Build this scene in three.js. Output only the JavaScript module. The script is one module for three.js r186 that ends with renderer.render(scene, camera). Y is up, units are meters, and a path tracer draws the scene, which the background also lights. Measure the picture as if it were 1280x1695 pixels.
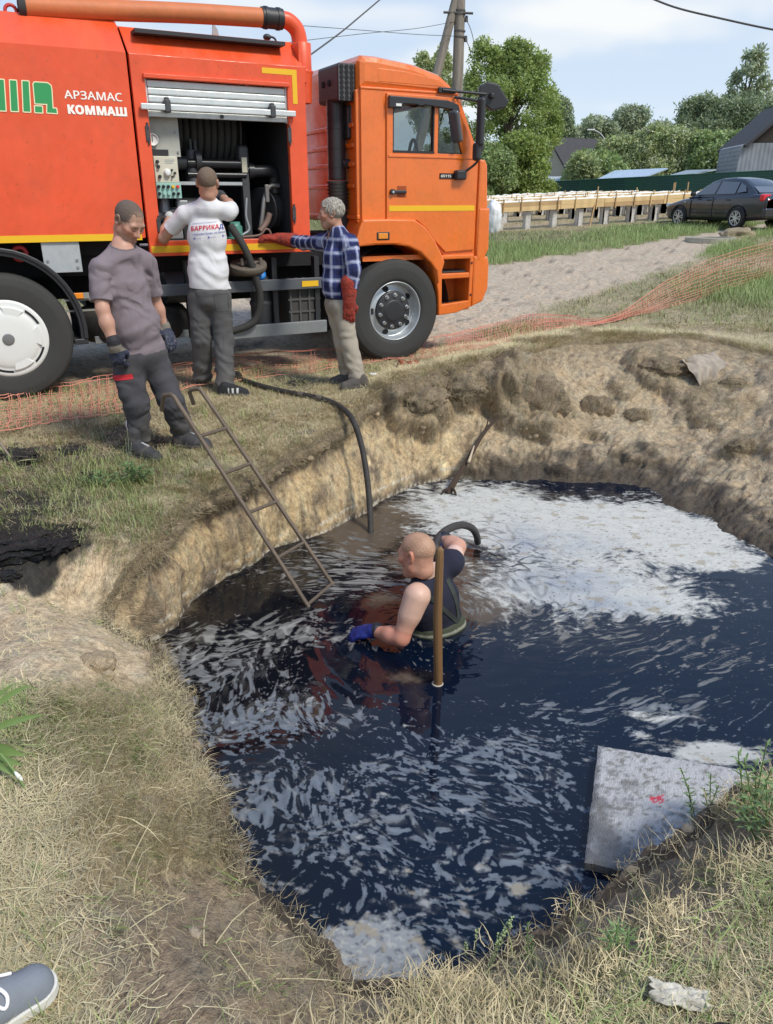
import * as THREE from 'three';
import { RoundedBoxGeometry } from 'three/addons/geometries/RoundedBoxGeometry.js';
import { mergeGeometries, mergeVertices } from 'three/addons/utils/BufferGeometryUtils.js';

// ---------------------------------------------------------------- camera, sky, sun
const F = 1282, PITCH = 22 * Math.PI / 180, EYE = 1.65;
const scene = new THREE.Scene();
const camera = new THREE.PerspectiveCamera(2 * Math.atan(847.5 / F) * 180 / Math.PI, 773 / 1024, 0.05, 2000);
camera.position.set(0, EYE, 0);
camera.rotation.x = -PITCH;
const renderer = new THREE.WebGLRenderer({ antialias: true });
renderer.setSize(773, 1024);
renderer.toneMapping = THREE.LinearToneMapping;
renderer.toneMappingExposure = 1.5;
renderer.shadowMap.enabled = true;

const SUN_DIR = new THREE.Vector3(0.62, 0.95, 0.5).normalize();
const sun = new THREE.DirectionalLight(new THREE.Color(1.0, 0.95, 0.84), 2.4);
sun.position.copy(SUN_DIR).multiplyScalar(60);
sun.castShadow = true;
sun.shadow.radius = 26;
sun.shadow.mapSize.set(4096, 4096);
Object.assign(sun.shadow.camera, { left: -30, right: 30, top: 30, bottom: -30, near: 1, far: 160 });
scene.add(sun, sun.target);

// ---------------------------------------------------------------- small maths
const { sin, cos, abs, min, max, floor, sqrt, exp, PI, hypot, atan2, pow } = Math;
const V = (x, y, z) => new THREE.Vector3(x, y, z);
const clamp = (x, a = 0, b = 1) => (x < a ? a : x > b ? b : x);
const lerp = (a, b, t) => a + (b - a) * t;
const sst = (a, b, x) => { const t = clamp((x - a) / (b - a)); return t * t * (3 - 2 * t); };
function rng(seed) { let s = seed >>> 0; return () => { s = (s + 0x6d2b79f5) | 0; let t = Math.imul(s ^ (s >>> 15), 1 | s); t = (t + Math.imul(t ^ (t >>> 7), 61 | t)) ^ t; return ((t ^ (t >>> 14)) >>> 0) / 4294967296; }; }
const PERM = new Uint8Array(512);
{ const r = rng(77), p = [...Array(256).keys()]; for (let i = 255; i > 0; i--) { const j = floor(r() * (i + 1)); [p[i], p[j]] = [p[j], p[i]]; } for (let i = 0; i < 512; i++) PERM[i] = p[i & 255]; }
const GX = Float64Array.of(1, -1, 1, -1, 1, -1, 1, -1, 0, 0, 0, 0, 1, -1, 0, 0), GY = Float64Array.of(1, 1, -1, -1, 0, 0, 0, 0, 1, -1, 1, -1, 1, 1, -1, -1), GZ = Float64Array.of(0, 0, 0, 0, 1, 1, -1, -1, 1, 1, -1, -1, 0, 0, 1, -1);
function gdot(h, a, b, c) { h = PERM[h] & 15; return GX[h] * a + GY[h] * b + GZ[h] * c; }
function pn(x, y, z) {
  const xi = floor(x), yi = floor(y), zi = floor(z); x -= xi; y -= yi; z -= zi;
  const X = xi & 255, Y = yi & 255, Z = zi & 255;
  const u = x * x * x * (x * (x * 6 - 15) + 10), v = y * y * y * (y * (y * 6 - 15) + 10), w = z * z * z * (z * (z * 6 - 15) + 10);
  const A = PERM[X] + Y, B = PERM[X + 1] + Y, AA = PERM[A] + Z, AB = PERM[A + 1] + Z, BA = PERM[B] + Z, BB = PERM[B + 1] + Z;
  let p = gdot(AA, x, y, z), q = gdot(AB, x, y - 1, z), r = gdot(AA + 1, x, y, z - 1), s = gdot(AB + 1, x, y - 1, z - 1);
  p += (gdot(BA, x - 1, y, z) - p) * u; q += (gdot(BB, x - 1, y - 1, z) - q) * u; r += (gdot(BA + 1, x - 1, y, z - 1) - r) * u; s += (gdot(BB + 1, x - 1, y - 1, z - 1) - s) * u;
  p += (q - p) * v; r += (s - r) * v; return p + (r - p) * w;
}
function fbm(x, y, z, o = 4) { let s = 0, a = 0.5; for (let i = 0; i < o; i++) { s += a * pn(x, y, z); x = x * 2.03 + 17.1; y = y * 2.03 + 3.7; z = z * 2.03 + 9.2; a *= 0.5; } return s; }
const ridge = (x, y, z) => 1 - abs(pn(x, y, z)) * 2;
// a place from the photograph: the point of the view ray on a height, or at a distance ahead
const CP = cos(PITCH), SP = sin(PITCH);
function ray(px, py) { const x = (px - 640) / F, y = -(py - 847.5) / F; return V(x, y * CP - SP, -(CP + y * SP)); }
function onY(px, py, y = 0) { const d = ray(px, py), t = (y - EYE) / d.y; return V(d.x * t, y, d.z * t); }
function atD(px, py, D) { const d = ray(px, py), t = -D / d.z; return V(d.x * t, EYE + d.y * t, -D); }

// ---------------------------------------------------------------- sky picture (air and clouds only)
{
  const w = 1024, h = 512, data = new Float32Array(w * h * 4);
  for (let j = 0; j < h; j++) {
    const el = ((j + 0.5) / h - 0.5) * PI, sy = sin(el), cy = cos(el);
    for (let i = 0; i < w; i++) {
      const az = ((i + 0.5) / w - 0.5) * 2 * PI, x = cos(az) * cy, z = sin(az) * cy, k = (j * w + i) * 4;
      const e = max(sy, 0), t = pow(e, 0.55);
      let r = lerp(0.58, 0.125, t), g = lerp(0.655, 0.25, t), b = lerp(0.69, 0.52, t);
      const q = 1 / (e + 0.22), cx = x * q, cz = z * q;
      const wisp = fbm(cx * 0.9 + 3.1, cz * 2.1 + 0.4, 5.2, 5) + 0.5 * fbm(cx * 2.6 + 8.0, cz * 5.0, 1.7, 4);
      const puff = fbm(x * 5 + 2, e * 17 + 0.7, z * 5, 5);
      const low = 1 - sst(0.05, 0.42, e);
      const c = clamp(sst(-0.02, 0.42, wisp) * 0.7 + sst(-0.05, 0.24, puff) * low * 0.75) * (1 - 0.72 * sst(0.34, 0.62, e));
      r = lerp(r, 0.64, c); g = lerp(g, 0.655, c); b = lerp(b, 0.66, c);
      if (sy < 0) { const d = sst(0, -0.15, sy); r = lerp(r, 0.16, d); g = lerp(g, 0.14, d); b = lerp(b, 0.11, d); }
      data[k] = r; data[k + 1] = g; data[k + 2] = b; data[k + 3] = 1;
    }
  }
  const t = new THREE.DataTexture(data, w, h, THREE.RGBAFormat, THREE.FloatType);
  t.mapping = THREE.EquirectangularReflectionMapping; t.magFilter = THREE.LinearFilter; t.minFilter = THREE.LinearFilter; t.needsUpdate = true;
  scene.background = t; scene.environment = t;
}

// ---------------------------------------------------------------- builders
const taken = new Map();
function numbered(name) { const n = taken.get(name) ?? 0; taken.set(name, n + 1); return n ? `${name}_${String(n).padStart(3, '0')}` : name; }
function finish(o) { o.castShadow = true; o.receiveShadow = true; return o; }
function tag(o, label, category, group, kind) { if (label) o.userData.label = label; if (category) o.userData.category = category; if (group) o.userData.group = group; if (kind) o.userData.kind = kind; return o; }
function thing(name, label, category, pos = [0, 0, 0], turn = 0, group) { const g = new THREE.Group(); g.name = numbered(name); g.position.set(...pos); g.rotation.y = turn; scene.add(g); return tag(g, label, category, group); }
function merged(geos) {
  const list = (Array.isArray(geos) ? geos : [geos]).map((g) => {
    g = g.index ? g.toNonIndexed() : g.clone();
    for (const k of Object.keys(g.attributes)) if (!['position', 'normal', 'uv', 'color'].includes(k)) g.deleteAttribute(k);
    if (!g.attributes.normal) g.computeVertexNormals();
    if (!g.attributes.uv) g.setAttribute('uv', new THREE.BufferAttribute(new Float32Array(g.attributes.position.count * 2), 2));
    return g;
  });
  if (list.some((g) => g.attributes.color)) for (const g of list) if (!g.attributes.color) g.setAttribute('color', new THREE.BufferAttribute(new Float32Array(g.attributes.position.count * 3).fill(1), 3));
  return list.length === 1 ? list[0] : mergeGeometries(list);
}
function part(name, geos, mat, parent, label) { const m = finish(new THREE.Mesh(merged(geos), mat)); m.name = parent ? name : numbered(name); (parent ?? scene).add(m); if (label) m.userData.label = label; return m; }
const xf = (g, x = 0, y = 0, z = 0, rx = 0, ry = 0, rz = 0, s = 1) => { const m = new THREE.Matrix4().compose(V(x, y, z), new THREE.Quaternion().setFromEuler(new THREE.Euler(rx, ry, rz)), Array.isArray(s) ? V(...s) : V(s, s, s)); return g.clone().applyMatrix4(m); };
const box = (w, h, d, x = 0, y = 0, z = 0, r = 0) => xf(r ? new RoundedBoxGeometry(w, h, d, 2, min(r, w * 0.49, h * 0.49, d * 0.49)) : new THREE.BoxGeometry(w, h, d), x, y, z);
const bx = (x0, x1, y0, y1, z0, z1, r = 0) => box(x1 - x0, y1 - y0, z1 - z0, (x0 + x1) / 2, (y0 + y1) / 2, (z0 + z1) / 2, r);
const cyl = (r0, r1, h, n = 16, open = false) => new THREE.CylinderGeometry(r0, r1, h, n, 1, open);
function rod(a, b, r0, r1 = r0, n = 8) { const d = b.clone().sub(a), L = d.length(); const g = new THREE.CylinderGeometry(r1, r0, L, n, 1); g.translate(0, L / 2, 0); g.applyQuaternion(new THREE.Quaternion().setFromUnitVectors(V(0, 1, 0), d.divideScalar(L))); g.translate(a.x, a.y, a.z); return g; }
const tube = (pts, r, n = 40, k = 8, closed = false, tens = 0.5) => new THREE.TubeGeometry(new THREE.CatmullRomCurve3(pts.map((p) => (p.isVector3 ? p : V(...p))), closed, 'catmullrom', tens), n, r, k, closed);
const prism = (pts, z0, z1, bevel = 0, holes = []) => { const s = new THREE.Shape(pts.map((p) => new THREE.Vector2(...p))); for (const h of holes) s.holes.push(new THREE.Path(h.map((p) => new THREE.Vector2(...p)))); const g = new THREE.ExtrudeGeometry(s, { depth: z1 - z0 - 2 * bevel, bevelEnabled: bevel > 0, bevelThickness: bevel, bevelSize: bevel, bevelOffset: -bevel, bevelSegments: 2, curveSegments: 10 }); g.translate(0, 0, z0 + bevel); return g; };
const lathe = (pts, n = 48) => new THREE.LatheGeometry(pts.map((p) => new THREE.Vector2(...p)), n);
const C = (r, g, b) => new THREE.Color().setRGB(r, g, b);
const mat = (c, rough = 0.7, o = {}) => new THREE.MeshStandardMaterial({ color: Array.isArray(c) ? C(...c) : c, roughness: rough, ...o });
const phys = (c, rough, o = {}) => new THREE.MeshPhysicalMaterial({ color: Array.isArray(c) ? C(...c) : c, roughness: rough, ...o });
function dataTex(n, f, srgb = false, m = n) { // f(u, v) -> [r, g, b] in 0..1, wraps
  const d = new Uint8Array(n * m * 4);
  for (let j = 0; j < m; j++) for (let i = 0; i < n; i++) { const c = f((i + 0.5) / n, (j + 0.5) / m), k = (j * n + i) * 4; for (let q = 0; q < 3; q++) d[k + q] = clamp(c[q]) * 255; d[k + 3] = c[3] === undefined ? 255 : clamp(c[3]) * 255; }
  const t = new THREE.DataTexture(d, n, m); t.wrapS = t.wrapT = THREE.RepeatWrapping; t.magFilter = THREE.LinearFilter; t.minFilter = THREE.LinearMipmapLinearFilter; t.generateMipmaps = true; if (srgb) t.colorSpace = THREE.SRGBColorSpace; t.needsUpdate = true; return t;
}
// noise that wraps over the unit square
function wrapN(u, v, f, seed = 0) { const a = u * 2 * PI, b = v * 2 * PI, r = f / (2 * PI); return 0.72 * (pn(cos(a) * r + seed, sin(a) * r + 5.1, cos(b) * r + 2.2) + pn(sin(b) * r + 9.7 + seed, cos(a) * r + 1.3, sin(a) * r + 7.7 + cos(b) * r)); }
const rep = (t, x, y = x) => { const c = t.clone(); c.repeat.set(x, y); c.needsUpdate = true; return c; };
// ---------------------------------------------------------------- the pit and the ground round it: one sheet
const WL = -0.78, PC = { x: 0.75, d: 3.9 };
const rimList = [];
{
  const w = (px, py) => { const p = onY(px, py, WL); return [p.x, -p.z]; };
  const r = (px, py, y) => { const p = onY(px, py, y); return [p.x, -p.z, y]; };
  const both = [
    [w(222, 1080), [-1.62, 3.82, -0.5]], [w(262, 1045), r(232, 915, -0.2)], [w(300, 1010), r(268, 880, -0.16)], [w(335, 985), r(340, 815, -0.15)], [w(400, 945), r(400, 795, -0.13)], [w(450, 912), r(450, 766, -0.12)],
    [w(520, 892), r(510, 736, -0.1)], [w(560, 875), r(570, 700, -0.07)], [w(600, 857), r(612, 668, -0.03)], [w(650, 825), r(655, 645, 0.03)], [w(700, 803), r(715, 628, 0.06)],
    [w(745, 796), r(785, 612, 0.08)], [w(850, 803), r(860, 590, 0.12)], [w(950, 806), r(950, 570, 0.16)], [w(1050, 814), r(1060, 562, 0.18)], [w(1130, 850), r(1160, 562, 0.16)],
    [w(1200, 892), r(1280, 585, 0.1)], [w(1280, 942), r(1420, 660, 0.04)], [[3.15, 4.3], [4.2, 4.6, 0]], [[3.0, 3.4], [3.7, 3.1, -0.05]], [[2.5, 2.75], [2.75, 2.35, -0.2]]];
  for (const [W, R] of both) rimList.push([W, R]);
  for (const [px, py, y] of [[1290, 1285, -0.36], [1200, 1345, -0.42], [1140, 1392, -0.45], [1060, 1442, -0.47], [980, 1502, -0.45], [880, 1576, -0.4], [700, 1640, -0.4], [600, 1668, -0.4], [540, 1608, -0.42], [480, 1548, -0.4], [420, 1492, -0.38], [388, 1430, -0.32], [330, 1320, -0.28], [285, 1250, -0.28], [280, 1170, -0.31], [268, 1095, -0.37]]) {
    const R = r(px, py, y), dx = PC.x - R[0], dd = PC.d - R[1], L = hypot(dx, dd); rimList.push([[R[0] + dx / L * 0.12, R[1] + dd / L * 0.12], R]);
  }
}
const NA = 1320, RW = new Float32Array(NA), RR = new Float32Array(NA), RY = new Float32Array(NA);
{ // radii by angle, periodic and smoothed
  const table = (k, val) => rimList.map((e) => { const p = e[k]; let a = atan2(p[1] - PC.d, p[0] - PC.x); if (a < 0) a += 2 * PI; return [a, val(p)]; }).sort((p, q) => p[0] - q[0]);
  const fill = (out, T) => { for (let i = 0; i < NA; i++) { const a = (i + 0.5) / NA * 2 * PI; let j = T.findIndex((t) => t[0] > a); if (j < 0) j = T.length; const A = T[(j - 1 + T.length) % T.length], B = T[j % T.length]; let a0 = A[0], a1 = B[0]; if (j === 0) a0 -= 2 * PI; if (j === T.length) a1 += 2 * PI; const t = (a - a0) / (a1 - a0 || 1); out[i] = lerp(A[1], B[1], t * 0.5 + 0.5 * t * t * (3 - 2 * t)); }
    const c = out.slice(), n = 9; for (let i = 0; i < NA; i++) { let s = 0; for (let k = -n; k <= n; k++) s += c[(i + k + NA) % NA]; out[i] = s / (2 * n + 1); } };
  const rad = (p) => hypot(p[0] - PC.x, p[1] - PC.d);
  fill(RW, table(0, rad)); fill(RR, table(1, rad)); fill(RY, table(1, (p) => p[2]));
  for (let i = 0; i < NA; i++) { const a = (i + 0.5) / NA * 2 * PI, near = sst(3.4, 2.4, PC.d + sin(a) * RR[i]);
    const n = 0.07 * fbm(cos(a) * 5, sin(a) * 5, 3.3, 4) * (1 - 0.3 * near) + 0.03 * pn(cos(a) * 22, sin(a) * 22, 1.1); RR[i] += n; RW[i] += 0.5 * n + 0.05 * fbm(cos(a) * 9, sin(a) * 9, 8.3, 3);
    RY[i] += 0.05 * pn(cos(a) * 6, sin(a) * 6, 7.7); if (RW[i] > RR[i] - 0.03) RW[i] = RR[i] - 0.03; }
}
const tbl = (T, a) => { let f = a / (2 * PI) * NA - 0.5; f = (f % NA + NA) % NA; const i = floor(f), t = f - i; return lerp(T[i % NA], T[(i + 1) % NA], t); };
// the lie of the land away from the pit (x across, d ahead)
const gs = (x, d, cx, cd, s) => exp(-((x - cx) ** 2 + (d - cd) ** 2) / (s * s));
function land(x, d) {
  let y = 0.036 * max(0, sqrt((d - 9.2) ** 2 + 1) - 1) * (d > 9.2 ? 1 : 0) + 0.02 * clamp(x - 4.5, 0, 30) * sst(14, 24, d) * sst(95, 60, d) * 1.4;
  if (d > 60) y -= 0.03 * (d - 60) * 0.9;
  y += -0.3 * gs(x, d, -2.1, 3.35, 0.75) - 0.1 * gs(x, d, -0.8, 4.9, 1.3) - 0.06 * gs(x, d, -2.4, 4.6, 0.9) + 0.16 * gs(x, d, 2.6, 8.4, 1.2) + 0.1 * gs(x, d, 1.2, 8.3, 0.7) + 0.1 * gs(x, d, 4.2, 8.0, 1.2);
  y += -0.05 * gs(x, d, 0.4, 1.0, 0.8) + 0.03 * gs(x, d, -1.0, 1.2, 0.8);
  return y;
}
const ROAD_N = (x, d) => min((d - 10.6 - 1.43 * (x - 1.3)) / 1.745, (d - 9.1 - 0.527 * (x - 0.1)) * 0.886), ROAD_F = (x, d) => (18.4 + 0.94 * (x - 2.3) - d) / 1.372;
const roadMask = (x, d) => { const w = 0.25 * pn(x * 1.3, d * 1.3, 0.4); return sst(-0.35, 0.25, ROAD_N(x, d) + w) * sst(-0.3, 0.3, ROAD_F(x, d) + w); };
const CLUMPS = [ // turned-over sods on the banks: place, reach, bulge
  [onY(690, 655, -0.05), 0.36, 0.17], [onY(775, 625, 0.02), 0.3, 0.14], [onY(720, 690, -0.3), 0.16, 0.08], [onY(885, 655, -0.18), 0.46, 0.27], [onY(860, 620, -0.02), 0.3, 0.12], [onY(985, 665, -0.2), 0.3, 0.13], [onY(1100, 600, 0.02), 0.34, 0.14], [onY(1040, 625, -0.08), 0.2, 0.08],
  [onY(1180, 640, -0.1), 0.4, 0.12], [onY(1230, 720, -0.35), 0.3, 0.07], [onY(1000, 545, 0.2), 0.5, 0.1], [onY(910, 560, 0.16), 0.4, 0.1], [onY(1060, 720, -0.45), 0.3, 0.08], [onY(960, 745, -0.55), 0.3, 0.07], [onY(820, 730, -0.5), 0.26, 0.06], [onY(1150, 800, -0.6), 0.3, 0.06],
  [onY(330, 800, -0.14), 0.2, 0.05], [onY(160, 1105, -0.42), 0.12, 0.06]];
const NWALL = 58, OUT = [0.0];
{ let s = 0; while (s < 520) { const st = s < 1.6 ? 0.012 + 0.016 * s : 0.0376 + 0.062 * (s - 1.6); s += st; OUT.push(s); } }
const NRING = 3 + NWALL + OUT.length - 1;
function surf(a, kind, t) { // kind 0 under water, 1 the bank (t from waterline to rim), 2 outside (t metres from the rim)
  const rw = tbl(RW, a), rr = tbl(RR, a), ry = tbl(RY, a), ca = cos(a), sa = sin(a);
  if (kind === 0) { const r = lerp(rw * 0.75, rw + 0.002, t); return [PC.x + ca * r, lerp(-1.3, WL - 0.05, t), PC.d + sa * r]; }
  const steep = (rr - rw) < 0.45 ? 1 : 1 - sst(0.45, 1.1, rr - rw);
  if (kind === 1) {
    let r = lerp(rw, rr, t), y = lerp(WL - 0.05, ry, t);
    const lip = steep * (0.075 * exp(-((t - 0.93) ** 2) / 0.006) - 0.05 * exp(-((t - 0.72) ** 2) / 0.02)); r -= lip;
    if (steep < 1) { const q = sin(t * PI); y += (1 - steep) * (-0.10 * q * (1 - t) + 0.05 * sin(t * 9 + 2 * pn(ca * 4, sa * 4, 2)) * q); }
    return [PC.x + ca * r, y, PC.d + sa * r];
  }
  const r = rr + t, x = PC.x + ca * r, d = PC.d + sa * r, wid = 0.55 + 0.6 * (1 - steep), k = sst(0, wid, t);
  return [x, lerp(ry + 0.02 * sst(0, 0.05, t), land(x, d), k), d];
}
function relief(x, y, d, rm, bank) { const far = 1 / (1 + max(0, d - 9) * 0.06); // small height of the sod and soil
  const b = 0.03 * fbm(x * 1.7, y * 1.7, d * 1.7, 3) + 0.016 * fbm(x * 7, y * 7 + 4, d * 7, 3);
  return (b * lerp(1, 0.7, rm) + (rm > 0.2 ? 0.03 * rm * pn(x * 0.8 + d * 0.5, 3, (d - x * 1.3) * 2.2) : 0)) * (0.4 + 0.6 * far); }
function outsideY(x, d) { let a = atan2(d - PC.d, x - PC.x); if (a < 0) a += 2 * PI; const s = hypot(x - PC.x, d - PC.d) - tbl(RR, a); if (s < 0) return null; const p = surf(a, 2, s); return p[1] + relief(x, p[1], d, roadMask(x, d)) * sst(0, 0.2, s) + bulgeY(x, p[1], d); }
function bulgeY(x, y, d) { let s = 0; for (const [c, R, am] of CLUMPS) { const q = (x - c.x) ** 2 + (y - c.y) ** 2 + (d + c.z) ** 2; if (q < R * R * 6) s += am * 0.45 * exp(-q / (R * R)); } return s; }
const groundY = (x, d) => outsideY(x, d) ?? WL;
// ---- what lies where: mud heaps, sand, grass
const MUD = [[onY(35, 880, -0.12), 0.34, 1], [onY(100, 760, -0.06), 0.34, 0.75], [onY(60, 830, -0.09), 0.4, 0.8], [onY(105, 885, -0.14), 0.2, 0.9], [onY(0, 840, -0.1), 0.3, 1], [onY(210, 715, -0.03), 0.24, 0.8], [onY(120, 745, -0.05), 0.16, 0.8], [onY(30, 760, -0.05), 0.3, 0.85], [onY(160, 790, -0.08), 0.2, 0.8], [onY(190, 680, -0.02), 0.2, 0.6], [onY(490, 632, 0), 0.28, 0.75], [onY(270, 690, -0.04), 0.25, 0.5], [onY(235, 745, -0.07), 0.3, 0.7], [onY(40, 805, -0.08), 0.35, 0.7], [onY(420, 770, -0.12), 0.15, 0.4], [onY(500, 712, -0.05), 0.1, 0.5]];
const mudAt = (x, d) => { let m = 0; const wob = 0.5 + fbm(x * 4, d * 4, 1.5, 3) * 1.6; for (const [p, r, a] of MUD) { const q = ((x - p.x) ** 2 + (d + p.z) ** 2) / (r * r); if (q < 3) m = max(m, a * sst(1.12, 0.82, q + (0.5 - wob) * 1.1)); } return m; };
const GREEN = [[onY(160, 800, -0.1), 0.55, 1], [onY(90, 930, -0.2), 0.5, 0.8], [onY(200, 870, -0.15), 0.35, 0.8], [onY(20, 965, -0.25), 0.4, 0.7], [onY(100, 1260, -0.25), 0.34, 0.9], [onY(250, 1190, -0.28), 0.2, 0.5], [onY(1240, 1450, -0.2), 0.45, 1], [onY(1010, 1640, -0.15), 0.25, 0.6], [onY(700, 1690, -0.2), 0.2, 0.4], [onY(330, 1680, -0.05), 0.25, 0.6], [onY(330, 1500, -0.2), 0.2, 0.45], [onY(1230, 500, 0.1), 1.4, 1], [onY(1100, 470, 0.1), 0.9, 0.5], [onY(430, 720, -0.05), 0.4, 0.4], [onY(860, 545, 0.1), 0.6, 0.4], [onY(60, 650, 0), 0.3, 0.5]];
const greenAt = (x, d) => { let m = 0; for (const [p, r, a] of GREEN) { const q = ((x - p.x) ** 2 + (d + p.z) ** 2) / (r * r); if (q < 4) m = max(m, a * exp(-q)); } return m; };
const SAND = [[onY(60, 1075, -0.42), 0.75, 1], [onY(165, 1070, -0.45), 0.42, 1], [onY(-60, 1100, -0.4), 0.7, 1], [onY(30, 1165, -0.38), 0.5, 1], [onY(140, 1140, -0.4), 0.34, 1], [onY(130, 990, -0.35), 0.22, 0.7]];
const sandAt = (x, d) => { let m = 0; for (const [p, r, a] of SAND) { const q = ((x - p.x) ** 2 + (d + p.z) ** 2) / (r * r); if (q < 3) m = max(m, a * sst(1.7, 0.55, q + fbm(x * 5, d * 5, 4, 3) * 0.5)); } return m; };
const BARE = [[onY(330, 1580, -0.12), 0.32, 1], [onY(480, 1640, -0.25), 0.3, 1], [onY(1000, 1530, -0.36), 0.36, 1], [onY(1130, 1440, -0.36), 0.25, 1], [onY(870, 1600, -0.3), 0.16, 0.9], [onY(1165, 1395, -0.4), 0.16, 1], [onY(1080, 1470, -0.4), 0.2, 1], [onY(400, 1500, -0.3), 0.2, 1], [onY(560, 1660, -0.35), 0.2, 1], [onY(210, 1330, -0.2), 0.14, 0.4], [onY(160, 1600, -0.06), 0.16, 0.5], [onY(1040, 530, 0.2), 0.9, 0.8], [onY(1200, 545, 0.15), 1.0, 0.8], [onY(1280, 640, 0), 1.2, 1], [onY(900, 560, 0.15), 0.5, 0.5]];
const bareAt = (x, d) => { let m = 0; for (const [p, r, a] of BARE) { const q = ((x - p.x) ** 2 + (d + p.z) ** 2) / (r * r); if (q < 3) m = max(m, a * sst(1.6, 0.4, q + fbm(x * 5 + 3, d * 5, 7, 3) * 1.2)); } return m; };
const mixc = (a, b, t) => { t = clamp(t); a[0] += (b[0] - a[0]) * t; a[1] += (b[1] - a[1]) * t; a[2] += (b[2] - a[2]) * t; };
const groundGeo = {}, roadGeo = {};
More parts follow.
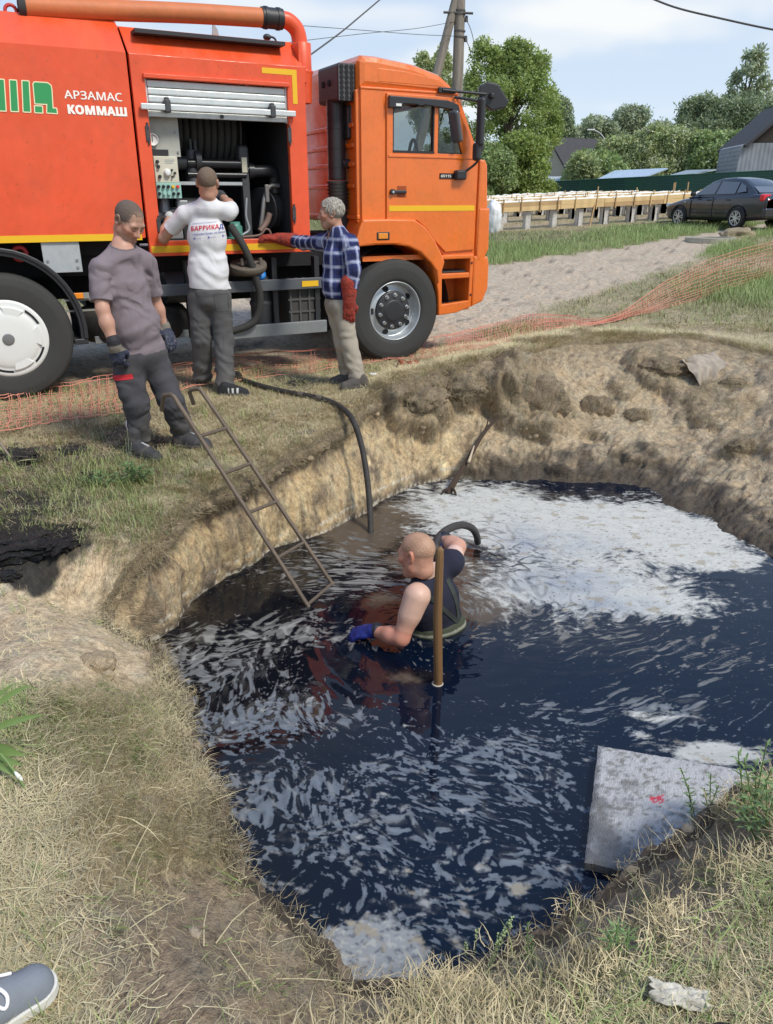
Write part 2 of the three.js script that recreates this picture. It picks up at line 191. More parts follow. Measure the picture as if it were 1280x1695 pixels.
{
  const N = NA, R = NRING, pos = new Float32Array((N + 1) * R * 3), uv = new Float32Array((N + 1) * R * 2), col = new Float32Array((N + 1) * R * 3), dry = new Float32Array((N + 1) * R), grn = new Float32Array((N + 1) * R), rmk = new Float32Array((N + 1) * R), zone = new Uint8Array((N + 1) * R);
  for (let i = 0; i <= N; i++) {
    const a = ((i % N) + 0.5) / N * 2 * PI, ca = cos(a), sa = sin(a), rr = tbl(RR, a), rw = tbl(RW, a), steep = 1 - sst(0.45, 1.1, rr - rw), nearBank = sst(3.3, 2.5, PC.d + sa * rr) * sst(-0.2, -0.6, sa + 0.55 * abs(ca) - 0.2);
    let arc = 0, lx = 0, ly = 0, ld = 0;
    for (let k = 0; k < R; k++) {
      const kind = k < 3 ? 0 : k < 3 + NWALL ? 1 : 2, t = kind === 0 ? k / 3 : kind === 1 ? (k - 3) / NWALL : OUT[k - 3 - NWALL];
      let [x, y, d] = surf(a, kind, t);
      if (k) arc += hypot(x - lx, y - ly, d - ld); lx = x; ly = y; ld = d;
      const id = i * R + k, rm = kind === 2 ? roadMask(x, d) : 0, x0 = x, y0 = y, d0 = d;
      // relief
      if (kind === 1) {
        const e = sst(0, 0.12, t), st = steep;
        const lump = 0.075 * (1 - st) * fbm(x * 3.2, y * 3.2, d * 3.2, 3) + (1 - st) * (0.075 * fbm(x * 8, y * 8, d * 8, 3) + 0.06 * (0.35 - abs(pn(x * 6.5, y * 6.5, d * 6.5))) + 0.05 * (0.3 - abs(pn(x * 15, y * 15, d * 15))) + 0.03 * (0.3 - abs(pn(x * 32, y * 32, d * 32)))) + st * (0.05 * fbm(x * 2.6, y * 1.1, d * 2.6, 3) + 0.035 * fbm(x * 9, y * 5, d * 9, 3)) + 0.016 * fbm(x * 24, y * 20, d * 24, 3);
        const top = sst(0.72, 0.95, t) * (0.035 * fbm(x * 16, y * 14, d * 16, 3));
        const h = lerp(0.55, 1, st); x -= ca * (lump + top) * h * e; d -= sa * (lump + top) * h * e; y += (lump + top) * (1 - h * 0.75) * e * (1 - sst(0.9, 1, t));
      } else if (kind === 2) { const q = sst(0, 0.2, t); y += relief(x, y, d, rm) * q; const fl = 0.035 * fbm(x * 16, y * 14, d * 16, 3) + 0.05 * fbm(x * 2.6, y * 1.1, d * 2.6, 3) * steep; const f = 1 - sst(0, 0.08, t); x -= ca * fl * f * lerp(0.3, 1, steep); d -= sa * fl * f * lerp(0.3, 1, steep); }
      for (const [c, Rr, am] of CLUMPS) { const q = (x0 - c.x) ** 2 + (y0 - c.y) ** 2 + (d0 + c.z) ** 2; if (q < Rr * Rr * 6 && kind > 0) { const w = am * 1.35 * sst(1.7, 0.55, q / (Rr * Rr) + 0.45 * pn(x0 * 4, y0 * 3, d0 * 4)) * (1 + 0.35 * pn(x0 * 5, y0 * 5, d0 * 5)); x -= ca * w * (kind === 1 ? 0.8 : 0.15); d -= sa * w * (kind === 1 ? 0.8 : 0.15); y += w * 0.45; } }
      pos[id * 3] = x; pos[id * 3 + 1] = y; pos[id * 3 + 2] = -d;
      if (kind < 2) { uv[id * 2] = i / N * 2 * PI * 2.8; uv[id * 2 + 1] = arc; } else { uv[id * 2] = x; uv[id * 2 + 1] = d; }
      // colour of the matter
      const n1 = fbm(x * 1.1, y * 1.1, d * 1.1, 3), n2 = fbm(x * 6, y * 6, d * 6, 3), n3 = fbm(x * 26, y * 26, d * 26, 2);
      let c = [0.25, 0.19, 0.12], dr = 0, gr = 0;
      if (kind < 2) {
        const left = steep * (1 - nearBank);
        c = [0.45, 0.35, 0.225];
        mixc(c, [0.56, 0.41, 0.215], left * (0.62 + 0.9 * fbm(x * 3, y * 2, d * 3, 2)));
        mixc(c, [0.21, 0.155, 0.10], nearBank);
        mixc(c, [0.31, 0.235, 0.155], clamp(n2 * 1.5 + 0.1) * 0.7);
        const streak = fbm(x * 9, y * 1.2, d * 9, 3); if (left > 0) mixc(c, [0.17, 0.125, 0.085], left * sst(0.02, 0.26, streak) * 0.85); mixc(c, [0.20, 0.15, 0.10], left * sst(0.0, 0.3, fbm(x * 2.4 + 3, y * 2.2, d * 2.4 + 5, 3)) * 0.85);
        mixc(c, [0.70, 0.54, 0.31], left * sst(0.1, 0.3, fbm(x * 4.5 + 9, y * 2.6, d * 4.5, 3)));
        const humus = sst(0.66, 0.9, t + n2 * 0.22) * lerp(0.35, 1, steep); mixc(c, [0.12, 0.09, 0.06], humus * 0.75);
        const wet = sst(0.2 + 0.1 * n1, 0.08, t * lerp(0.58, 1.1, steep) + n2 * 0.14); mixc(c, [0.062, 0.048, 0.036], wet * lerp(0.92, 0.8, left)); if (left > 0.3) mixc(c, [0.56, 0.50, 0.40], left * (exp(-(((y0 - WL - 0.085 - 0.05 * n1) / 0.009) ** 2)) * sst(-0.05, 0.15, n2 + n3 * 0.6) + 0.8 * exp(-(((y0 - WL - 0.012) / 0.012) ** 2)) * sst(-0.1, 0.1, n3)));
        for (const [p, Rr] of CLUMPS.slice(0, 12)) { const q = (x0 - p.x) ** 2 + (y0 - p.y) ** 2 + (d0 + p.z) ** 2; if (q < Rr * Rr * 1.6) { const m = sst(1.5, 0.7, q / (Rr * Rr) + n2); mixc(c, [0.30, 0.235, 0.155], m * 0.5); dr = max(dr, m * 0.55); } }
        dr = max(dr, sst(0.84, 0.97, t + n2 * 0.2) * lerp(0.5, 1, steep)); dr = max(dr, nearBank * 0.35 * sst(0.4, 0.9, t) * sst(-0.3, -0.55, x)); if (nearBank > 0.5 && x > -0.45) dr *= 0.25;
        if (kind === 0 || t < 0.1) dr = 0;
        dr *= t > 0.12 ? 1 : 0;
      } else {
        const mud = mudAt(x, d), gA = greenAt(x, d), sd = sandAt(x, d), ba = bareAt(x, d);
        const lawn = sst(0, 2.0, ROAD_F(x, d) * -1) * sst(8, 12, d), trk = sst(0.3, -0.9, (d - 8.5 - 0.527 * (x - 0.1)) * -0.886) * sst(12.5, 10.5, d - 0.527 * x) * sst(1.9, 0.8, x) ;
        c = [0.36, 0.285, 0.175]; mixc(c, [0.46, 0.38, 0.23], 0.5 + n1 * 1.2); mixc(c, [0.25, 0.19, 0.12], clamp(n2 * 2) * 0.6);
        dr = 0.85 + n2 * 0.5; gr = 0.12 * clamp(0.4 + n1 * 2.2) + gA * 0.75;
        mixc(c, [0.13, 0.14, 0.06], gA * 0.6); dr *= 1 - 0.45 * gA;
        const trod = gs(x, d, -0.7, 6.0, 1.3); mixc(c, [0.5, 0.41, 0.25], trod * 0.7); gr *= 1 - 0.75 * trod; dr *= 1 - 0.25 * trod; 
        mixc(c, [0.42, 0.33, 0.215], ba * 0.9); dr *= 1 - 0.95 * ba; gr *= 1 - 0.92 * ba;
        if (ba > 0 && d < 3.4) mixc(c, [0.215, 0.16, 0.105], ba * 0.85);
        mixc(c, [0.54, 0.42, 0.27], sd); dr *= 1 - 0.97 * sd; gr *= 1 - 0.97 * sd;
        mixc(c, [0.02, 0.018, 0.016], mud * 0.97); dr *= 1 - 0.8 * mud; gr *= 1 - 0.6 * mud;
        mixc(c, [0.12, 0.15, 0.055], lawn * 0.85); mixc(c, [0.33, 0.27, 0.16], lawn * sst(-0.05, 0.25, n1) * 0.8); gr = max(gr, lawn * clamp(0.75 - n1 * 1.2)); dr *= 1 - 0.5 * lawn;
        mixc(c, [0.27, 0.225, 0.17], trk * 0.8); dr *= 1 - 0.75 * trk; gr *= 1 - 0.6 * trk;
        const build = sst(26.5, 28.5, d) * sst(48, 44, d) * sst(2.5, 4, x) * sst(26, 20, x); mixc(c, [0.42, 0.32, 0.2], build * 0.9); dr *= 1 - 0.9 * build; gr *= 1 - 0.85 * build;
        mixc(c, [0.50, 0.395, 0.285], rm); mixc(c, [0.37, 0.295, 0.215], rm * sst(0.12, 0.4, fbm(x * 0.9 + d * 0.6, 3, (d - x * 1.3) * 1.4, 3))); mixc(c, [0.12, 0.1, 0.08], rm * sst(0.22, 0.34, fbm((x + d * 0.7) * 1.2, 8, (d - x * 1.25) * 3.5, 3)) * 0.8);
        dr *= 1 - rm; gr *= 1 - rm;
        const rimSoil = sst(0.1, 0, t + n2 * 0.25) * 0.3; mixc(c, [0.17, 0.125, 0.08], rimSoil);
      }
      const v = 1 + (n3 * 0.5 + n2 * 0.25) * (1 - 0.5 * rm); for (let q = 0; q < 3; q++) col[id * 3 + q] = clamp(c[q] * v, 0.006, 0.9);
      dry[id] = clamp(dr); grn[id] = clamp(gr); rmk[id] = rm; zone[id] = kind;
    }
  }
  const gi = [], ri = [];
  for (let i = 0; i < N; i++) for (let k = 0; k < R - 1; k++) { const a = i * R + k, b = a + 1, c = a + R, d = c + 1; (rmk[a] > 0.5 && rmk[d] > 0.5 ? ri : gi).push(a, c, b, b, c, d); }
  { const c = N * 0; }
  const base = new THREE.BufferGeometry(); base.setAttribute('position', new THREE.BufferAttribute(pos, 3)); base.setAttribute('uv', new THREE.BufferAttribute(uv, 2)); base.setAttribute('color', new THREE.BufferAttribute(col, 3)); base.setIndex(gi.concat(ri)); base.computeVertexNormals();
  const nor = base.attributes.normal.array; for (let k = 0; k < R; k++) for (let q = 0; q < 3; q++) { const s = nor[k * 3 + q] + nor[(N * R + k) * 3 + q]; nor[k * 3 + q] = nor[(N * R + k) * 3 + q] = s; }
  const sub = (index) => { const map = new Map(), P = [], Nn = [], U = [], K = [], I = []; for (const v of index) { let n = map.get(v); if (n === undefined) { n = map.size; map.set(v, n); P.push(pos[v * 3], pos[v * 3 + 1], pos[v * 3 + 2]); Nn.push(nor[v * 3], nor[v * 3 + 1], nor[v * 3 + 2]); U.push(uv[v * 2], uv[v * 2 + 1]); K.push(col[v * 3], col[v * 3 + 1], col[v * 3 + 2]); } I.push(n); } const g = new THREE.BufferGeometry(); g.setAttribute('position', new THREE.Float32BufferAttribute(P, 3)); g.setAttribute('normal', new THREE.Float32BufferAttribute(Nn, 3)); g.setAttribute('uv', new THREE.Float32BufferAttribute(U, 2)); g.setAttribute('color', new THREE.Float32BufferAttribute(K, 3)); g.setIndex(I); return g; };
  Object.assign(groundGeo, { geo: sub(gi), index: gi, pos, nor, dry, grn, zone });
  roadGeo.geo = sub(ri);
}
const soilTex = dataTex(640, (u, v) => { const a = wrapN(u, v, 22) * 0.5 + wrapN(u, v, 60, 3) * 0.45 + wrapN(u, v, 150, 9) * 0.4; const g = 0.76 + a * 0.62, w = wrapN(u, v, 9, 4) * 0.08; return [g + w, g, g - w * 0.8]; });
const soilBump = dataTex(640, (u, v) => { const a = wrapN(u, v, 20, 1) * 0.35 + wrapN(u, v, 52, 5) * 0.4 + wrapN(u, v, 110, 7) * 0.4; const g = 0.4 + a * 0.8; return [g, g, g]; });
const groundMat = new THREE.MeshStandardMaterial({ color: C(1.12, 1.12, 1.12), vertexColors: true, roughness: 0.95, map: rep(soilTex, 1.5), bumpMap: rep(soilBump, 1.9), bumpScale: 0.007 });
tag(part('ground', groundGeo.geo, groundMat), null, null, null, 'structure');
const roadMat = groundMat.clone(); roadMat.bumpScale = 0.012; roadMat.map = rep(soilTex, 0.9); roadMat.bumpMap = rep(soilBump, 0.9); roadMat.bumpScale = 0.006;
tag(part('road', roadGeo.geo, roadMat), null, null, null, 'structure');
// ---------------------------------------------------------------- the flooded pit: dark liquid with floating scum
{
  const X0 = -2.0, X1 = 3.4, D0 = 0.9, D1 = 7.3, n = 1536, w = (px, py) => { const p = onY(px, py, WL); return [p.x, -p.z]; };
  // [place, reach across, reach ahead, cover of thick scum, cover of flakes]
  const thick = [[w(960, 870), 1.15, 0.62, 1.0], [w(1080, 870), 0.5, 0.4, 0.95], [w(1000, 960), 0.5, 0.34, 1.0], [w(1090, 1000), 0.36, 0.2, 0.9], [w(840, 860), 0.5, 0.5, 0.85], [w(800, 830), 0.4, 0.6, 0.7], [w(880, 980), 0.3, 0.3, 0.8], [w(1190, 925), 0.35, 0.3, 0.95], [w(700, 815), 0.3, 0.4, 0.5], [w(590, 1590), 0.17, 0.15, 1.2], [w(560, 1610), 0.2, 0.1, 1.0], [w(640, 1570), 0.12, 0.1, 0.9], [w(1170, 1245), 0.16, 0.07, 1.0], [w(1090, 1185), 0.2, 0.07, 0.75], [w(1210, 1250), 0.2, 0.06, 0.9], [w(1060, 1215), 0.06, 0.05, 0.8], [w(690, 1200), 0.08, 0.03, 0.5]];
  const flakes = [[w(470, 1050), 0.9, 0.5, 0.74], [w(330, 1090), 0.7, 0.5, 0.8], [w(420, 1190), 0.75, 0.3, 0.8], [w(560, 940), 0.6, 0.5, 0.78], [w(600, 960), 0.5, 0.4, 0.76], [w(480, 1310), 0.6, 0.3, 0.72], [w(650, 1270), 0.5, 0.16, 0.68], [w(820, 1240), 0.45, 0.3, 0.74], [w(760, 1320), 0.35, 0.24, 0.68], [w(860, 1300), 0.35, 0.34, 0.64], [w(600, 1380), 0.65, 0.26, 0.66], [w(860, 1430), 0.35, 0.26, 0.56], [w(900, 1060), 0.5, 0.3, 0.5], [w(830, 980), 0.35, 0.45, 0.76], [w(800, 840), 0.6, 0.7, 0.75], [w(1150, 1080), 0.6, 0.3, 0.54], [w(1100, 1170), 0.5, 0.2, 0.6], [w(760, 1490), 0.55, 0.3, 0.52], [w(900, 1170), 0.5, 0.3, 0.46], [w(1000, 1050), 0.5, 0.3, 0.52]];
  const calm = [[w(850, 1120), 0.34, 0.2], [w(620, 1010), 0.22, 0.2], [w(570, 1090), 0.3, 0.12], [w(780, 1190), 0.24, 0.1], [w(560, 1240), 0.12, 0.1], [w(400, 1000), 0.4, 0.16], [w(660, 1130), 0.26, 0.1], [w(1200, 950), 0.2, 0.06]];
  const mudf = [[w(610, 880), 0.36, 0.5, 1], [w(760, 1000), 0.4, 0.3, 0.9], [w(720, 930), 0.5, 0.5, 0.8], [w(640, 990), 0.3, 0.2, 0.5], [w(680, 1120), 0.26, 0.1, 0.45], [w(680, 850), 0.6, 0.4, 0.7], [w(300, 1000), 0.2, 0.3, 0.6]];
  const veils = [[w(930, 965), 0.4, 0.3, 0.95], [w(870, 900), 0.22, 0.4, 0.8], [w(1000, 1000), 0.35, 0.16, 0.8], [w(950, 900), 0.35, 0.25, 0.5]], cracks = [[w(850, 930), 0.3, 0.5, 1], [w(880, 1000), 0.3, 0.2, 0.9], [w(1150, 960), 0.3, 0.14, 0.8], [w(800, 880), 0.3, 0.4, 0.7]];
  const sum = (L, x, d, op) => { let m = 0; for (const e of L) { const q = ((x - e[0][0]) / e[1]) ** 2 + ((d - e[0][1]) / e[2]) ** 2; if (q < 6) { const v = (e[3] ?? 1) * exp(-q); m = op ? m + v : max(m, v); } } return m; };
  const col = new Uint8Array(n * n * 4), rgh = new Uint8Array(n * n * 4);
  const man = w(715, 1040), G = 256, grid = [];
  for (let j = 0; j <= G; j++) for (let i = 0; i <= G; i++) { const x = lerp(X0, X1, i / G), d = lerp(D0, D1, j / G); grid.push([sum(thick, x, d, 1), sum(flakes, x, d), sum(calm, x, d), sum(mudf, x, d), clamp(sum(veils, x, d)), clamp(sum(cracks, x, d))]); }
  const look = (u, v, k) => { const fx = u * G, fy = v * G, i = min(floor(fx), G - 1), j = min(floor(fy), G - 1), a = fx - i, b = fy - j, g = (p, q) => grid[q * (G + 1) + p][k]; return lerp(lerp(g(i, j), g(i + 1, j), a), lerp(g(i, j + 1), g(i + 1, j + 1), a), b); };
  for (let j = 0; j < n; j++) for (let i = 0; i < n; i++) {
    const u = (i + 0.5) / n, v = (j + 0.5) / n, x = lerp(X0, X1, u), d = lerp(D0, D1, v), k = (j * n + i) * 4;
    { let aa = atan2(d - PC.d, x - PC.x); if (aa < 0) aa += 2 * PI; if (hypot(x - PC.x, d - PC.d) > tbl(RW, aa) + 0.3) { col[k] = col[k + 1] = col[k + 2] = 25; rgh[k] = rgh[k + 1] = 90; col[k + 3] = rgh[k + 3] = 255; continue; } }
    const T = look(u, v, 0), Fk = look(u, v, 1), Ca = look(u, v, 2), M = look(u, v, 3);
    // the scum drifts in curls round the man
    const rx = x - man[0], rd = d - man[1], rr = hypot(rx, rd), sw = 1.9 * exp(-rr * 1.6), ss = sin(sw), cs = cos(sw);
    let qx = man[0] + rx * cs - rd * ss, qd = man[1] + rx * ss + rd * cs;
    const w1 = pn(qx * 2.1, qd * 2.1, 3), w2 = pn(qx * 2.1 + 7, qd * 2.1, 9), w3 = pn(qx * 7, qd * 7, 4), w4 = pn(qx * 7 + 3, qd * 7, 6);
    qx += 0.11 * w1 + 0.045 * w3; qd += 0.11 * w2 + 0.045 * w4;
    const near = sst(4.3, 2.9, d), fx = lerp(15, 29, near), fd = lerp(31, 34, near), n9 = pn(x * 85, d * 95, 2.2);
    const a = pn(qx * fx, qd * fd, 1.5) + 0.5 * pn(qx * fx * 2.2, qd * fd * 2.0, 7.1) + 0.2 * pn(qx * 48, qd * 66, 3.2) + 0.1 * n9;
    const cover = clamp(Fk * 1.05 + T * 0.35 - Ca * 0.75), th = lerp(0.66, -0.40, cover), film = sst(th, th + lerp(0.22, 0.08, near), a) * sst(0.02, 0.16, cover);
    const spk = pn(x * 55, d * 55, 4.4) + 0.4 * pn(x * 110, d * 110, 1.1), specks = sst(0.62, 0.7, spk + 0.12 * pn(x * 3, d * 3, 2)) * 0.85;
    const strand = 0.8 * sst(0.88, 0.985, 1 - abs(pn(qx * 4.5, qd * 12, 14))) * sst(0.35, 0.7, cover) * (1 - near * 0.6) * clamp(0.6 + a);
    const edge = T + 0.42 * w1 + 0.3 * w3 + 0.34 * pn(qx * 11, qd * 24, 8) + 0.22 * pn(qx * 26, qd * 48, 18) + 0.14 * n9 - 0.5 * Ca + sst(3.2, 2.4, d) * (0.75 * pn(x * 11, d * 12, 61) + 0.35 * pn(x * 30, d * 34, 6)), tk = sst(0.30, 0.80, edge);
    const veil = look(u, v, 4), crk = look(u, v, 5), crack = crk * sst(0.16, 0.05, abs(pn(qx * 5.5, qd * 8, 41)) + 0.05 * pn(qx * 30, qd * 30, 2)) + sst(0.45, 0.62, pn(qx * 15, qd * 24, 8.2) + 0.4 * pn(qx * 40, qd * 50, 2.5)) * (0.3 + 0.6 * crk);
    const mud = sst(0.35, 0.62, M + 0.3 * w1 + 0.14 * w3 + 0.1 * pn(x * 30, d * 30, 5)) * 0.9;
    let c = [0.0022, 0.0062, 0.0175], ro = 0.03;
    mixc(c, [0.016, 0.011, 0.009], sst(0.1, 0.5, M) * 0.85); mixc(c, [0.007, 0.006, 0.006], sst(0.3, -0.6, x) * 0.7);
    mixc(c, [0.10, 0.076, 0.055], mud * (1 - 0.5 * sst(2.6, 3.4, 6 - d))); ro = lerp(ro, 0.35, mud);
    const fc = [0.115, 0.135, 0.16], br = 0.85 + 0.4 * pn(qx * 24, qd * 34, 6) + 0.35 * sst(0.1, 0.5, a - th); mixc(fc, [0.135, 0.125, 0.11], sst(2.9, 4.0, d) * 0.85);
    const f = max(film, specks * (1 - Ca * 0.6)); mixc(c, [fc[0] * br, fc[1] * br, fc[2] * br], f * 0.96); mixc(c, [0.36, 0.345, 0.31], strand * 0.75); ro = lerp(ro, 0.5, max(f, strand));
    const tt = tk * (1 - clamp(crack) * 0.85), tb = 1 + 0.14 * pn(qx * 9, qd * 24, 2) + 0.15 * pn(x * 60, d * 80, 3) + 0.1 * n9, tc = [0.52 * tb, 0.51 * tb, 0.465 * tb];
    mixc(tc, [0.235 * tb, 0.27 * tb, 0.325 * tb], veil * (0.75 + 0.5 * w3)); mixc(tc, [0.54, 0.53, 0.48], sst(0.18, 0.45, pn(qx * 6, qd * 15, 31) + 0.3 * pn(qx * 22, qd * 40, 3)) * 0.7 * (1 - veil));
    mixc(tc, [0.20, 0.215, 0.235], sst(3.4, 2.3, d) * 0.8);
    const nr = sst(3.0, 2.2, d); if (nr > 0) { const bb = pn(x * 30, d * 36, 51) + 0.6 * pn(x * 75, d * 85, 5); mixc(tc, [0.40, 0.40, 0.37], nr * sst(0.15, 0.5, bb) * 0.75); mixc(tc, [0.09, 0.10, 0.12], nr * sst(0.25, 0.6, -bb) * 0.75); mixc(tc, [0.30, 0.25, 0.17], nr * sst(0.3, 0.55, pn(x * 17, d * 17, 3.3)) * 0.7); }
    mixc(tc, [0.30, 0.245, 0.155], sst(0.32, 0.52, pn(x * 9, d * 13, 12.1) + 0.3 * pn(x * 60, d * 60, 1)) * 0.6); mixc(tc, [0.13, 0.12, 0.105], sst(0.46, 0.54, pn(x * 32, d * 44, 21) + 0.2 * n9) * 0.75);
    mixc(c, tc, tt); ro = lerp(ro, 0.7, tt);
    for (let q = 0; q < 3; q++) { const L = clamp(c[q]); col[k + q] = 255 * (L < 0.0031308 ? 12.92 * L : 1.055 * pow(L, 1 / 2.4) - 0.055); }
    col[k + 3] = 255; rgh[k] = rgh[k + 2] = 0; rgh[k + 1] = ro * 255; rgh[k + 3] = 255;
    const rip = sin(rr * 46 + 3 * w1) * 0.10 * exp(-rr * 1.6) + 0.07 * pn(qx * 5, qd * 9, 2) + 0.05 * pn(qx * 14, qd * 20, 5) * exp(-rr * 0.6);
    rgh[k] = clamp(0.35 + rip * 0.9 + 0.10 * max(f * 0.6, tt) + 0.05 * tt * pn(x * 45, d * 55, 13) + 0.05 * mud) * 255;
  }
  const mk = (a, srgb) => { const t = new THREE.DataTexture(a, n, n); t.magFilter = THREE.LinearFilter; t.minFilter = THREE.LinearMipmapLinearFilter; t.generateMipmaps = true; if (srgb) t.colorSpace = THREE.SRGBColorSpace; t.needsUpdate = true; return t; };
  const ct = mk(col, true), rt = mk(rgh, false);
  const g = new THREE.PlaneGeometry(X1 - X0, D1 - D0, 1, 1); g.rotateX(-PI / 2); g.translate((X0 + X1) / 2, WL, -(D0 + D1) / 2); // v = 1 lies far
  const m = new THREE.MeshPhysicalMaterial({ color: 0xffffff, map: ct, roughness: 1, roughnessMap: rt, bumpMap: rt, bumpScale: 0.008, ior: 1.36 });
  tag(part('water', g, m), null, null, null, 'structure');
}
// ---------------------------------------------------------------- the vacuum tanker lorry; its own axes: x forward, y up, z outwards to the camera
const TRUCK_TURN = 27.8 * PI / 180, TRUCK_AT = [0.10, 0, -8.5];
const truckPoint = (x, y, z) => V(x, y, z).applyAxisAngle(V(0, 1, 0), TRUCK_TURN).add(V(...TRUCK_AT));
{
  const truck = thing('vacuum_truck', 'orange cab tanker lorry with red vacuum body and open roller shutter', 'truck', TRUCK_AT, TRUCK_TURN);
  const dust = dataTex(512, (u, v) => { const a = 0.93 + wrapN(u, v, 5, 3) * 0.10 + wrapN(u, v, 30, 6) * 0.07 + min(0, wrapN(u, v, 70, 2) + 0.25) * 0.05, st = sst(0.28, 0.5, wrapN(u, v, 7, 12) + 0.4 * wrapN(u, v, 40, 4)) * 0.16, sp = sst(0.52, 0.6, wrapN(u, v, 90, 21)) * 0.3; return [a - sp * 0.6 - st * 0.3, a - sp * 0.3 - st * 0.05 + 0.02, a + 0.02]; }, false);
  const dustR = dataTex(256, (u, v) => { const a = 0.62 + wrapN(u, v, 6, 8) * 0.5 + wrapN(u, v, 26, 2) * 0.25; return [a, a, a]; });
  const red = phys([0.80, 0.092, 0.026], 0.75, { map: rep(dust, 0.5), roughnessMap: rep(dustR, 0.7), clearcoat: 0.12, clearcoatRoughness: 0.4 });
  const orange = phys([0.80, 0.165, 0.015], 0.7, { map: rep(dust, 0.8), roughnessMap: rep(dustR, 1.1), clearcoat: 0.75, clearcoatRoughness: 0.12 });
  const yellow = mat([0.80, 0.46, 0.012], 0.5), white = phys([0.72, 0.72, 0.69], 0.45, { clearcoat: 0.3 }), alu = mat([0.66, 0.67, 0.66], 0.38, { metalness: 0.25, map: rep(dust, 2) });
  const black = mat([0.022, 0.022, 0.024], 0.5), plastic = mat([0.028, 0.028, 0.031], 0.42), darkSteel = mat([0.07, 0.072, 0.076], 0.55, { metalness: 0.35 }), steel = mat([0.34, 0.35, 0.36], 0.45, { metalness: 0.5, map: rep(dust, 2) });
  const rubber = mat([0.042, 0.040, 0.038], 0.82, { map: rep(dust, 1) }), void_ = mat([0.012, 0.012, 0.014], 0.85), pit = mat([0.03, 0.03, 0.034], 0.7), galv = mat([0.47, 0.48, 0.49], 0.5, { metalness: 0.3, map: rep(dust, 3) });
  const chrome = mat([0.75, 0.76, 0.78], 0.22, { metalness: 0.9, map: rep(dust, 3) });
  const planar = (g) => { g = g.index ? g.toNonIndexed() : g; const p = g.attributes.position, n = g.attributes.normal, u = new Float32Array(p.count * 2); for (let i = 0; i < p.count; i++) { const ax = abs(n.getX(i)), ay = abs(n.getY(i)), az = abs(n.getZ(i)); if (az >= ax && az >= ay) { u[i * 2] = p.getX(i); u[i * 2 + 1] = p.getY(i); } else if (ay >= ax) { u[i * 2] = p.getX(i); u[i * 2 + 1] = p.getZ(i); } else { u[i * 2] = p.getZ(i); u[i * 2 + 1] = p.getY(i); } } g.setAttribute('uv', new THREE.BufferAttribute(u, 2)); return g; };
  const P = (name, geos, m, parent = truck, label) => part(name, (Array.isArray(geos) ? geos : [geos]).map(planar), m, parent, label);
  const ex = (profile, x0, x1, bevel = 0) => { const g = prism(profile, x0, x1, bevel); g.rotateY(PI / 2); return g; }; // profile (−z, y) pushed along x

  // ---- rear tank housing
  const shell = (x0, x1, y0) => ex([[0, y0], [0, 2.77], [0.28, 3.03], [2.2, 3.03], [2.48, 2.77], [2.48, y0]], x0, x1, 0.012);
  const body = P('tank_body', [shell(-8.2, -2.535, 1.33)], red, truck, 'red side and sloped top of the tank housing');
  P('stripe', bx(-8.19, -2.57, 1.312, 1.368, -0.01, 0.003), yellow, body);
  // ---- forward equipment bay
  const bay = P('equipment_bay', [
    prism([[-2.515, 1.17], [-0.96, 1.17], [-0.96, 2.765], [-2.515, 2.765]], -0.05, 0.006, 0.004, [[[-2.405, 1.3], [-1.135, 1.3], [-1.135, 2.6], [-2.405, 2.6]]]),
    ex([[0.005, 2.762], [0.285, 3.0], [2.2, 3.0], [2.2, 2.99], [0.29, 2.98], [0.005, 2.74]], -2.515, -0.965, 0.004), bx(-0.985, -0.965, 1.17, 2.97, -2.45, -0.06), bx(-2.51, -0.96, 1.17, 1.2, -2.45, -0.05), bx(-2.42, -1.12, 2.59, 2.625, -0.02, 0.035, 0.006), bx(-2.51, -0.99, 2.7, 2.96, -2.45, -2.42)], red);
  P('stripe', bx(-2.5, -1.0, 1.2, 1.258, 0.004, 0.0085), yellow, bay); P('stripe', [bx(-1.37, -1.04, 2.69, 2.735, 0.004, 0.0085), bx(-1.085, -1.04, 2.46, 2.69, 0.004, 0.0085)], yellow, bay);
  P('bay_lining', [bx(-2.43, -1.11, 1.22, 2.96, -1.3, -1.25), bx(-2.43, -1.11, 1.255, 1.3, -1.25, -0.05), bx(-2.44, -2.41, 1.28, 2.72, -1.25, -0.05), bx(-1.13, -1.1, 1.28, 2.72, -1.25, -0.05), bx(-2.43, -1.11, 2.93, 2.96, -1.25, -0.06)], pit, bay);
  for (const [x, y] of [[-2.425, 2.17], [-2.41, 1.43], [-1.13, 2.2], [-1.118, 1.52]]) P('hinge', [bx(x - 0.02, x + 0.015, y - 0.06, y + 0.06, 0.004, 0.018, 0.004), xf(cyl(0.009, 0.009, 0.05, 8), x, y + 0.06, 0.014), xf(cyl(0.009, 0.009, 0.05, 8), x, y - 0.06, 0.014)], darkSteel, bay);
  // ---- roller shutter
  const shutter = P('roller_shutter', [bx(-2.405, -1.135, 2.305, 2.352, -0.045, -0.015, 0.006), bx(-2.405, -2.39, 2.3, 2.6, -0.06, -0.02), bx(-1.15, -1.135, 2.3, 2.6, -0.06, -0.02)], alu);
  for (let i = 0; i < 4; i++) P('slat', bx(-2.39, -1.15, 2.356 + i * 0.058, 2.41 + i * 0.058, -0.046, -0.012, 0.012), alu, shutter);
  P('handle_bar', bx(-2.47, -1.08, 2.35, 2.398, 0.022, 0.058, 0.008), alu, shutter);
  for (const x of [-2.245, -1.3]) P('bracket', [bx(x - 0.025, x + 0.025, 2.335, 2.435, 0.0, 0.068, 0.01), bx(x - 0.018, x + 0.018, 2.42, 2.455, 0.0, 0.05, 0.008)], darkSteel, shutter);
  P('lock', xf(cyl(0.017, 0.017, 0.02, 14), -1.76, 2.328, -0.01, PI / 2), darkSteel, shutter);
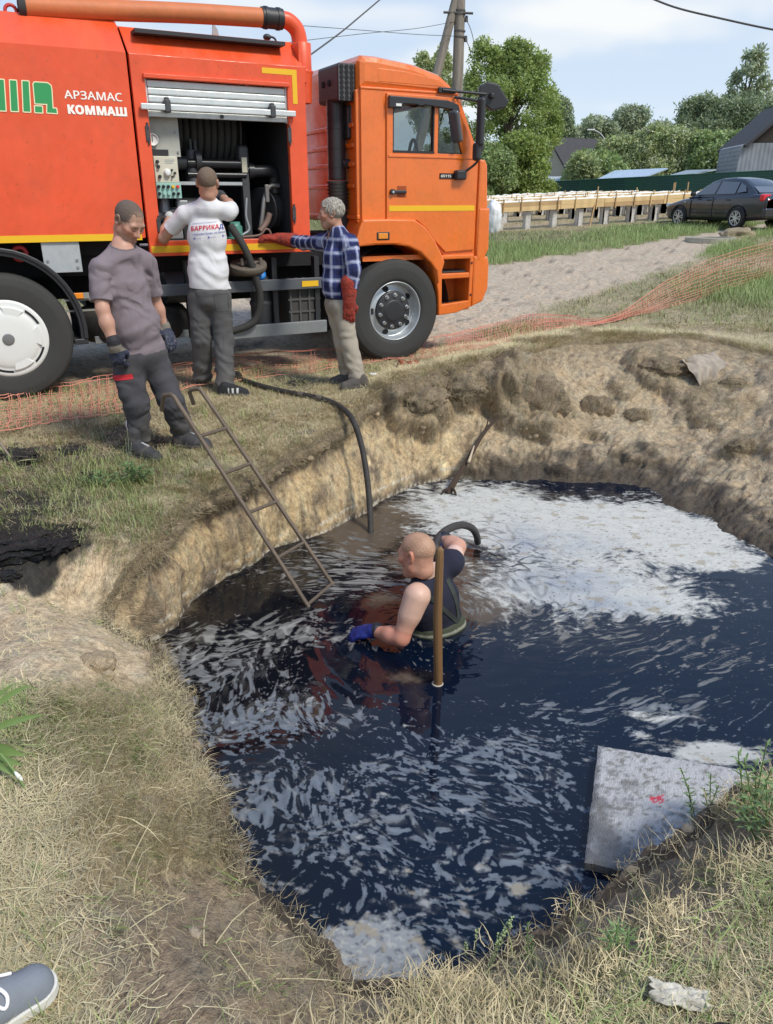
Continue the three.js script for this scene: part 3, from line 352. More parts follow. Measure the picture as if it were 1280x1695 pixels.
  // ---- control panel in the bay
  const cream = mat([0.62, 0.58, 0.46], 0.5, { map: rep(dust, 3) }), mint = mat([0.30, 0.52, 0.45], 0.5);
  const panel = P('control_panel', [bx(-2.385, -2.175, 1.785, 2.0, -0.17, -0.07, 0.006)], cream);
  P('backing_plate', bx(-2.4, -2.13, 2.0, 2.34, -0.13, -0.115), mat([0.42, 0.41, 0.36], 0.5, { map: rep(dust, 3) }), panel);
  for (const [x, y] of [[-2.16, 2.2], [-2.15, 2.04]]) P('bolt', xf(cyl(0.012, 0.012, 0.012, 6), x, y, -0.11, PI / 2), steel, panel);
  const gauge = P('pressure_gauge', xf(lathe([[0, 0], [0.05, 0], [0.05, 0.03], [0.042, 0.032], [0.042, 0.022], [0, 0.022]], 24), -2.37, 2.13, -0.115, PI / 2), white, panel); P('needle', bx(-2.374, -2.37, 2.115, 2.16, -0.088, -0.085), black, gauge);
  P('slot', bx(-2.38, -2.24, 2.005, 2.055, -0.115, -0.105), black, panel);
  P('button_plate', bx(-2.385, -2.165, 1.655, 1.785, -0.17, -0.066, 0.004), mint, panel);
  P('dial', xf(lathe([[0, 0.035], [0.018, 0.035], [0.026, 0.028], [0.03, 0.012], [0.036, 0]], 20), -2.275, 1.865, -0.07, PI / 2), white, panel);
  for (const [x, y, s] of [[-2.355, 1.955, 1], [-2.35, 1.915, 1], [-2.345, 1.835, 1], [-2.21, 1.865, 0.7], [-2.235, 1.835, 0.6], [-2.235, 1.89, 0.6]]) P('knob', xf(cyl(0.013 * s, 0.016 * s, 0.03, 12), x, y, -0.06, PI / 2), black, panel);
  const btn = [black, black, black, yellow, mat([0.7, 0.05, 0.03], 0.4), black, mint, mint, black, black];
  for (let i = 0; i < 10; i++) P('button', [xf(cyl(0.0125, 0.0145, 0.026, 14), -2.365 + (i % 5) * 0.042, 1.753 - floor(i / 5) * 0.058, -0.055, PI / 2), ...(btn[i] === black ? [box(0.006, 0.024, 0.012, -2.365 + (i % 5) * 0.042, 1.753 - floor(i / 5) * 0.058, -0.04)] : [])], btn[i], panel);
  P('small_print', [bx(-2.29, -2.2, 1.968, 1.973, -0.071, -0.069), bx(-2.29, -2.21, 1.955, 1.96, -0.071, -0.069), bx(-2.29, -2.22, 1.942, 1.947, -0.071, -0.069)], steel, panel);
  // ---- hose reel and roller fairlead inside the bay
  const reel = P('hose_reel', [xf(lathe([[0.16, -0.29], [0.16, 0.29]], 32), -1.8, 2.28, -0.72, 0, 0, PI / 2), ...[-0.3, 0.3].map((o) => xf(lathe([[0.1, -0.008], [0.43, -0.012], [0.44, 0], [0.43, 0.012], [0.1, 0.008]], 40), -1.8 + o, 2.28, -0.72, 0, 0, PI / 2))], black);
  { const hs = []; for (let k = 0; k < 9; k++) hs.push(xf(new THREE.TorusGeometry(0.36 - (k % 2) * 0.01, 0.032, 10, 40), -2.06 + k * 0.065, 2.28, -0.72, 0, PI / 2)); P('coiled_hose', hs, rubber, reel); }
  const fair = P('fairlead', [bx(-2.16, -1.45, 1.765, 1.8, -0.34, -0.28), bx(-1.52, -1.45, 1.3, 2.0, -0.36, -0.28, 0.006), bx(-1.54, -1.44, 1.94, 2.12, -0.4, -0.27, 0.03)], darkSteel);
  P('roller', [xf(cyl(0.042, 0.042, 0.5, 18), -1.78, 1.955, -0.3, 0, 0, PI / 2)], phys([0.02, 0.02, 0.022], 0.3), fair); P('roller', xf(cyl(0.024, 0.024, 0.56, 14), -1.76, 1.86, -0.28, 0, 0, PI / 2), phys([0.02, 0.02, 0.022], 0.3), fair);
  P('bright_rail', bx(-2.15, -1.53, 1.772, 1.8, -0.28, -0.262), galv, fair); P('label_plate', bx(-1.52, -1.47, 1.885, 2.015, -0.27, -0.262), mat([0.6, 0.56, 0.42], 0.5), fair);
  const pipes = P('valve_pipe', [tube([[-1.5, 1.9, -0.33], [-1.36, 1.9, -0.33], [-1.22, 1.9, -0.34], [-1.17, 1.86, -0.36], [-1.165, 1.74, -0.38]], 0.055, 28, 12), xf(cyl(0.075, 0.075, 0.05, 16), -1.165, 1.73, -0.38), xf(cyl(0.07, 0.07, 0.05, 16), -1.42, 1.9, -0.33, 0, 0, PI / 2)], phys([0.03, 0.03, 0.033], 0.32));
  P('valve_body', [xf(cyl(0.05, 0.07, 0.28, 14), -1.98, 1.93, -0.34), xf(cyl(0.085, 0.085, 0.05, 18), -1.93, 1.98, -0.32, 0, 0, PI / 2), xf(cyl(0.06, 0.06, 0.16, 14), -2.05, 1.96, -0.34, 0, 0, PI / 2), xf(cyl(0.016, 0.016, 0.12, 8), -1.98, 2.1, -0.33), tube([[-1.92, 1.93, -0.33], [-1.93, 2.12, -0.36], [-1.9, 2.36, -0.42]], 0.02, 14, 8)], darkSteel, pipes);
  const reel2 = P('small_hose_reel', [xf(cyl(0.06, 0.06, 0.18, 16), -1.24, 1.55, -0.42, 0, 0.5, PI / 2), ...[-0.09, 0.09].map((o) => xf(lathe([[0.05, -0.006], [0.2, -0.008], [0.21, 0], [0.2, 0.008], [0.05, 0.006]], 32), -1.24 + o * 0.88, 1.55, -0.42 - o * 0.48, 0, 0.5, PI / 2))], plastic);
  { const hs = []; for (let k = 0; k < 5; k++) { const o = -0.07 + k * 0.035; hs.push(xf(new THREE.TorusGeometry(0.165, 0.018, 8, 32), -1.24 + o * 0.88, 1.55, -0.42 - o * 0.48, 0, PI / 2 + 0.5)); } P('coiled_hose', hs, rubber, reel2); }
  P('crank', [tube([[-1.4, 1.36, -0.2], [-1.37, 1.5, -0.2], [-1.33, 1.66, -0.22], [-1.26, 1.76, -0.26], [-1.16, 1.77, -0.26]], 0.022, 20, 6), bx(-1.33, -1.29, 1.62, 1.78, -0.22, -0.18, 0.01)], mat([0.20, 0.19, 0.18], 0.5, { metalness: 0.4 }), reel2);
  P('hand_gun', [tube([[-1.42, 1.36, -0.15], [-1.34, 1.44, -0.17], [-1.3, 1.52, -0.18]], 0.03, 12, 8), tube([[-1.62, 1.315, -0.08], [-1.45, 1.33, -0.08], [-1.39, 1.38, -0.08], [-1.35, 1.37, -0.08], [-1.33, 1.32, -0.08]], 0.012, 24, 6)], mat([0.16, 0.1, 0.08], 0.6), reel2);
  const pump = P('pump_unit', [xf(cyl(0.06, 0.06, 0.2, 16), -2.27, 1.52, -0.25, 0, 0, PI / 2), bx(-2.38, -2.16, 1.3, 1.42, -0.4, -0.15, 0.02), xf(cyl(0.045, 0.06, 0.12, 14), -2.3, 1.6, -0.22), bx(-2.2, -2.1, 1.52, 1.64, -0.2, -0.12, 0.01)], steel);
  P('motor', [xf(cyl(0.11, 0.11, 0.26, 20), -2.02, 1.56, -0.4, 0, 0, PI / 2), bx(-2.12, -1.9, 1.3, 1.46, -0.5, -0.28)], black, pump); P('green_valve', [xf(lathe([[0.0, 0.15], [0.045, 0.15], [0.05, 0.12], [0.066, 0.11], [0.066, 0.02], [0.085, 0.01], [0.085, 0]], 20), -1.66, 1.3, -0.16)], mat([0.07, 0.22, 0.17], 0.45), pump);
  P('hose_tail', tube([[-1.53, 1.66, -0.16], [-1.55, 1.5, -0.15], [-1.53, 1.38, -0.14], [-1.6, 1.33, -0.14]], 0.014, 18, 8), steel, pump);
  // ---- lettering and emblem printed on the tank
  { const w = 1024, h = 320, c = document.createElement('canvas'); c.width = w; c.height = h; const g = c.getContext('2d'); g.clearRect(0, 0, w, h);
    // emblem: slanted bars and a stepped block
    const poly = (p) => { g.beginPath(); p.forEach(([x, y], i) => (i ? g.lineTo(x, y) : g.moveTo(x, y))); g.closePath(); g.lineJoin = 'round'; g.strokeStyle = '#f0e2b8'; g.lineWidth = 15; g.stroke(); g.fillStyle = '#2f9455'; g.fill(); };
    const B = (x) => poly([[x + 20, 42], [x + 66, 42], [x + 44, 258], [x - 6, 258]]); B(12); B(102); B(192);
    poly([[300, 46], [396, 46], [418, 62], [420, 90], [408, 226], [436, 226], [436, 260], [362, 258], [372, 196], [282, 196], [290, 60]]); poly([[276, 216], [330, 216], [326, 260], [272, 260]]);
    g.fillStyle = '#f5efe6'; g.textBaseline = 'alphabetic';
    g.save(); g.translate(512, 148); g.scale(1.26, 1); g.font = '82px sans-serif'; g.fillText('АРЗАМАС', 0, 0); g.strokeStyle = '#f5efe6'; g.lineWidth = 2; g.strokeText('АРЗАМАС', 0, 0); g.restore();
    g.save(); g.translate(516, 258); g.scale(1.12, 1); g.font = 'bold 88px sans-serif'; g.fillText('КОММАШ', 0, 0); g.lineWidth = 5; g.strokeStyle = '#f5efe6'; g.strokeText('КОММАШ', 0, 0); g.restore();
    const t = new THREE.CanvasTexture(c); t.colorSpace = THREE.SRGBColorSpace; const pl = new THREE.PlaneGeometry(1.02, 0.319); pl.translate(-3.51 + 0.45, 2.395, 0.004);
    const m = finish(new THREE.Mesh(pl, mat([1, 1, 1], 0.5, { map: t, alphaTest: 0.5 }))); m.name = 'lettering'; m.userData.label = 'green emblem and white lettering on the red tank'; body.add(m); }
  // ---- pipe along the top and the cyclone at its end
  const boom = P('suction_pipe', [tube([[-3.27, 3.075, -0.3], [-2.6, 3.11, -0.3], [-1.9, 3.15, -0.3], [-1.22, 3.175, -0.3]], 0.078, 20, 18)], mat([0.60, 0.17, 0.055], 0.6, { map: rep(dust, 2) }), truck, 'faded orange pipe lying along the top');
  P('pipe_mouth', [xf(cyl(0.082, 0.084, 0.05, 18, true), -3.25, 3.076, -0.3, 0, 0, PI / 2), xf(cyl(0.07, 0.07, 0.02, 18), -3.26, 3.076, -0.3, 0, 0, PI / 2)], rubber, boom);
  P('coupling', [xf(cyl(0.085, 0.085, 0.2, 18), -1.14, 3.178, -0.3, 0, 0, PI / 2), xf(cyl(0.092, 0.092, 0.03, 18), -1.2, 3.178, -0.3, 0, 0, PI / 2), xf(cyl(0.092, 0.092, 0.03, 18), -1.08, 3.178, -0.3, 0, 0, PI / 2)], black, boom);
  P('pipe_bend', [tube([[-1.05, 3.178, -0.3], [-0.97, 3.165, -0.3], [-0.895, 3.1, -0.3], [-0.87, 2.98, -0.3], [-0.868, 2.86, -0.3]], 0.072, 28, 16)], red, boom);
  P('cyclone', [xf(lathe([[0, 0.02], [0.08, 0], [0.083, 0.0], [0.095, 0.24], [0.104, 0.255], [0.104, 0.275], [0.092, 0.28], [0.092, 0.5], [0, 0.505]], 26), -0.86, 2.5, -0.3), bx(-0.9, -0.86, 2.66, 2.8, -0.21, -0.19, 0.01)], red, boom);
  P('roof_hatch', [xf(lathe([[0, 0.16], [0.12, 0.15], [0.2, 0.11], [0.26, 0.04], [0.27, 0]], 30), -2.55, 3.03, -1.15)], red); P('lifting_eye', [xf(new THREE.TorusGeometry(0.042, 0.014, 8, 20), -3.33, 3.05, -0.36)], mat([0.5, 0.04, 0.03], 0.5));
  P('roof_fin', [prism([[-1.62, 3.0], [-1.54, 3.0], [-1.56, 3.1], [-1.6, 3.16]], -0.62, -0.6)], galv); P('roof_lamp', [tube([[-1.0, 2.98, -0.55], [-1.02, 3.06, -0.55], [-1.08, 3.08, -0.55]], 0.01, 10, 6), xf(new THREE.SphereGeometry(0.04, 12, 8), -1.1, 3.07, -0.55, 0, 0, 0, [1, 0.7, 1])], darkSteel);

  // ---- cab
  const cab = P('cab', [
    prism([[-0.385, 1.42], [0.25, 1.42], [0.45, 1.22], [0.62, 1.06], [1.0, 1.08], [1.0, 2.02], [0.70, 2.625], [-0.385, 2.625]], -0.06, -0.012, 0.006, [[[-0.06, 2.07], [0.425, 2.07], [0.425, 2.55], [-0.06, 2.55]], [[0.475, 2.07], [0.80, 2.07], [0.63, 2.5], [0.475, 2.52]]]),
    prism([[-0.385, 1.42], [0.25, 1.42], [0.45, 1.22], [0.62, 1.06], [1.0, 1.08], [1.0, 2.02], [0.70, 2.625], [-0.385, 2.625]], -2.43, -2.385, 0.006, [[[-0.06, 2.07], [0.425, 2.07], [0.425, 2.55], [-0.06, 2.55]], [[0.475, 2.07], [0.80, 2.07], [0.63, 2.5], [0.475, 2.52]]]),
    bx(-0.40, -0.35, 1.43, 2.64, -2.40, -0.04, 0.02), bx(-0.35, 0.72, 2.6, 2.63, -2.4, -0.05), bx(0.93, 1.12, 1.1, 2.03, -2.36, -0.08, 0.04), bx(-0.36, 1.0, 1.05, 1.1, -2.38, -0.06),
    xf(box(0.06, 0.05, 2.34), 0.70, 2.6, -1.22)], orange, truck, 'orange forward cab');
  P('rear_rib', [...[1.75, 1.95, 2.12, 2.3].map((y) => bx(-0.425, -0.395, y, y + 0.045, -2.2, -0.12, 0.012)), bx(-0.43, -0.395, 1.46, 1.5, -2.4, -0.03, 0.01), bx(-0.425, -0.39, 1.43, 2.62, -0.09, -0.04, 0.012)], orange, cab);
  P('roof', [prism([[-0.40, 2.63], [0.70, 2.63], [0.63, 2.72], [0.5, 2.80], [0.2, 2.87], [-0.2, 2.91], [-0.36, 2.91], [-0.40, 2.86]], -2.41, -0.015, 0.06), prism([[-0.39, 2.622], [0.71, 2.622], [0.69, 2.645], [-0.39, 2.645]], -2.425, -0.004, 0.008), prism([[-0.2, 2.69], [0.52, 2.69], [0.44, 2.755], [0.1, 2.80], [-0.2, 2.81]], -0.05, -0.012, 0.008)], orange, cab);
  const door = P('door', [prism([[-0.115, 1.445], [0.24, 1.445], [0.36, 1.36], [0.46, 1.24], [0.6, 1.12], [0.965, 1.135], [0.975, 2.03], [0.665, 2.6], [-0.115, 2.6]], -0.012, 0.012, 0.008, [[[-0.045, 2.085], [0.425, 2.085], [0.425, 2.54], [-0.045, 2.54]], [[0.475, 2.085], [0.775, 2.085], [0.615, 2.48], [0.475, 2.5]]]), bx(-0.1, 0.95, 2.035, 2.06, 0.008, 0.02, 0.006)], orange, cab);
  P('window', [bx(-0.055, 0.435, 2.075, 2.55, -0.03, -0.026)], phys([0.75, 0.78, 0.78], 0.03, { transmission: 1, thickness: 0 }), door); P('quarter_window', prism([[0.465, 2.075], [0.79, 2.075], [0.62, 2.49], [0.465, 2.51]], -0.03, -0.026), phys([0.75, 0.78, 0.78], 0.03, { transmission: 1, thickness: 0 }), door);
  P('window_seal', [bx(-0.05, 0.43, 2.08, 2.1, -0.026, 0.016), bx(-0.05, -0.036, 2.1, 2.54, -0.026, 0.01), bx(0.415, 0.428, 2.1, 2.54, -0.026, 0.01), bx(0.47, 0.48, 2.09, 2.5, -0.026, 0.01), bx(0.48, 0.77, 2.082, 2.092, -0.026, 0.012)], black, door);
  P('wind_deflector', [prism([[-0.11, 2.47], [0.02, 2.47], [0.05, 2.51], [0.2, 2.51], [0.22, 2.5], [0.26, 2.5], [0.28, 2.51], [0.6, 2.485], [0.645, 2.45], [0.7, 2.47], [0.68, 2.53], [0.55, 2.565], [-0.11, 2.575]], 0.016, 0.06, 0.008)], phys([0.03, 0.03, 0.033], 0.25), door); P('sticker', bx(-0.04, 0.02, 2.487, 2.51, 0.058, 0.0625), white, door);
  P('handle', [bx(-0.085, 0.1, 1.7, 1.735, 0.016, 0.045, 0.012), xf(cyl(0.026, 0.026, 0.03, 14), -0.06, 1.718, 0.03, PI / 2)], plastic, door); P('handle_recess', bx(0.0, 0.11, 1.665, 1.775, 0.005, 0.0135, 0.003), mat([0.35, 0.06, 0.005], 0.5), door); P('key_cap', xf(cyl(0.012, 0.012, 0.01, 12), -0.06, 1.718, 0.047, PI / 2), chrome, door);
  P('stripe', bx(-0.09, 0.945, 1.535, 1.588, 0.01, 0.0155), yellow, door);
  { const w = 256, h = 64, c = document.createElement('canvas'); c.width = w; c.height = h; const g = c.getContext('2d'); g.fillStyle = '#1a1616'; g.fillRect(0, 0, w, h); g.fillStyle = '#e8e4dc'; g.font = 'bold 44px sans-serif'; g.save(); g.translate(14, 48); g.scale(1.35, 1); g.fillText('65115', 0, 0); g.restore(); const t = new THREE.CanvasTexture(c); t.colorSpace = THREE.SRGBColorSpace; const pl = new THREE.PlaneGeometry(0.2, 0.05); pl.translate(0.6, 1.872, 0.0205); const m = finish(new THREE.Mesh(pl, mat([1, 1, 1], 0.4, { map: t }))); m.name = 'number_badge'; door.add(m); P('badge_plate', bx(0.5, 0.7, 1.846, 1.898, 0.01, 0.019), black, door); }
  // inside the cab
  P('seat', [bx(0.02, 0.3, 1.45, 1.7, -0.75, -0.2, 0.06), bx(-0.12, 0.06, 1.6, 2.3, -0.72, -0.24, 0.07), bx(-0.08, 0.04, 2.28, 2.48, -0.6, -0.36, 0.05), bx(-0.12, 0.06, 1.6, 2.3, -1.9, -1.4, 0.07)], mat([0.07, 0.07, 0.08], 0.9), cab);
  P('steering_wheel', [xf(new THREE.TorusGeometry(0.22, 0.018, 10, 36), 0.5, 2.02, -0.55, 0, PI / 2 - 0.3, 0.0), rod(V(0.5, 2.02, -0.55), V(0.72, 1.75, -0.55), 0.03)], black, cab); P('dashboard', [bx(0.62, 0.93, 1.6, 2.06, -2.3, -0.12, 0.06), bx(0.4, 0.6, 2.14, 2.32, -1.5, -1.2, 0.03)], mat([0.05, 0.05, 0.055], 0.8), cab);
  P('windscreen', xf(box(0.012, 0.66, 2.2), 0.855, 2.32, -1.22, 0, 0, 0.46), phys([0.8, 0.84, 0.84], 0.03, { transmission: 1, thickness: 0 }), cab); for (const z of [-0.07, -2.37]) P('screen_pillar', xf(box(0.06, 0.7, 0.07), 0.85, 2.32, z, 0, 0, 0.46), orange, cab);
  // corner panel, bumper, steps
  P('corner_panel', [prism([[0.985, 1.12], [1.06, 1.12], [1.115, 1.2], [1.115, 1.58], [1.09, 1.98], [1.06, 2.035], [0.99, 2.035]], -0.16, 0.02, 0.02), prism([[0.99, 1.0], [1.1, 1.04], [1.15, 1.14], [1.14, 1.56], [1.0, 1.56]], -0.2, 0.03, 0.02)], orange, cab);
  P('bumper', [prism([[0.955, 0.53], [1.10, 0.58], [1.165, 0.72], [1.165, 0.98], [1.145, 1.06], [0.955, 1.075]], -2.44, 0.03, 0.025)], orange, cab);
  const step = P('step_well', [prism([[0.40, 1.09], [0.47, 0.9], [0.515, 0.7], [0.53, 0.46], [0.76, 0.475], [0.95, 0.53], [0.965, 1.09]], -0.05, 0.02, 0.012, [[[0.565, 0.575], [0.91, 0.6], [0.915, 1.045], [0.545, 1.045], [0.56, 0.9]]]), bx(0.53, 0.95, 0.5, 1.07, -0.31, -0.29), bx(0.53, 0.56, 0.5, 1.06, -0.3, -0.04), bx(0.91, 0.94, 0.52, 1.06, -0.3, -0.04), bx(0.545, 0.93, 0.84, 0.9, -0.3, 0.012, 0.014), bx(0.545, 0.93, 0.5, 0.56, -0.3, 0.012, 0.014), bx(0.53, 0.95, 1.05, 1.08, -0.3, -0.03)], orange, cab);
  for (const y of [0.9, 0.56]) P('tread', [bx(0.585, 0.9, y, y + 0.016, -0.24, -0.03, 0.01), ...Array.from({ length: 9 }, (_, i) => bx(0.60 + i * 0.034, 0.618 + i * 0.034, y + 0.014, y + 0.026, -0.22, -0.05))], plastic, step);
  for (const [x, y] of [[0.935, 1.0], [0.935, 0.66]]) P('bolt_hole', xf(cyl(0.012, 0.012, 0.008, 10), x, y, 0.022, PI / 2), black, step);
  const fo = [], fi = []; for (let i = 0; i <= 16; i++) { const a = PI - i / 16 * (PI * 0.97); }
  const fender = P('fender', [prism([[-0.50, 1.2], [-0.44, 1.38], [-0.40, 1.46], [-0.1, 1.463], [0.2, 1.455], [0.34, 1.37], [0.44, 1.255], [0.545, 1.09], [0.575, 1.02], [0.50, 0.80], [0.475, 0.93], [0.40, 1.02], [0.27, 1.13], [0.13, 1.19], [-0.04, 1.215], [-0.25, 1.215]], -0.42, 0.045, 0.018), xf(box(0.42, 0.006, 0.006), -0.16, 1.235, 0.045)], orange, cab);
  P('marker_lamp', [bx(-0.25, -0.1, 1.26, 1.34, 0.03, 0.052, 0.01)], black, fender); P('amber_lens', bx(-0.235, -0.125, 1.272, 1.328, 0.045, 0.06, 0.008), phys([0.75, 0.26, 0.03], 0.25), fender);
  P('wheel_arch', [new THREE.CylinderGeometry(0.68, 0.68, 0.95, 32, 1, true, PI / 2 - 0.1, PI + 0.2)].map((g) => xf(g, 0.0, 0.54, -0.5, PI / 2)), void_, cab);
  // mirrors
  const mirrors = P('mirror_arm', [tube([[0.64, 2.6, 0.03], [0.74, 2.58, 0.1], [0.84, 2.56, 0.16], [0.9, 2.5, 0.17], [0.9, 2.2, 0.17], [0.87, 2.02, 0.16], [0.76, 1.9, 0.06]], 0.013, 40, 8), rod(V(0.5, 2.655, 0.03), V(1.06, 2.64, 0.06), 0.014), bx(0.46, 0.66, 2.63, 2.68, 0.0, 0.03, 0.006), bx(0.67, 0.79, 1.835, 1.93, 0.0, 0.09, 0.02), xf(cyl(0.022, 0.022, 0.05, 10), 0.9, 2.34, 0.17), xf(cyl(0.022, 0.022, 0.05, 10), 0.9, 2.14, 0.17)], plastic);
  P('mirror_head', [xf(new RoundedBoxGeometry(0.06, 0.44, 0.09, 4, 0.028), 0.855, 2.37, 0.2, 0, 0.3)], plastic, mirrors); P('wide_mirror', [xf(new RoundedBoxGeometry(0.07, 0.17, 0.09, 4, 0.03), 0.845, 2.1, 0.17, 0, 0.3)], plastic, mirrors);
  { const s = new THREE.Shape([[-0.17, 0.1], [-0.08, 0.145], [0.04, 0.13], [0.19, -0.04], [0.165, -0.1], [0.0, -0.14], [-0.1, -0.08], [-0.17, 0.03]].map((p) => new THREE.Vector2(...p))); const g = new THREE.ExtrudeGeometry(s, { depth: 0.05, bevelEnabled: true, bevelSize: 0.02, bevelThickness: 0.02, bevelSegments: 3 }); P('kerb_mirror', [xf(g, 1.09, 2.62, 0.04, 0, -0.35, -0.05, 0.8)], plastic, mirrors); P('clamp', [bx(1.02, 1.07, 2.6, 2.65, 0.07, 0.13, 0.015)], black, mirrors); }
  P('inner_mirror', [xf(new RoundedBoxGeometry(0.06, 0.3, 0.13, 4, 0.03), 0.64, 2.33, 0.07, 0, 0.3, 0.28)], phys([0.09, 0.09, 0.1], 0.2), mirrors, 'grey-backed mirror by the quarter window');
  // air intake
  const intake = P('air_intake', [bx(-0.575, -0.40, 2.52, 2.845, -0.60, -0.1, 0.03), xf(cyl(0.09, 0.09, 0.72, 22), -0.5, 2.19, -0.34), ...[2.42, 2.3, 2.12, 1.95, 1.85].map((y) => xf(cyl(0.0935, 0.0935, 0.012, 22), -0.5, y, -0.34)), bx(-0.44, -0.39, 2.2, 2.5, -0.5, -0.2, 0.02), xf(cyl(0.045, 0.045, 0.1, 12), -0.43, 1.98, -0.27, 0, 0, PI / 2), xf(cyl(0.03, 0.03, 0.16, 12), -0.39, 2.42, -0.22)], plastic, truck, 'black air intake with grille behind the cab');
  P('grille_hole', Array.from({ length: 21 }, (_, i) => xf(cyl(0.02, 0.02, 0.012, 14), -0.542 + (i % 3) * 0.052, 2.55 + floor(i / 3) * 0.043, -0.099, PI / 2)), void_, intake); P('grille_bars', [bx(-0.575, -0.405, 2.525, 2.84, -0.106, -0.0985, 0.003)], mat([0.075, 0.075, 0.08], 0.5), intake);
  for (const z of [-0.46, -0.32]) P('port', xf(cyl(0.03, 0.03, 0.012, 16), -0.576, 2.69, z, 0, 0, PI / 2), void_, intake);
  { const pr = []; for (let i = 0; i <= 16; i++) pr.push([0.088 + (i % 2) * 0.022, i * 0.017]); P('bellows', [xf(lathe(pr, 24), -0.5, 1.55, -0.34), xf(cyl(0.075, 0.075, 0.2, 20), -0.47, 1.46, -0.34, 0, 0, 0.2)], rubber, intake); }
  // chassis and what hangs on it
  P('chassis', [bx(-8, 0.9, 0.75, 1.0, -0.95, -0.85), bx(-8, 0.9, 0.75, 1.0, -1.65, -1.55), bx(-8.0, -2.55, 1.18, 1.33, -2.3, -0.25), bx(-7.9, -2.7, 1.0, 1.2, -0.5, -0.35), bx(-2.4, -0.5, 1.0, 1.17, -2.2, -0.5), xf(cyl(0.2, 0.2, 1.9, 18), -0.1, 0.55, -1.2, PI / 2), bx(-0.45, 0.6, 0.6, 1.3, -1.75, -0.75), xf(cyl(0.1, 0.1, 2.2, 14), -3.78, 0.53, -1.2, PI / 2), xf(cyl(0.1, 0.1, 2.2, 14), -5.1, 0.53, -1.2, PI / 2), bx(-2.9, -1.0, 0.55, 1.0, -2.3, -1.75)], void_);
  const railM = mat([0.12, 0.125, 0.135], 0.5, { metalness: 0.3, map: rep(dust, 2) }), railL = mat([0.25, 0.255, 0.255], 0.55, { metalness: 0.3, map: rep(dust, 2) });
  const rail = P('side_guard', [bx(-2.62, -0.82, 0.815, 0.92, -0.05, -0.012, 0.006)], railM); P('reflector', bx(-1.06, -0.885, 0.838, 0.892, -0.014, -0.007), yellow, rail); P('lower_rail', bx(-1.85, -0.80, 0.375, 0.495, -0.06, -0.014, 0.006), railL, rail); P('lower_rail', bx(-3.05, -2.0, 0.39, 0.46, -0.3, -0.27, 0.006), railL, rail); for (const x of [-1.35, -0.9, -2.2]) P('bracket', bx(x, x + 0.05, 0.4, 1.12, -0.15, -0.06), black, rail);
  const batt = P('battery_box', [bx(-1.18, -0.845, 0.42, 0.86, -0.5, -0.09, 0.012)], mat([0.05, 0.047, 0.045], 0.75)); P('rib', [...[0.46, 0.58, 0.7, 0.8].map((y) => bx(-1.185, -0.84, y, y + 0.02, -0.1, -0.076)), ...[-1.17, -1.07, -0.97, -0.87].map((x) => bx(x, x + 0.018, 0.42, 0.86, -0.1, -0.074)), ...[-1.14, -1.05, -0.96, -0.88].map((x) => bx(x, x + 0.03, 0.855, 0.885, -0.48, -0.1, 0.006))], mat([0.075, 0.072, 0.07], 0.7), batt);
  const tankL = P('fluid_tank', [xf(lathe([[0, 0], [0.1, 0], [0.11, 0.02], [0.11, 0.24], [0.118, 0.25], [0.118, 0.28], [0.105, 0.29], [0.1, 0.5], [0.07, 0.53], [0, 0.53]], 24), -1.43, 0.42, -0.2)], mat([0.055, 0.057, 0.06], 0.5)); P('blue_cap', [xf(lathe([[0, 0.05], [0.03, 0.05], [0.055, 0.045], [0.06, 0.03], [0.06, 0]], 20), -1.47, 0.955, -0.1, 0.9)], mat([0.015, 0.2, 0.62], 0.35), tankL);
  P('hose_bracket', [xf(lathe([[0, 0.02], [0.17, 0.02], [0.175, 0.01], [0.175, -0.02], [0.16, -0.05], [0.0, -0.05]], 24), -1.6, 1.06, -0.02, 0.25, 0, 0.1), bx(-1.66, -1.54, 1.07, 1.1, -0.02, 0.06, 0.01), xf(cyl(0.018, 0.018, 0.06, 10), -1.68, 1.1, 0.05), xf(cyl(0.018, 0.018, 0.06, 10), -1.5, 1.1, 0.05), bx(-1.72, -1.5, 0.96, 1.04, -0.3, -0.06)], mat([0.17, 0.14, 0.11], 0.75, { metalness: 0.3, map: rep(dust, 3) }));
  P('drain_hose', [tube([[-1.75, 1.42, -0.02], [-1.68, 1.27, 0.07], [-1.62, 1.12, 0.09], [-1.57, 0.96, 0.08], [-1.53, 0.78, 0.06], [-1.56, 0.6, 0.04], [-1.66, 0.5, 0.02], [-1.95, 0.42, -0.05]], 0.035, 50, 10)], rubber);
  P('cross_pipe', [xf(cyl(0.15, 0.15, 0.5, 20), -2.1, 0.86, -0.35, 0, 0, PI / 2)], mat([0.05, 0.055, 0.06], 0.5)); P('plate', [bx(-3.41, -3.105, 1.06, 1.31, -0.03, -0.018, 0.003)], galv, truck, 'bare metal plate under the tank'); for (const [x, y] of [[-3.375, 1.16], [-3.375, 1.1], [-3.14, 1.16], [-3.14, 1.1]]) P('bolt', xf(cyl(0.012, 0.012, 0.012, 6), x, y, -0.014, PI / 2), steel);
  P('tow_eye', [xf(new THREE.TorusGeometry(0.05, 0.02, 8, 20), -3.58, 1.22, -0.1)], mat([0.45, 0.03, 0.03], 0.5)); P('side_lamp', bx(-3.21, -3.13, 0.835, 0.885, -0.03, -0.01, 0.006), phys([0.8, 0.25, 0.02], 0.3)); P('lamp_bar', [bx(-3.3, -2.6, 0.815, 0.83, -0.06, -0.04), bx(-3.3, -2.6, 0.72, 0.735, -0.08, -0.06), bx(-3.13, -3.08, 0.835, 0.885, -0.03, -0.012)], mat([0.24, 0.23, 0.2], 0.6));
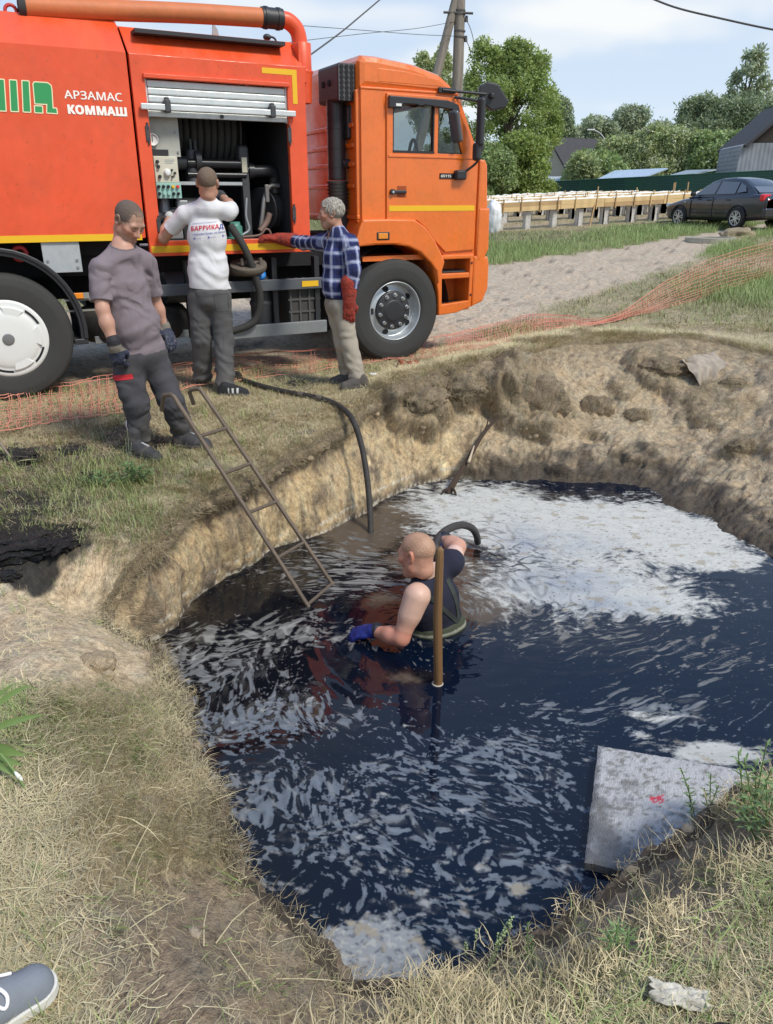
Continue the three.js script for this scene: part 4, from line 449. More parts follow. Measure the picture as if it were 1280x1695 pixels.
  P('spare_tyre', [xf(lathe([[0.26, -0.13], [0.42, -0.155], [0.49, -0.14], [0.525, -0.09], [0.53, 0], [0.525, 0.09], [0.49, 0.14], [0.42, 0.155], [0.26, 0.13]], 48), -2.62, 0.53, -0.62)], mat([0.035, 0.032, 0.03], 0.85), truck, 'dark spare tyre slung flat under the body');
  // mudguard over the rear wheel
  { const oc = (rx, ry, n0, n1) => Array.from({ length: 25 }, (_, i) => { const a = lerp(n0, n1, i / 24); return [-3.8 + rx * cos(a), 0.56 + ry * sin(a)]; }); const ring = [...oc(0.645, 0.70, -0.12, PI * 1.05), ...oc(0.605, 0.655, PI * 1.05, -0.12)]; const lip = [...oc(0.665, 0.72, -0.1, PI * 1.05), ...oc(0.63, 0.685, PI * 1.05, -0.1)]; P('mudguard', [prism(ring, -0.62, -0.005, 0.006), prism(lip, -0.05, 0.012, 0.008), bx(-3.26, -3.14, 0.44, 0.49, -0.6, 0.0, 0.01)], plastic); }
  // wheels: the axle points along z
  const tyreG = (w) => { const pr = [[0.30, -w * 0.36], [0.31, -w * 0.46], [0.345, -w * 0.5], [0.40, -w * 0.52], [0.46, -w * 0.515], [0.495, -w * 0.485], [0.515, -w * 0.44], [0.53, -w * 0.40], [0.538, -w * 0.2], [0.539, -w * 0.19], [0.525, -w * 0.185], [0.525, -w * 0.165], [0.539, -w * 0.16], [0.54, -w * 0.03], [0.526, -w * 0.025], [0.526, w * 0.025], [0.54, w * 0.03], [0.539, w * 0.16], [0.525, w * 0.165], [0.525, w * 0.185], [0.539, w * 0.19], [0.538, w * 0.2], [0.53, w * 0.40], [0.515, w * 0.44], [0.508, w * 0.46], [0.506, w * 0.475], [0.495, w * 0.485], [0.46, w * 0.515], [0.44, w * 0.525], [0.435, w * 0.518], [0.40, w * 0.522], [0.345, w * 0.5], [0.338, w * 0.49], [0.31, w * 0.46], [0.30, w * 0.36]]; const g = lathe(pr, 72); g.rotateX(PI / 2); return g; };
  const sideUv = (g) => { const p = g.attributes.position, u = g.attributes.uv; for (let i = 0; i < p.count; i++) { u.setXY(i, p.getX(i), p.getY(i) + p.getZ(i)); } return g; };
  const frontWheel = (x, z, flip) => {
    const wheel = new THREE.Group(); wheel.name = 'front_wheel'; wheel.position.set(x, 0.535, z); if (flip) wheel.rotation.y = PI; truck.add(wheel);
    const q = (n, g, m) => part(n, g, m, wheel);
    q('tyre', sideUv(tyreG(0.32)), rubber);
    const rg = lathe([[0.313, 0.135], [0.306, 0.15], [0.298, 0.148], [0.285, 0.12], [0.28, 0.07], [0.262, 0.035], [0.2, 0.075], [0.17, 0.085]], 56); rg.rotateX(PI / 2); q('rim', rg, mat([0.56, 0.57, 0.58], 0.36, { metalness: 0.55, map: rep(dust, 3) }));
    const hub = lathe([[0, 0.118], [0.09, 0.118], [0.11, 0.114], [0.118, 0.105], [0.19, 0.1], [0.205, 0.09], [0.208, 0.06]], 48); hub.rotateX(PI / 2); q('hub_cap', hub, mat([0.028, 0.028, 0.031], 0.42));
    for (let i = 0; i < 10; i++) { const a = i / 10 * 2 * PI + 0.2; q('wheel_nut', [xf(cyl(0.014, 0.017, 0.035, 6), 0.166 * cos(a), 0.166 * sin(a), 0.115, PI / 2), xf(cyl(0.022, 0.022, 0.008, 12), 0.166 * cos(a), 0.166 * sin(a), 0.103, PI / 2)], chrome); }
    for (let i = 0; i < 5; i++) { const a = i / 5 * 2 * PI + 0.62; q('hand_hole', xf(cyl(0.032, 0.032, 0.012, 18), 0.236 * cos(a), 0.236 * sin(a), 0.056, PI / 2 - 0.5 * sin(a), 0, 0), void_); }
  };
  frontWheel(0, -0.155, false); frontWheel(0, -2.3, true);
  const rearWheel = (x, z, flip) => {
    const wheel = new THREE.Group(); wheel.name = 'rear_wheel'; wheel.position.set(x, 0.535, z); if (flip) wheel.rotation.y = PI; truck.add(wheel); const q = (n, g, m) => part(n, g, m, wheel);
    q('tyre', sideUv(tyreG(0.3)), rubber);
    const cov = lathe([[0, 0.185], [0.16, 0.18], [0.22, 0.172], [0.245, 0.16], [0.262, 0.15], [0.30, 0.155], [0.325, 0.145], [0.328, 0.13]], 60); cov.rotateX(PI / 2); q('wheel_cover', cov, white);
    const rw2 = []; for (let i = 0; i < 5; i++) { const a = i / 5 * 2 * PI + 0.05, s = new THREE.Shape(); s.absarc(0, 0, 0.262, a - 0.3, a + 0.3, false); s.absarc(0, 0, 0.195, a + 0.22, a - 0.22, true); const g = new THREE.ExtrudeGeometry(s, { depth: 0.016, bevelEnabled: true, bevelSize: 0.008, bevelThickness: 0.008, bevelSegments: 2, curveSegments: 14 }); g.translate(0, 0, 0.15); rw2.push(g); } q('cover_lobe', rw2, white);
    const sl = []; for (let i = 0; i < 5; i++) { const a = (i + 0.5) / 5 * 2 * PI + 0.05, s = new THREE.Shape(); s.absarc(0, 0, 0.29, a - 0.27, a + 0.27, false); s.absarc(0, 0, 0.272, a + 0.25, a - 0.25, true); const g = new THREE.ExtrudeGeometry(s, { depth: 0.006, bevelEnabled: false, curveSegments: 14 }); g.translate(0, 0, 0.151); sl.push(g); } q('vent_slot', sl, void_);
    const cap = lathe([[0, 0.196], [0.04, 0.195], [0.048, 0.188], [0.05, 0.176]], 28); cap.rotateX(PI / 2); q('centre_cap', cap, mat([0.16, 0.16, 0.16], 0.6));
    const t2 = sideUv(tyreG(0.3)); t2.translate(0, 0, -0.34); q('inner_tyre', t2, rubber);
  };
  rearWheel(-3.79, -0.145, false); rearWheel(-5.11, -0.145, false); rearWheel(-3.79, -2.31, true); rearWheel(-5.11, -2.31, true);
}
// ---------------------------------------------------------------- figures: distance fields meshed as surface nets
// a field is a list of parts joined with a smooth minimum; q = [kind, ...]
const cap = (a, b, ra, rb = ra) => ({ t: 0, a, b, ra, rb, d: b.clone().sub(a), l2: max(1e-9, b.distanceToSquared(a)) });
const ell = (c, r, X, Y, Z) => ({ t: 1, c, r, X: X ?? V(1, 0, 0), Y: Y ?? V(0, 1, 0), Z: Z ?? V(0, 0, 1) });
const cutBy = (prim, p, n) => ({ ...prim, cp: p, cn: n });
function prim(q, x, y, z) {
  let v;
  if (q.t === 0) { const ax = x - q.a.x, ay = y - q.a.y, az = z - q.a.z; let h = (ax * q.d.x + ay * q.d.y + az * q.d.z) / q.l2; h = h < 0 ? 0 : h > 1 ? 1 : h; const bx = ax - q.d.x * h, by = ay - q.d.y * h, bz = az - q.d.z * h; v = sqrt(bx * bx + by * by + bz * bz) - (q.ra + (q.rb - q.ra) * h); }
  else { const dx = x - q.c.x, dy = y - q.c.y, dz = z - q.c.z, a = (dx * q.X.x + dy * q.X.y + dz * q.X.z), b = (dx * q.Y.x + dy * q.Y.y + dz * q.Y.z), c = (dx * q.Z.x + dy * q.Z.y + dz * q.Z.z), r = q.r; const k0 = sqrt((a / r[0]) ** 2 + (b / r[1]) ** 2 + (c / r[2]) ** 2), k1 = sqrt((a / r[0] ** 2) ** 2 + (b / r[1] ** 2) ** 2 + (c / r[2] ** 2) ** 2); v = k1 < 1e-9 ? -min(r[0], r[1], r[2]) : k0 * (k0 - 1) / k1; }
  if (q.cp) { const w = (x - q.cp.x) * q.cn.x + (y - q.cp.y) * q.cn.y + (z - q.cp.z) * q.cn.z; if (w > v) v = w; }
  return v;
}
const smin = (a, b, k) => { const h = max(k - abs(a - b), 0) / k; return min(a, b) - h * h * k * 0.25; };
const smax = (a, b, k) => -smin(-a, -b, k);
function field(list, k) {
  const S = 22, n = list.length, D = new Float64Array(n * S);
  list.forEach((q, i) => { const o = i * S; D[o] = q.t; D[o + 1] = q.k ?? k; D[o + 2] = q.cp ? 1 : 0; if (q.cp) { D.set([q.cn.x, q.cn.y, q.cn.z, q.cp.dot(q.cn)], o + 3); }
    if (q.t === 0) D.set([q.a.x, q.a.y, q.a.z, q.d.x, q.d.y, q.d.z, 1 / q.l2, q.ra, q.rb - q.ra], o + 7); else D.set([q.c.x, q.c.y, q.c.z, q.X.x / q.r[0], q.X.y / q.r[0], q.X.z / q.r[0], q.Y.x / q.r[1], q.Y.y / q.r[1], q.Y.z / q.r[1], q.Z.x / q.r[2], q.Z.y / q.r[2], q.Z.z / q.r[2], 1 / q.r[0], 1 / q.r[1], 1 / q.r[2]], o + 7); });
  return (x, y, z) => {
    let m = 1e9;
    for (let i = 0, o = 0; i < n; i++, o += S) {
      let v; const ax = x - D[o + 7], ay = y - D[o + 8], az = z - D[o + 9];
      if (D[o] === 0) { const dx = D[o + 10], dy = D[o + 11], dz = D[o + 12]; let h = (ax * dx + ay * dy + az * dz) * D[o + 13]; h = h < 0 ? 0 : h > 1 ? 1 : h; const p = ax - dx * h, q = ay - dy * h, r = az - dz * h; v = sqrt(p * p + q * q + r * r) - D[o + 14] - D[o + 15] * h; }
      else { const p = ax * D[o + 10] + ay * D[o + 11] + az * D[o + 12], q = ax * D[o + 13] + ay * D[o + 14] + az * D[o + 15], r = ax * D[o + 16] + ay * D[o + 17] + az * D[o + 18], k0 = sqrt(p * p + q * q + r * r), e = p * D[o + 19], f = q * D[o + 20], g = r * D[o + 21], k1 = sqrt(e * e + f * f + g * g); v = k1 < 1e-9 ? -0.05 : k0 * (k0 - 1) / k1; }
      if (D[o + 2] === 1) { const w = x * D[o + 3] + y * D[o + 4] + z * D[o + 5] - D[o + 6]; if (w > v) v = w; }
      const kk = D[o + 1], df = m > v ? m - v : v - m; m = m < v ? m : v; if (df < kk) { const h = (kk - df) / kk; m -= h * h * kk * 0.25; }
    }
    return m;
  };
}
function boundsOf(list, pad = 0.03) { const lo = V(1e9, 1e9, 1e9), hi = V(-1e9, -1e9, -1e9), e = V(); for (const q of list) { if (q.t === 0) { for (const [p, r] of [[q.a, q.ra], [q.b, q.rb]]) { lo.min(e.copy(p).addScalar(-r - pad)); hi.max(e.copy(p).addScalar(r + pad)); } } else { const r = max(...q.r) + pad; lo.min(e.copy(q.c).addScalar(-r)); hi.max(e.copy(q.c).addScalar(r)); } } return [lo, hi]; }
function nets(f, [lo, hi], h, color) {
  const nx = Math.ceil((hi.x - lo.x) / h) + 1, ny = Math.ceil((hi.y - lo.y) / h) + 1, nz = Math.ceil((hi.z - lo.z) / h) + 1, F3 = new Float32Array(nx * ny * nz).fill(1), B = 5;
  for (let bk = 0; bk < nz; bk += B) for (let bj = 0; bj < ny; bj += B) for (let bi = 0; bi < nx; bi += B) { // blocks far from the surface are not sampled finely
    const c = f(lo.x + (bi + B / 2) * h, lo.y + (bj + B / 2) * h, lo.z + (bk + B / 2) * h), far = abs(c) > B * h * 1.7 + 0.02;
    for (let k = bk; k < min(bk + B, nz); k++) for (let j = bj; j < min(bj + B, ny); j++) for (let i = bi; i < min(bi + B, nx); i++) F3[(k * ny + j) * nx + i] = far ? c : f(lo.x + i * h, lo.y + j * h, lo.z + k * h);
  }
  const id = new Int32Array(nx * ny * nz).fill(-1), P = [], I = [];
  const at = (i, j, k) => (k * ny + j) * nx + i, E = [[0, 1], [0, 2], [0, 4], [1, 3], [1, 5], [2, 3], [2, 6], [3, 7], [4, 5], [4, 6], [5, 7], [6, 7]], v = new Float32Array(8);
  for (let k = 0; k < nz - 1; k++) for (let j = 0; j < ny - 1; j++) for (let i = 0; i < nx - 1; i++) {
    let m = 0; for (let c = 0; c < 8; c++) { v[c] = F3[at(i + (c & 1), j + ((c >> 1) & 1), k + (c >> 2))]; if (v[c] < 0) m |= 1 << c; }
    if (m === 0 || m === 255) continue;
    let sx = 0, sy = 0, sz = 0, n = 0;
    for (const [a, b] of E) if ((v[a] < 0) !== (v[b] < 0)) { const t = v[a] / (v[a] - v[b]); sx += (a & 1) + t * ((b & 1) - (a & 1)); sy += ((a >> 1) & 1) + t * (((b >> 1) & 1) - ((a >> 1) & 1)); sz += (a >> 2) + t * ((b >> 2) - (a >> 2)); n++; }
    id[at(i, j, k)] = P.length / 3; P.push(lo.x + (i + sx / n) * h, lo.y + (j + sy / n) * h, lo.z + (k + sz / n) * h);
  }
  const quad = (a, b, c, d, flip) => { if (a < 0 || b < 0 || c < 0 || d < 0) return; flip ? I.push(a, c, b, a, d, c) : I.push(a, b, c, a, c, d); };
  for (let k = 1; k < nz - 1; k++) for (let j = 1; j < ny - 1; j++) for (let i = 1; i < nx - 1; i++) {
    const s = F3[at(i, j, k)] < 0;
    if (s !== F3[at(i + 1, j, k)] < 0) quad(id[at(i, j - 1, k - 1)], id[at(i, j, k - 1)], id[at(i, j, k)], id[at(i, j - 1, k)], !s);
    if (s !== F3[at(i, j + 1, k)] < 0) quad(id[at(i - 1, j, k - 1)], id[at(i - 1, j, k)], id[at(i, j, k)], id[at(i, j, k - 1)], !s);
    if (s !== F3[at(i, j, k + 1)] < 0) quad(id[at(i - 1, j - 1, k)], id[at(i, j - 1, k)], id[at(i, j, k)], id[at(i - 1, j, k)], !s);
  }
  const g = new THREE.BufferGeometry(), n = P.length / 3, N = new Float32Array(n * 3), U = new Float32Array(n * 2), K = color ? new Float32Array(n * 3) : null, e = h * 0.6;
  for (let q = 0; q < n; q++) { const x = P[q * 3], y = P[q * 3 + 1], z = P[q * 3 + 2]; let a = f(x + e, y, z) - f(x - e, y, z), b = f(x, y + e, z) - f(x, y - e, z), c = f(x, y, z + e) - f(x, y, z - e); const L = hypot(a, b, c) || 1; N[q * 3] = a / L; N[q * 3 + 1] = b / L; N[q * 3 + 2] = c / L; U[q * 2] = x + z * 0.7; U[q * 2 + 1] = y; if (K) { const r = color(x, y, z, a / L, b / L, c / L); K[q * 3] = r[0]; K[q * 3 + 1] = r[1]; K[q * 3 + 2] = r[2]; } }
  g.setAttribute('position', new THREE.Float32BufferAttribute(P, 3)); g.setAttribute('normal', new THREE.BufferAttribute(N, 3)); g.setAttribute('uv', new THREE.BufferAttribute(U, 2)); if (K) g.setAttribute('color', new THREE.BufferAttribute(K, 3)); g.setIndex(I); return g;
}
const weave = dataTex(256, (u, v) => { const a = 0.5 + 0.25 * sin(u * 2 * PI * 64) * sin(v * 2 * PI * 64) + wrapN(u, v, 24) * 0.5; return [a, a, a]; });
const clothMat = (o = {}) => new THREE.MeshStandardMaterial({ color: 0xffffff, vertexColors: true, roughness: 0.92, bumpMap: rep(weave, 8), bumpScale: 0.0012, ...o });
const skinMat = phys([1, 1, 1], 0.5, { vertexColors: true, bumpMap: rep(weave, 3), bumpScale: 0.0007 });
// ---- heads: own axes x to the person's left, y up, z forward; origin between the ears
function headField() {
  const L = [ell(V(0, 0.032, -0.014), [0.077, 0.086, 0.100]), { ...ell(V(0, -0.04, 0.028), [0.059, 0.074, 0.066]), k: 0.05 }, { ...cap(V(-0.014, -0.104, 0.064), V(0.014, -0.104, 0.064), 0.021), k: 0.035 }, { ...cap(V(0, -0.05, -0.028), V(0, -0.085, -0.034), 0.054, 0.053), k: 0.04 }];
  for (const s of [-1, 1]) L.push({ ...cap(V(s * 0.05, -0.07, 0.005), V(s * 0.02, -0.1, 0.05), 0.02), k: 0.04 }, { ...ell(V(s * 0.045, -0.018, 0.062), [0.026, 0.02, 0.024]), k: 0.03 });
  const nose = [cap(V(0, 0.006, 0.090), V(0, -0.034, 0.112), 0.0075, 0.0125), cap(V(-0.013, -0.039, 0.098), V(0.013, -0.039, 0.098), 0.0085)];
  const BROW = cap(V(-0.034, 0.02, 0.077), V(0.034, 0.02, 0.077), 0.0155); const BROWF = field([BROW], 0.01), base = field(L, 0.04), ns = field(nose, 0.012);
  return (x, y, z) => {
    const X = abs(x); let v = base(x, y, z);
    if (v > 0.06 || v < -0.05) return v > 0 ? v - 0.02 : v + 0.01;
    v = smin(v, BROWF(X * 0.9, y - 0.004 * (1 - X * 20), z), 0.018); // brow
    v = smax(v, -(hypot(X - 0.031, (y + 0.003) * 1.25, z - 0.101) - 0.0165), 0.016); // eye socket
    v = smin(v, hypot(X - 0.031, (y + 0.004) * 1.15, z - 0.0775) - 0.0135, 0.006); // eyeball under the lid
    v = smin(v, ns(x, y, z), 0.016);
    const lip = hypot(max(0, X - 0.016) * 0.8, (y + 0.063) * 1.2, z - 0.087 + X * X * 8) - 0.0085, lip2 = hypot(max(0, X - 0.013) * 0.8, (y + 0.076) * 1.1, z - 0.086 + X * X * 8) - 0.0088;
    v = smin(v, min(lip, lip2), 0.008);
    v = smax(v, -(hypot(max(0, X - 0.021), (y + 0.0695) * 2.2, (z - 0.1 + X * X * 7) * 0.8) - 0.0062), 0.004);
    const ex = X - 0.077 - (-z - 0.012) * 0.25, er = hypot((y - 0.0) / 1.5, z + 0.018 + y * 0.18); let ear = hypot(max(0, abs(ex) - 0.005), max(0, er - 0.017)) - 0.0045; ear = smax(ear, -(hypot(ex - 0.009, (y + 0.002) / 1.5, (z + 0.016) * 1.05) - 0.0125), 0.004);
    return smin(v, ear, 0.007);
  };
}
const HEAD = headField();
const skinC = (o = {}) => { const b = o.base ?? [0.50, 0.285, 0.205]; return (x, y, z) => { const X = abs(x), c = [...b], n = 1 + 0.22 * fbm(x * 60, y * 60, z * 60, 2); mixc(c, [b[0] * 1.02, b[1] * 0.72, b[2] * 0.66], (o.ruddy ?? 0.5) * (gs(X, y, 0.05, -0.03, 0.028) * (z > 0.03 ? 1 : 0) + gs(X, y, 0.0, -0.035, 0.016) * (z > 0.09 ? 1 : 0) + (X > 0.07 ? 0.7 : 0)));
  if (z > 0.07) { mixc(c, [b[0] * 0.8, b[1] * 0.5, b[2] * 0.48], 0.75 * exp(-(((y + 0.0695) / 0.011) ** 2)) * sst(0.027, 0.018, X)); mixc(c, [0.07, 0.035, 0.025], 0.9 * exp(-(((y + 0.007) / 0.0032) ** 2)) * exp(-(((X - 0.031) / 0.014) ** 2))); mixc(c, o.hair ?? [0.08, 0.055, 0.04], 0.7 * exp(-(((y - 0.021 - (X < 0.05 ? (X - 0.03) * 0.1 : 0)) / 0.0055) ** 2)) * sst(0.055, 0.045, X) * sst(0.008, 0.014, X)); }
  if (o.scalp) mixc(c, o.scalpC, 0.8 * sst(0.022, -0.012, o.scalp(X, y, z) + 0.004 * pn(x * 90, y * 90, z * 90)));
  if (o.stubble && z > -0.02) mixc(c, [0.16, 0.115, 0.09], o.stubble * sst(-0.035, -0.062, y + 0.1 * max(0, X - 0.045)) * sst(-0.155, -0.12, y) * (0.75 + 0.5 * pn(x * 300, y * 300, z * 300)) * (1 - gs(X, y, 0, -0.07, 0.016)));
  return c.map((q) => q * n); }; };
function frame(fwd, up) { const Z = fwd.clone().normalize(), X = up.clone().cross(Z).normalize(), Y = Z.clone().cross(X).normalize(); return new THREE.Matrix4().makeBasis(X, Y, Z); }
function headGeo(pos, fwd, up, o, scale = 1) { const g = nets(HEAD, [V(-0.1, -0.17, -0.135), V(0.1, 0.14, 0.14)], 0.0034, skinC(o)); const m = frame(fwd, up); m.scale(V(scale, scale, scale)); m.setPosition(pos); return g.applyMatrix4(m); }
function hairGeo(pos, fwd, up, f, cells, color, scale = 1) { const g = nets(f, [V(-0.12, -0.13, -0.15), V(0.12, 0.16, 0.14)], cells, color); const m = frame(fwd, up); m.scale(V(scale, scale, scale)); m.setPosition(pos); return g.applyMatrix4(m); }
const cropped = (th, line) => (x, y, z) => { const k = hypot(x / (0.077 + th), (y - 0.032) / (0.086 + th), (z + 0.014) / (0.100 + th)), v = (k - 1) * 0.088; return smax(max(v, -(hypot(x / 0.07, (y - 0.032) / 0.079, (z + 0.014) / 0.092) - 1) * 0.08), line(abs(x), y, z) + 0.004 * pn(x * 90, y * 90, z * 90) + 0.006 * pn(x * 30, y * 30, z * 30), 0.004) + 0.0016 * pn(x * 150, y * 150, z * 150); };
// ---- hands: u towards the fingertips, n out of the back of the hand, side towards the thumb
function handGeo(wrist, u, n, o = {}) {
  u = u.clone().normalize(); n = n.clone().sub(u.clone().multiplyScalar(n.dot(u))).normalize(); const s = u.clone().cross(n).normalize().multiplyScalar(o.thumb ?? 1), k = o.scale ?? 1, th = o.thick ?? 0.002, curl = o.curl ?? 0.5;
  const at = (a, b, c) => wrist.clone().addScaledVector(u, a * k).addScaledVector(n, b * k).addScaledVector(s, c * k);
  const L = [{ ...ell(at(0.05, 0, 0), [(0.053 + th) * k, (0.018 + th) * k, (0.042 + th) * k], u, n, s), k: 0.02 }, cap(at(-0.01, 0, 0), at(0.03, 0, 0), (0.027 + th) * k, (0.026 + th) * k)];
  const spread = [-0.031, -0.0105, 0.0105, 0.031], len = [0.062, 0.078, 0.082, 0.074];
  for (let i = 0; i < 4; i++) { // little finger to forefinger
    let p = at(0.092 - abs(i - 2) * 0.004, 0.0, spread[i]), a = 0.1 + curl * (o.each ? o.each[i] : 1) * 0.6; const fr = (0.0088 + th * 0.8) * k;
    for (let j = 0; j < 3; j++) { const l = len[i] * [0.45, 0.3, 0.25][j] * k * 1.05, d = u.clone().multiplyScalar(cos(a)).addScaledVector(n, -sin(a)).addScaledVector(s, (i - 1.5) * 0.05); const b = p.clone().addScaledVector(d, l); L.push({ ...cap(p, b, fr * (1 - 0.08 * j), fr * (0.94 - 0.08 * j)), k: 0.006 }); p = b; a += curl * (o.each ? o.each[i] : 1) * (0.75 + 0.15 * j); }
  }
  const t0 = at(0.022, -0.006, 0.03), t1 = at(0.05, -0.018 - 0.01 * curl, 0.053), t2 = at(0.082, -0.032 - 0.02 * curl, 0.052 - 0.012 * curl); L.push({ ...cap(t0, t1, (0.0135 + th) * k, (0.011 + th) * k), k: 0.012 }, { ...cap(t1, t2, (0.011 + th) * k, (0.009 + th) * k), k: 0.006 });
  if (o.cuff) L.push({ ...cap(at(-o.cuff, 0, 0), at(0.0, 0, 0), o.cuffR0 * k, o.cuffR1 * k), k: 0.012 });
  const F0 = field(L, 0.008), nz = o.crease ?? 0.0012, f = (x, y, z) => F0(x, y, z) + nz * pn(x * 70, y * 70, z * 70);
  const wc = wrist; const col = (x, y, z) => { const a = ((x - wc.x) * u.x + (y - wc.y) * u.y + (z - wc.z) * u.z) / k; return o.color(a, x, y, z); };
  return nets(f, boundsOf(L, 0.02), o.cell ?? 0.0042, col);
}
// ---- shoes: a heel point on the ground and a toe direction
function shoeGeo(heel, dir, len, wid, o) {
  const d = dir.clone().setY(0).normalize(), s = V(d.z, 0, -d.x), at = (a, y, c = 0) => heel.clone().addScaledVector(d, a * len).addScaledVector(s, c).add(V(0, y, 0));
  const L = [cap(at(0.14, 0.045), at(0.45, 0.045), wid * 0.42, wid * 0.44), cap(at(0.45, 0.036), at(0.8, 0.026), wid * 0.46, wid * 0.44), cap(at(0.16, 0.05), at(0.2, 0.09 + (o.high ?? 0)), wid * 0.42, wid * 0.42), cap(at(0.22, 0.085), at(0.6, 0.05), wid * 0.34, wid * 0.36)];
  const F0 = field(L, 0.03), y0 = heel.y; const f = (x, y, z) => { let v = smax(F0(x, y, z) + 0.0016 * pn(x * 40, y * 40, z * 40), y0 - y, 0.008); const sl = max(F0(x, y0 + 0.03, z) - 0.006, y - (y0 + 0.026), y0 - y); return min(v, sl); };
  return nets(f, boundsOf(L, 0.03), 0.006, (x, y, z, nx, ny) => o.color(y - y0, ((x - heel.x) * d.x + (z - heel.z) * d.z) / len, (x - heel.x) * s.x + (z - heel.z) * s.z, x, y, z, ny));
}
function fold(x, y, z, seed, f = 9, v = 0) { if (v > 0.05 || v < -0.05) return 0; const w = pn(x * f * 0.5 + seed, y * f * 0.5, z * f * 0.5); return 0.55 * pn(x * f + w * 1.8 + seed, y * f * 1.7 + w, z * f + seed) + 0.3 * (1 - 2 * abs(pn(x * f * 1.4 + seed * 2 + w, y * f * 1.1 + w * 2, z * f * 1.4))) - 0.1; }
const arm = (s, e, w, r = [0.055, 0.044, 0.03]) => [cap(s, e, r[0], r[1]), { ...cap(e, e.clone().lerp(w, 0.35), r[1] * 0.98, r[1] * 0.98), k: 0.02 }, cap(e.clone().lerp(w, 0.35), w, r[1] * 0.98, r[2])];
const leg = (h, k, a, r = [0.09, 0.06, 0.042]) => [cap(h, k, r[0], r[1]), cap(k, a, r[1], r[2])];
function torso(pel, che, nec, sl, sr, fwd, fat = 1, infl = 0) {
  const up = nec.clone().sub(pel).normalize(), X = up.clone().cross(fwd).normalize(), Z = X.clone().cross(up).normalize(), mid = pel.clone().lerp(che, 0.5);
  return [ell(che.clone().addScaledVector(up, -0.02), [0.165 * fat + infl, 0.175 + infl, 0.118 * fat + infl], X, up, Z), ell(mid.clone().addScaledVector(Z, 0.012), [0.158 * fat + infl, 0.19 + infl, 0.116 * fat + infl], X, up, Z), ell(pel, [0.165 * fat + infl, 0.14 + infl, 0.122 * fat + infl], X, up, Z), ...[sl, sr].map((s) => ({ ...cap(nec.clone().addScaledVector(up, -0.035), s.clone().lerp(nec, 0.1), 0.062 + infl * 0.7, 0.055 + infl), k: 0.05 })), { ...cap(nec.clone().addScaledVector(up, -0.05), nec, 0.075 + infl, 0.058 + infl * 0.6), k: 0.05 }];
}
const neckCap = (nk, hd, f, u, r = 0.06) => { const M = frame(f, u), p = V(0, -0.075, -0.033).applyMatrix4(M).add(hd); return { ...cap(nk.clone().lerp(p, -0.15), p, r, 0.055), k: 0.03 }; };
const sub3 = (p, b) => p.clone().sub(b);
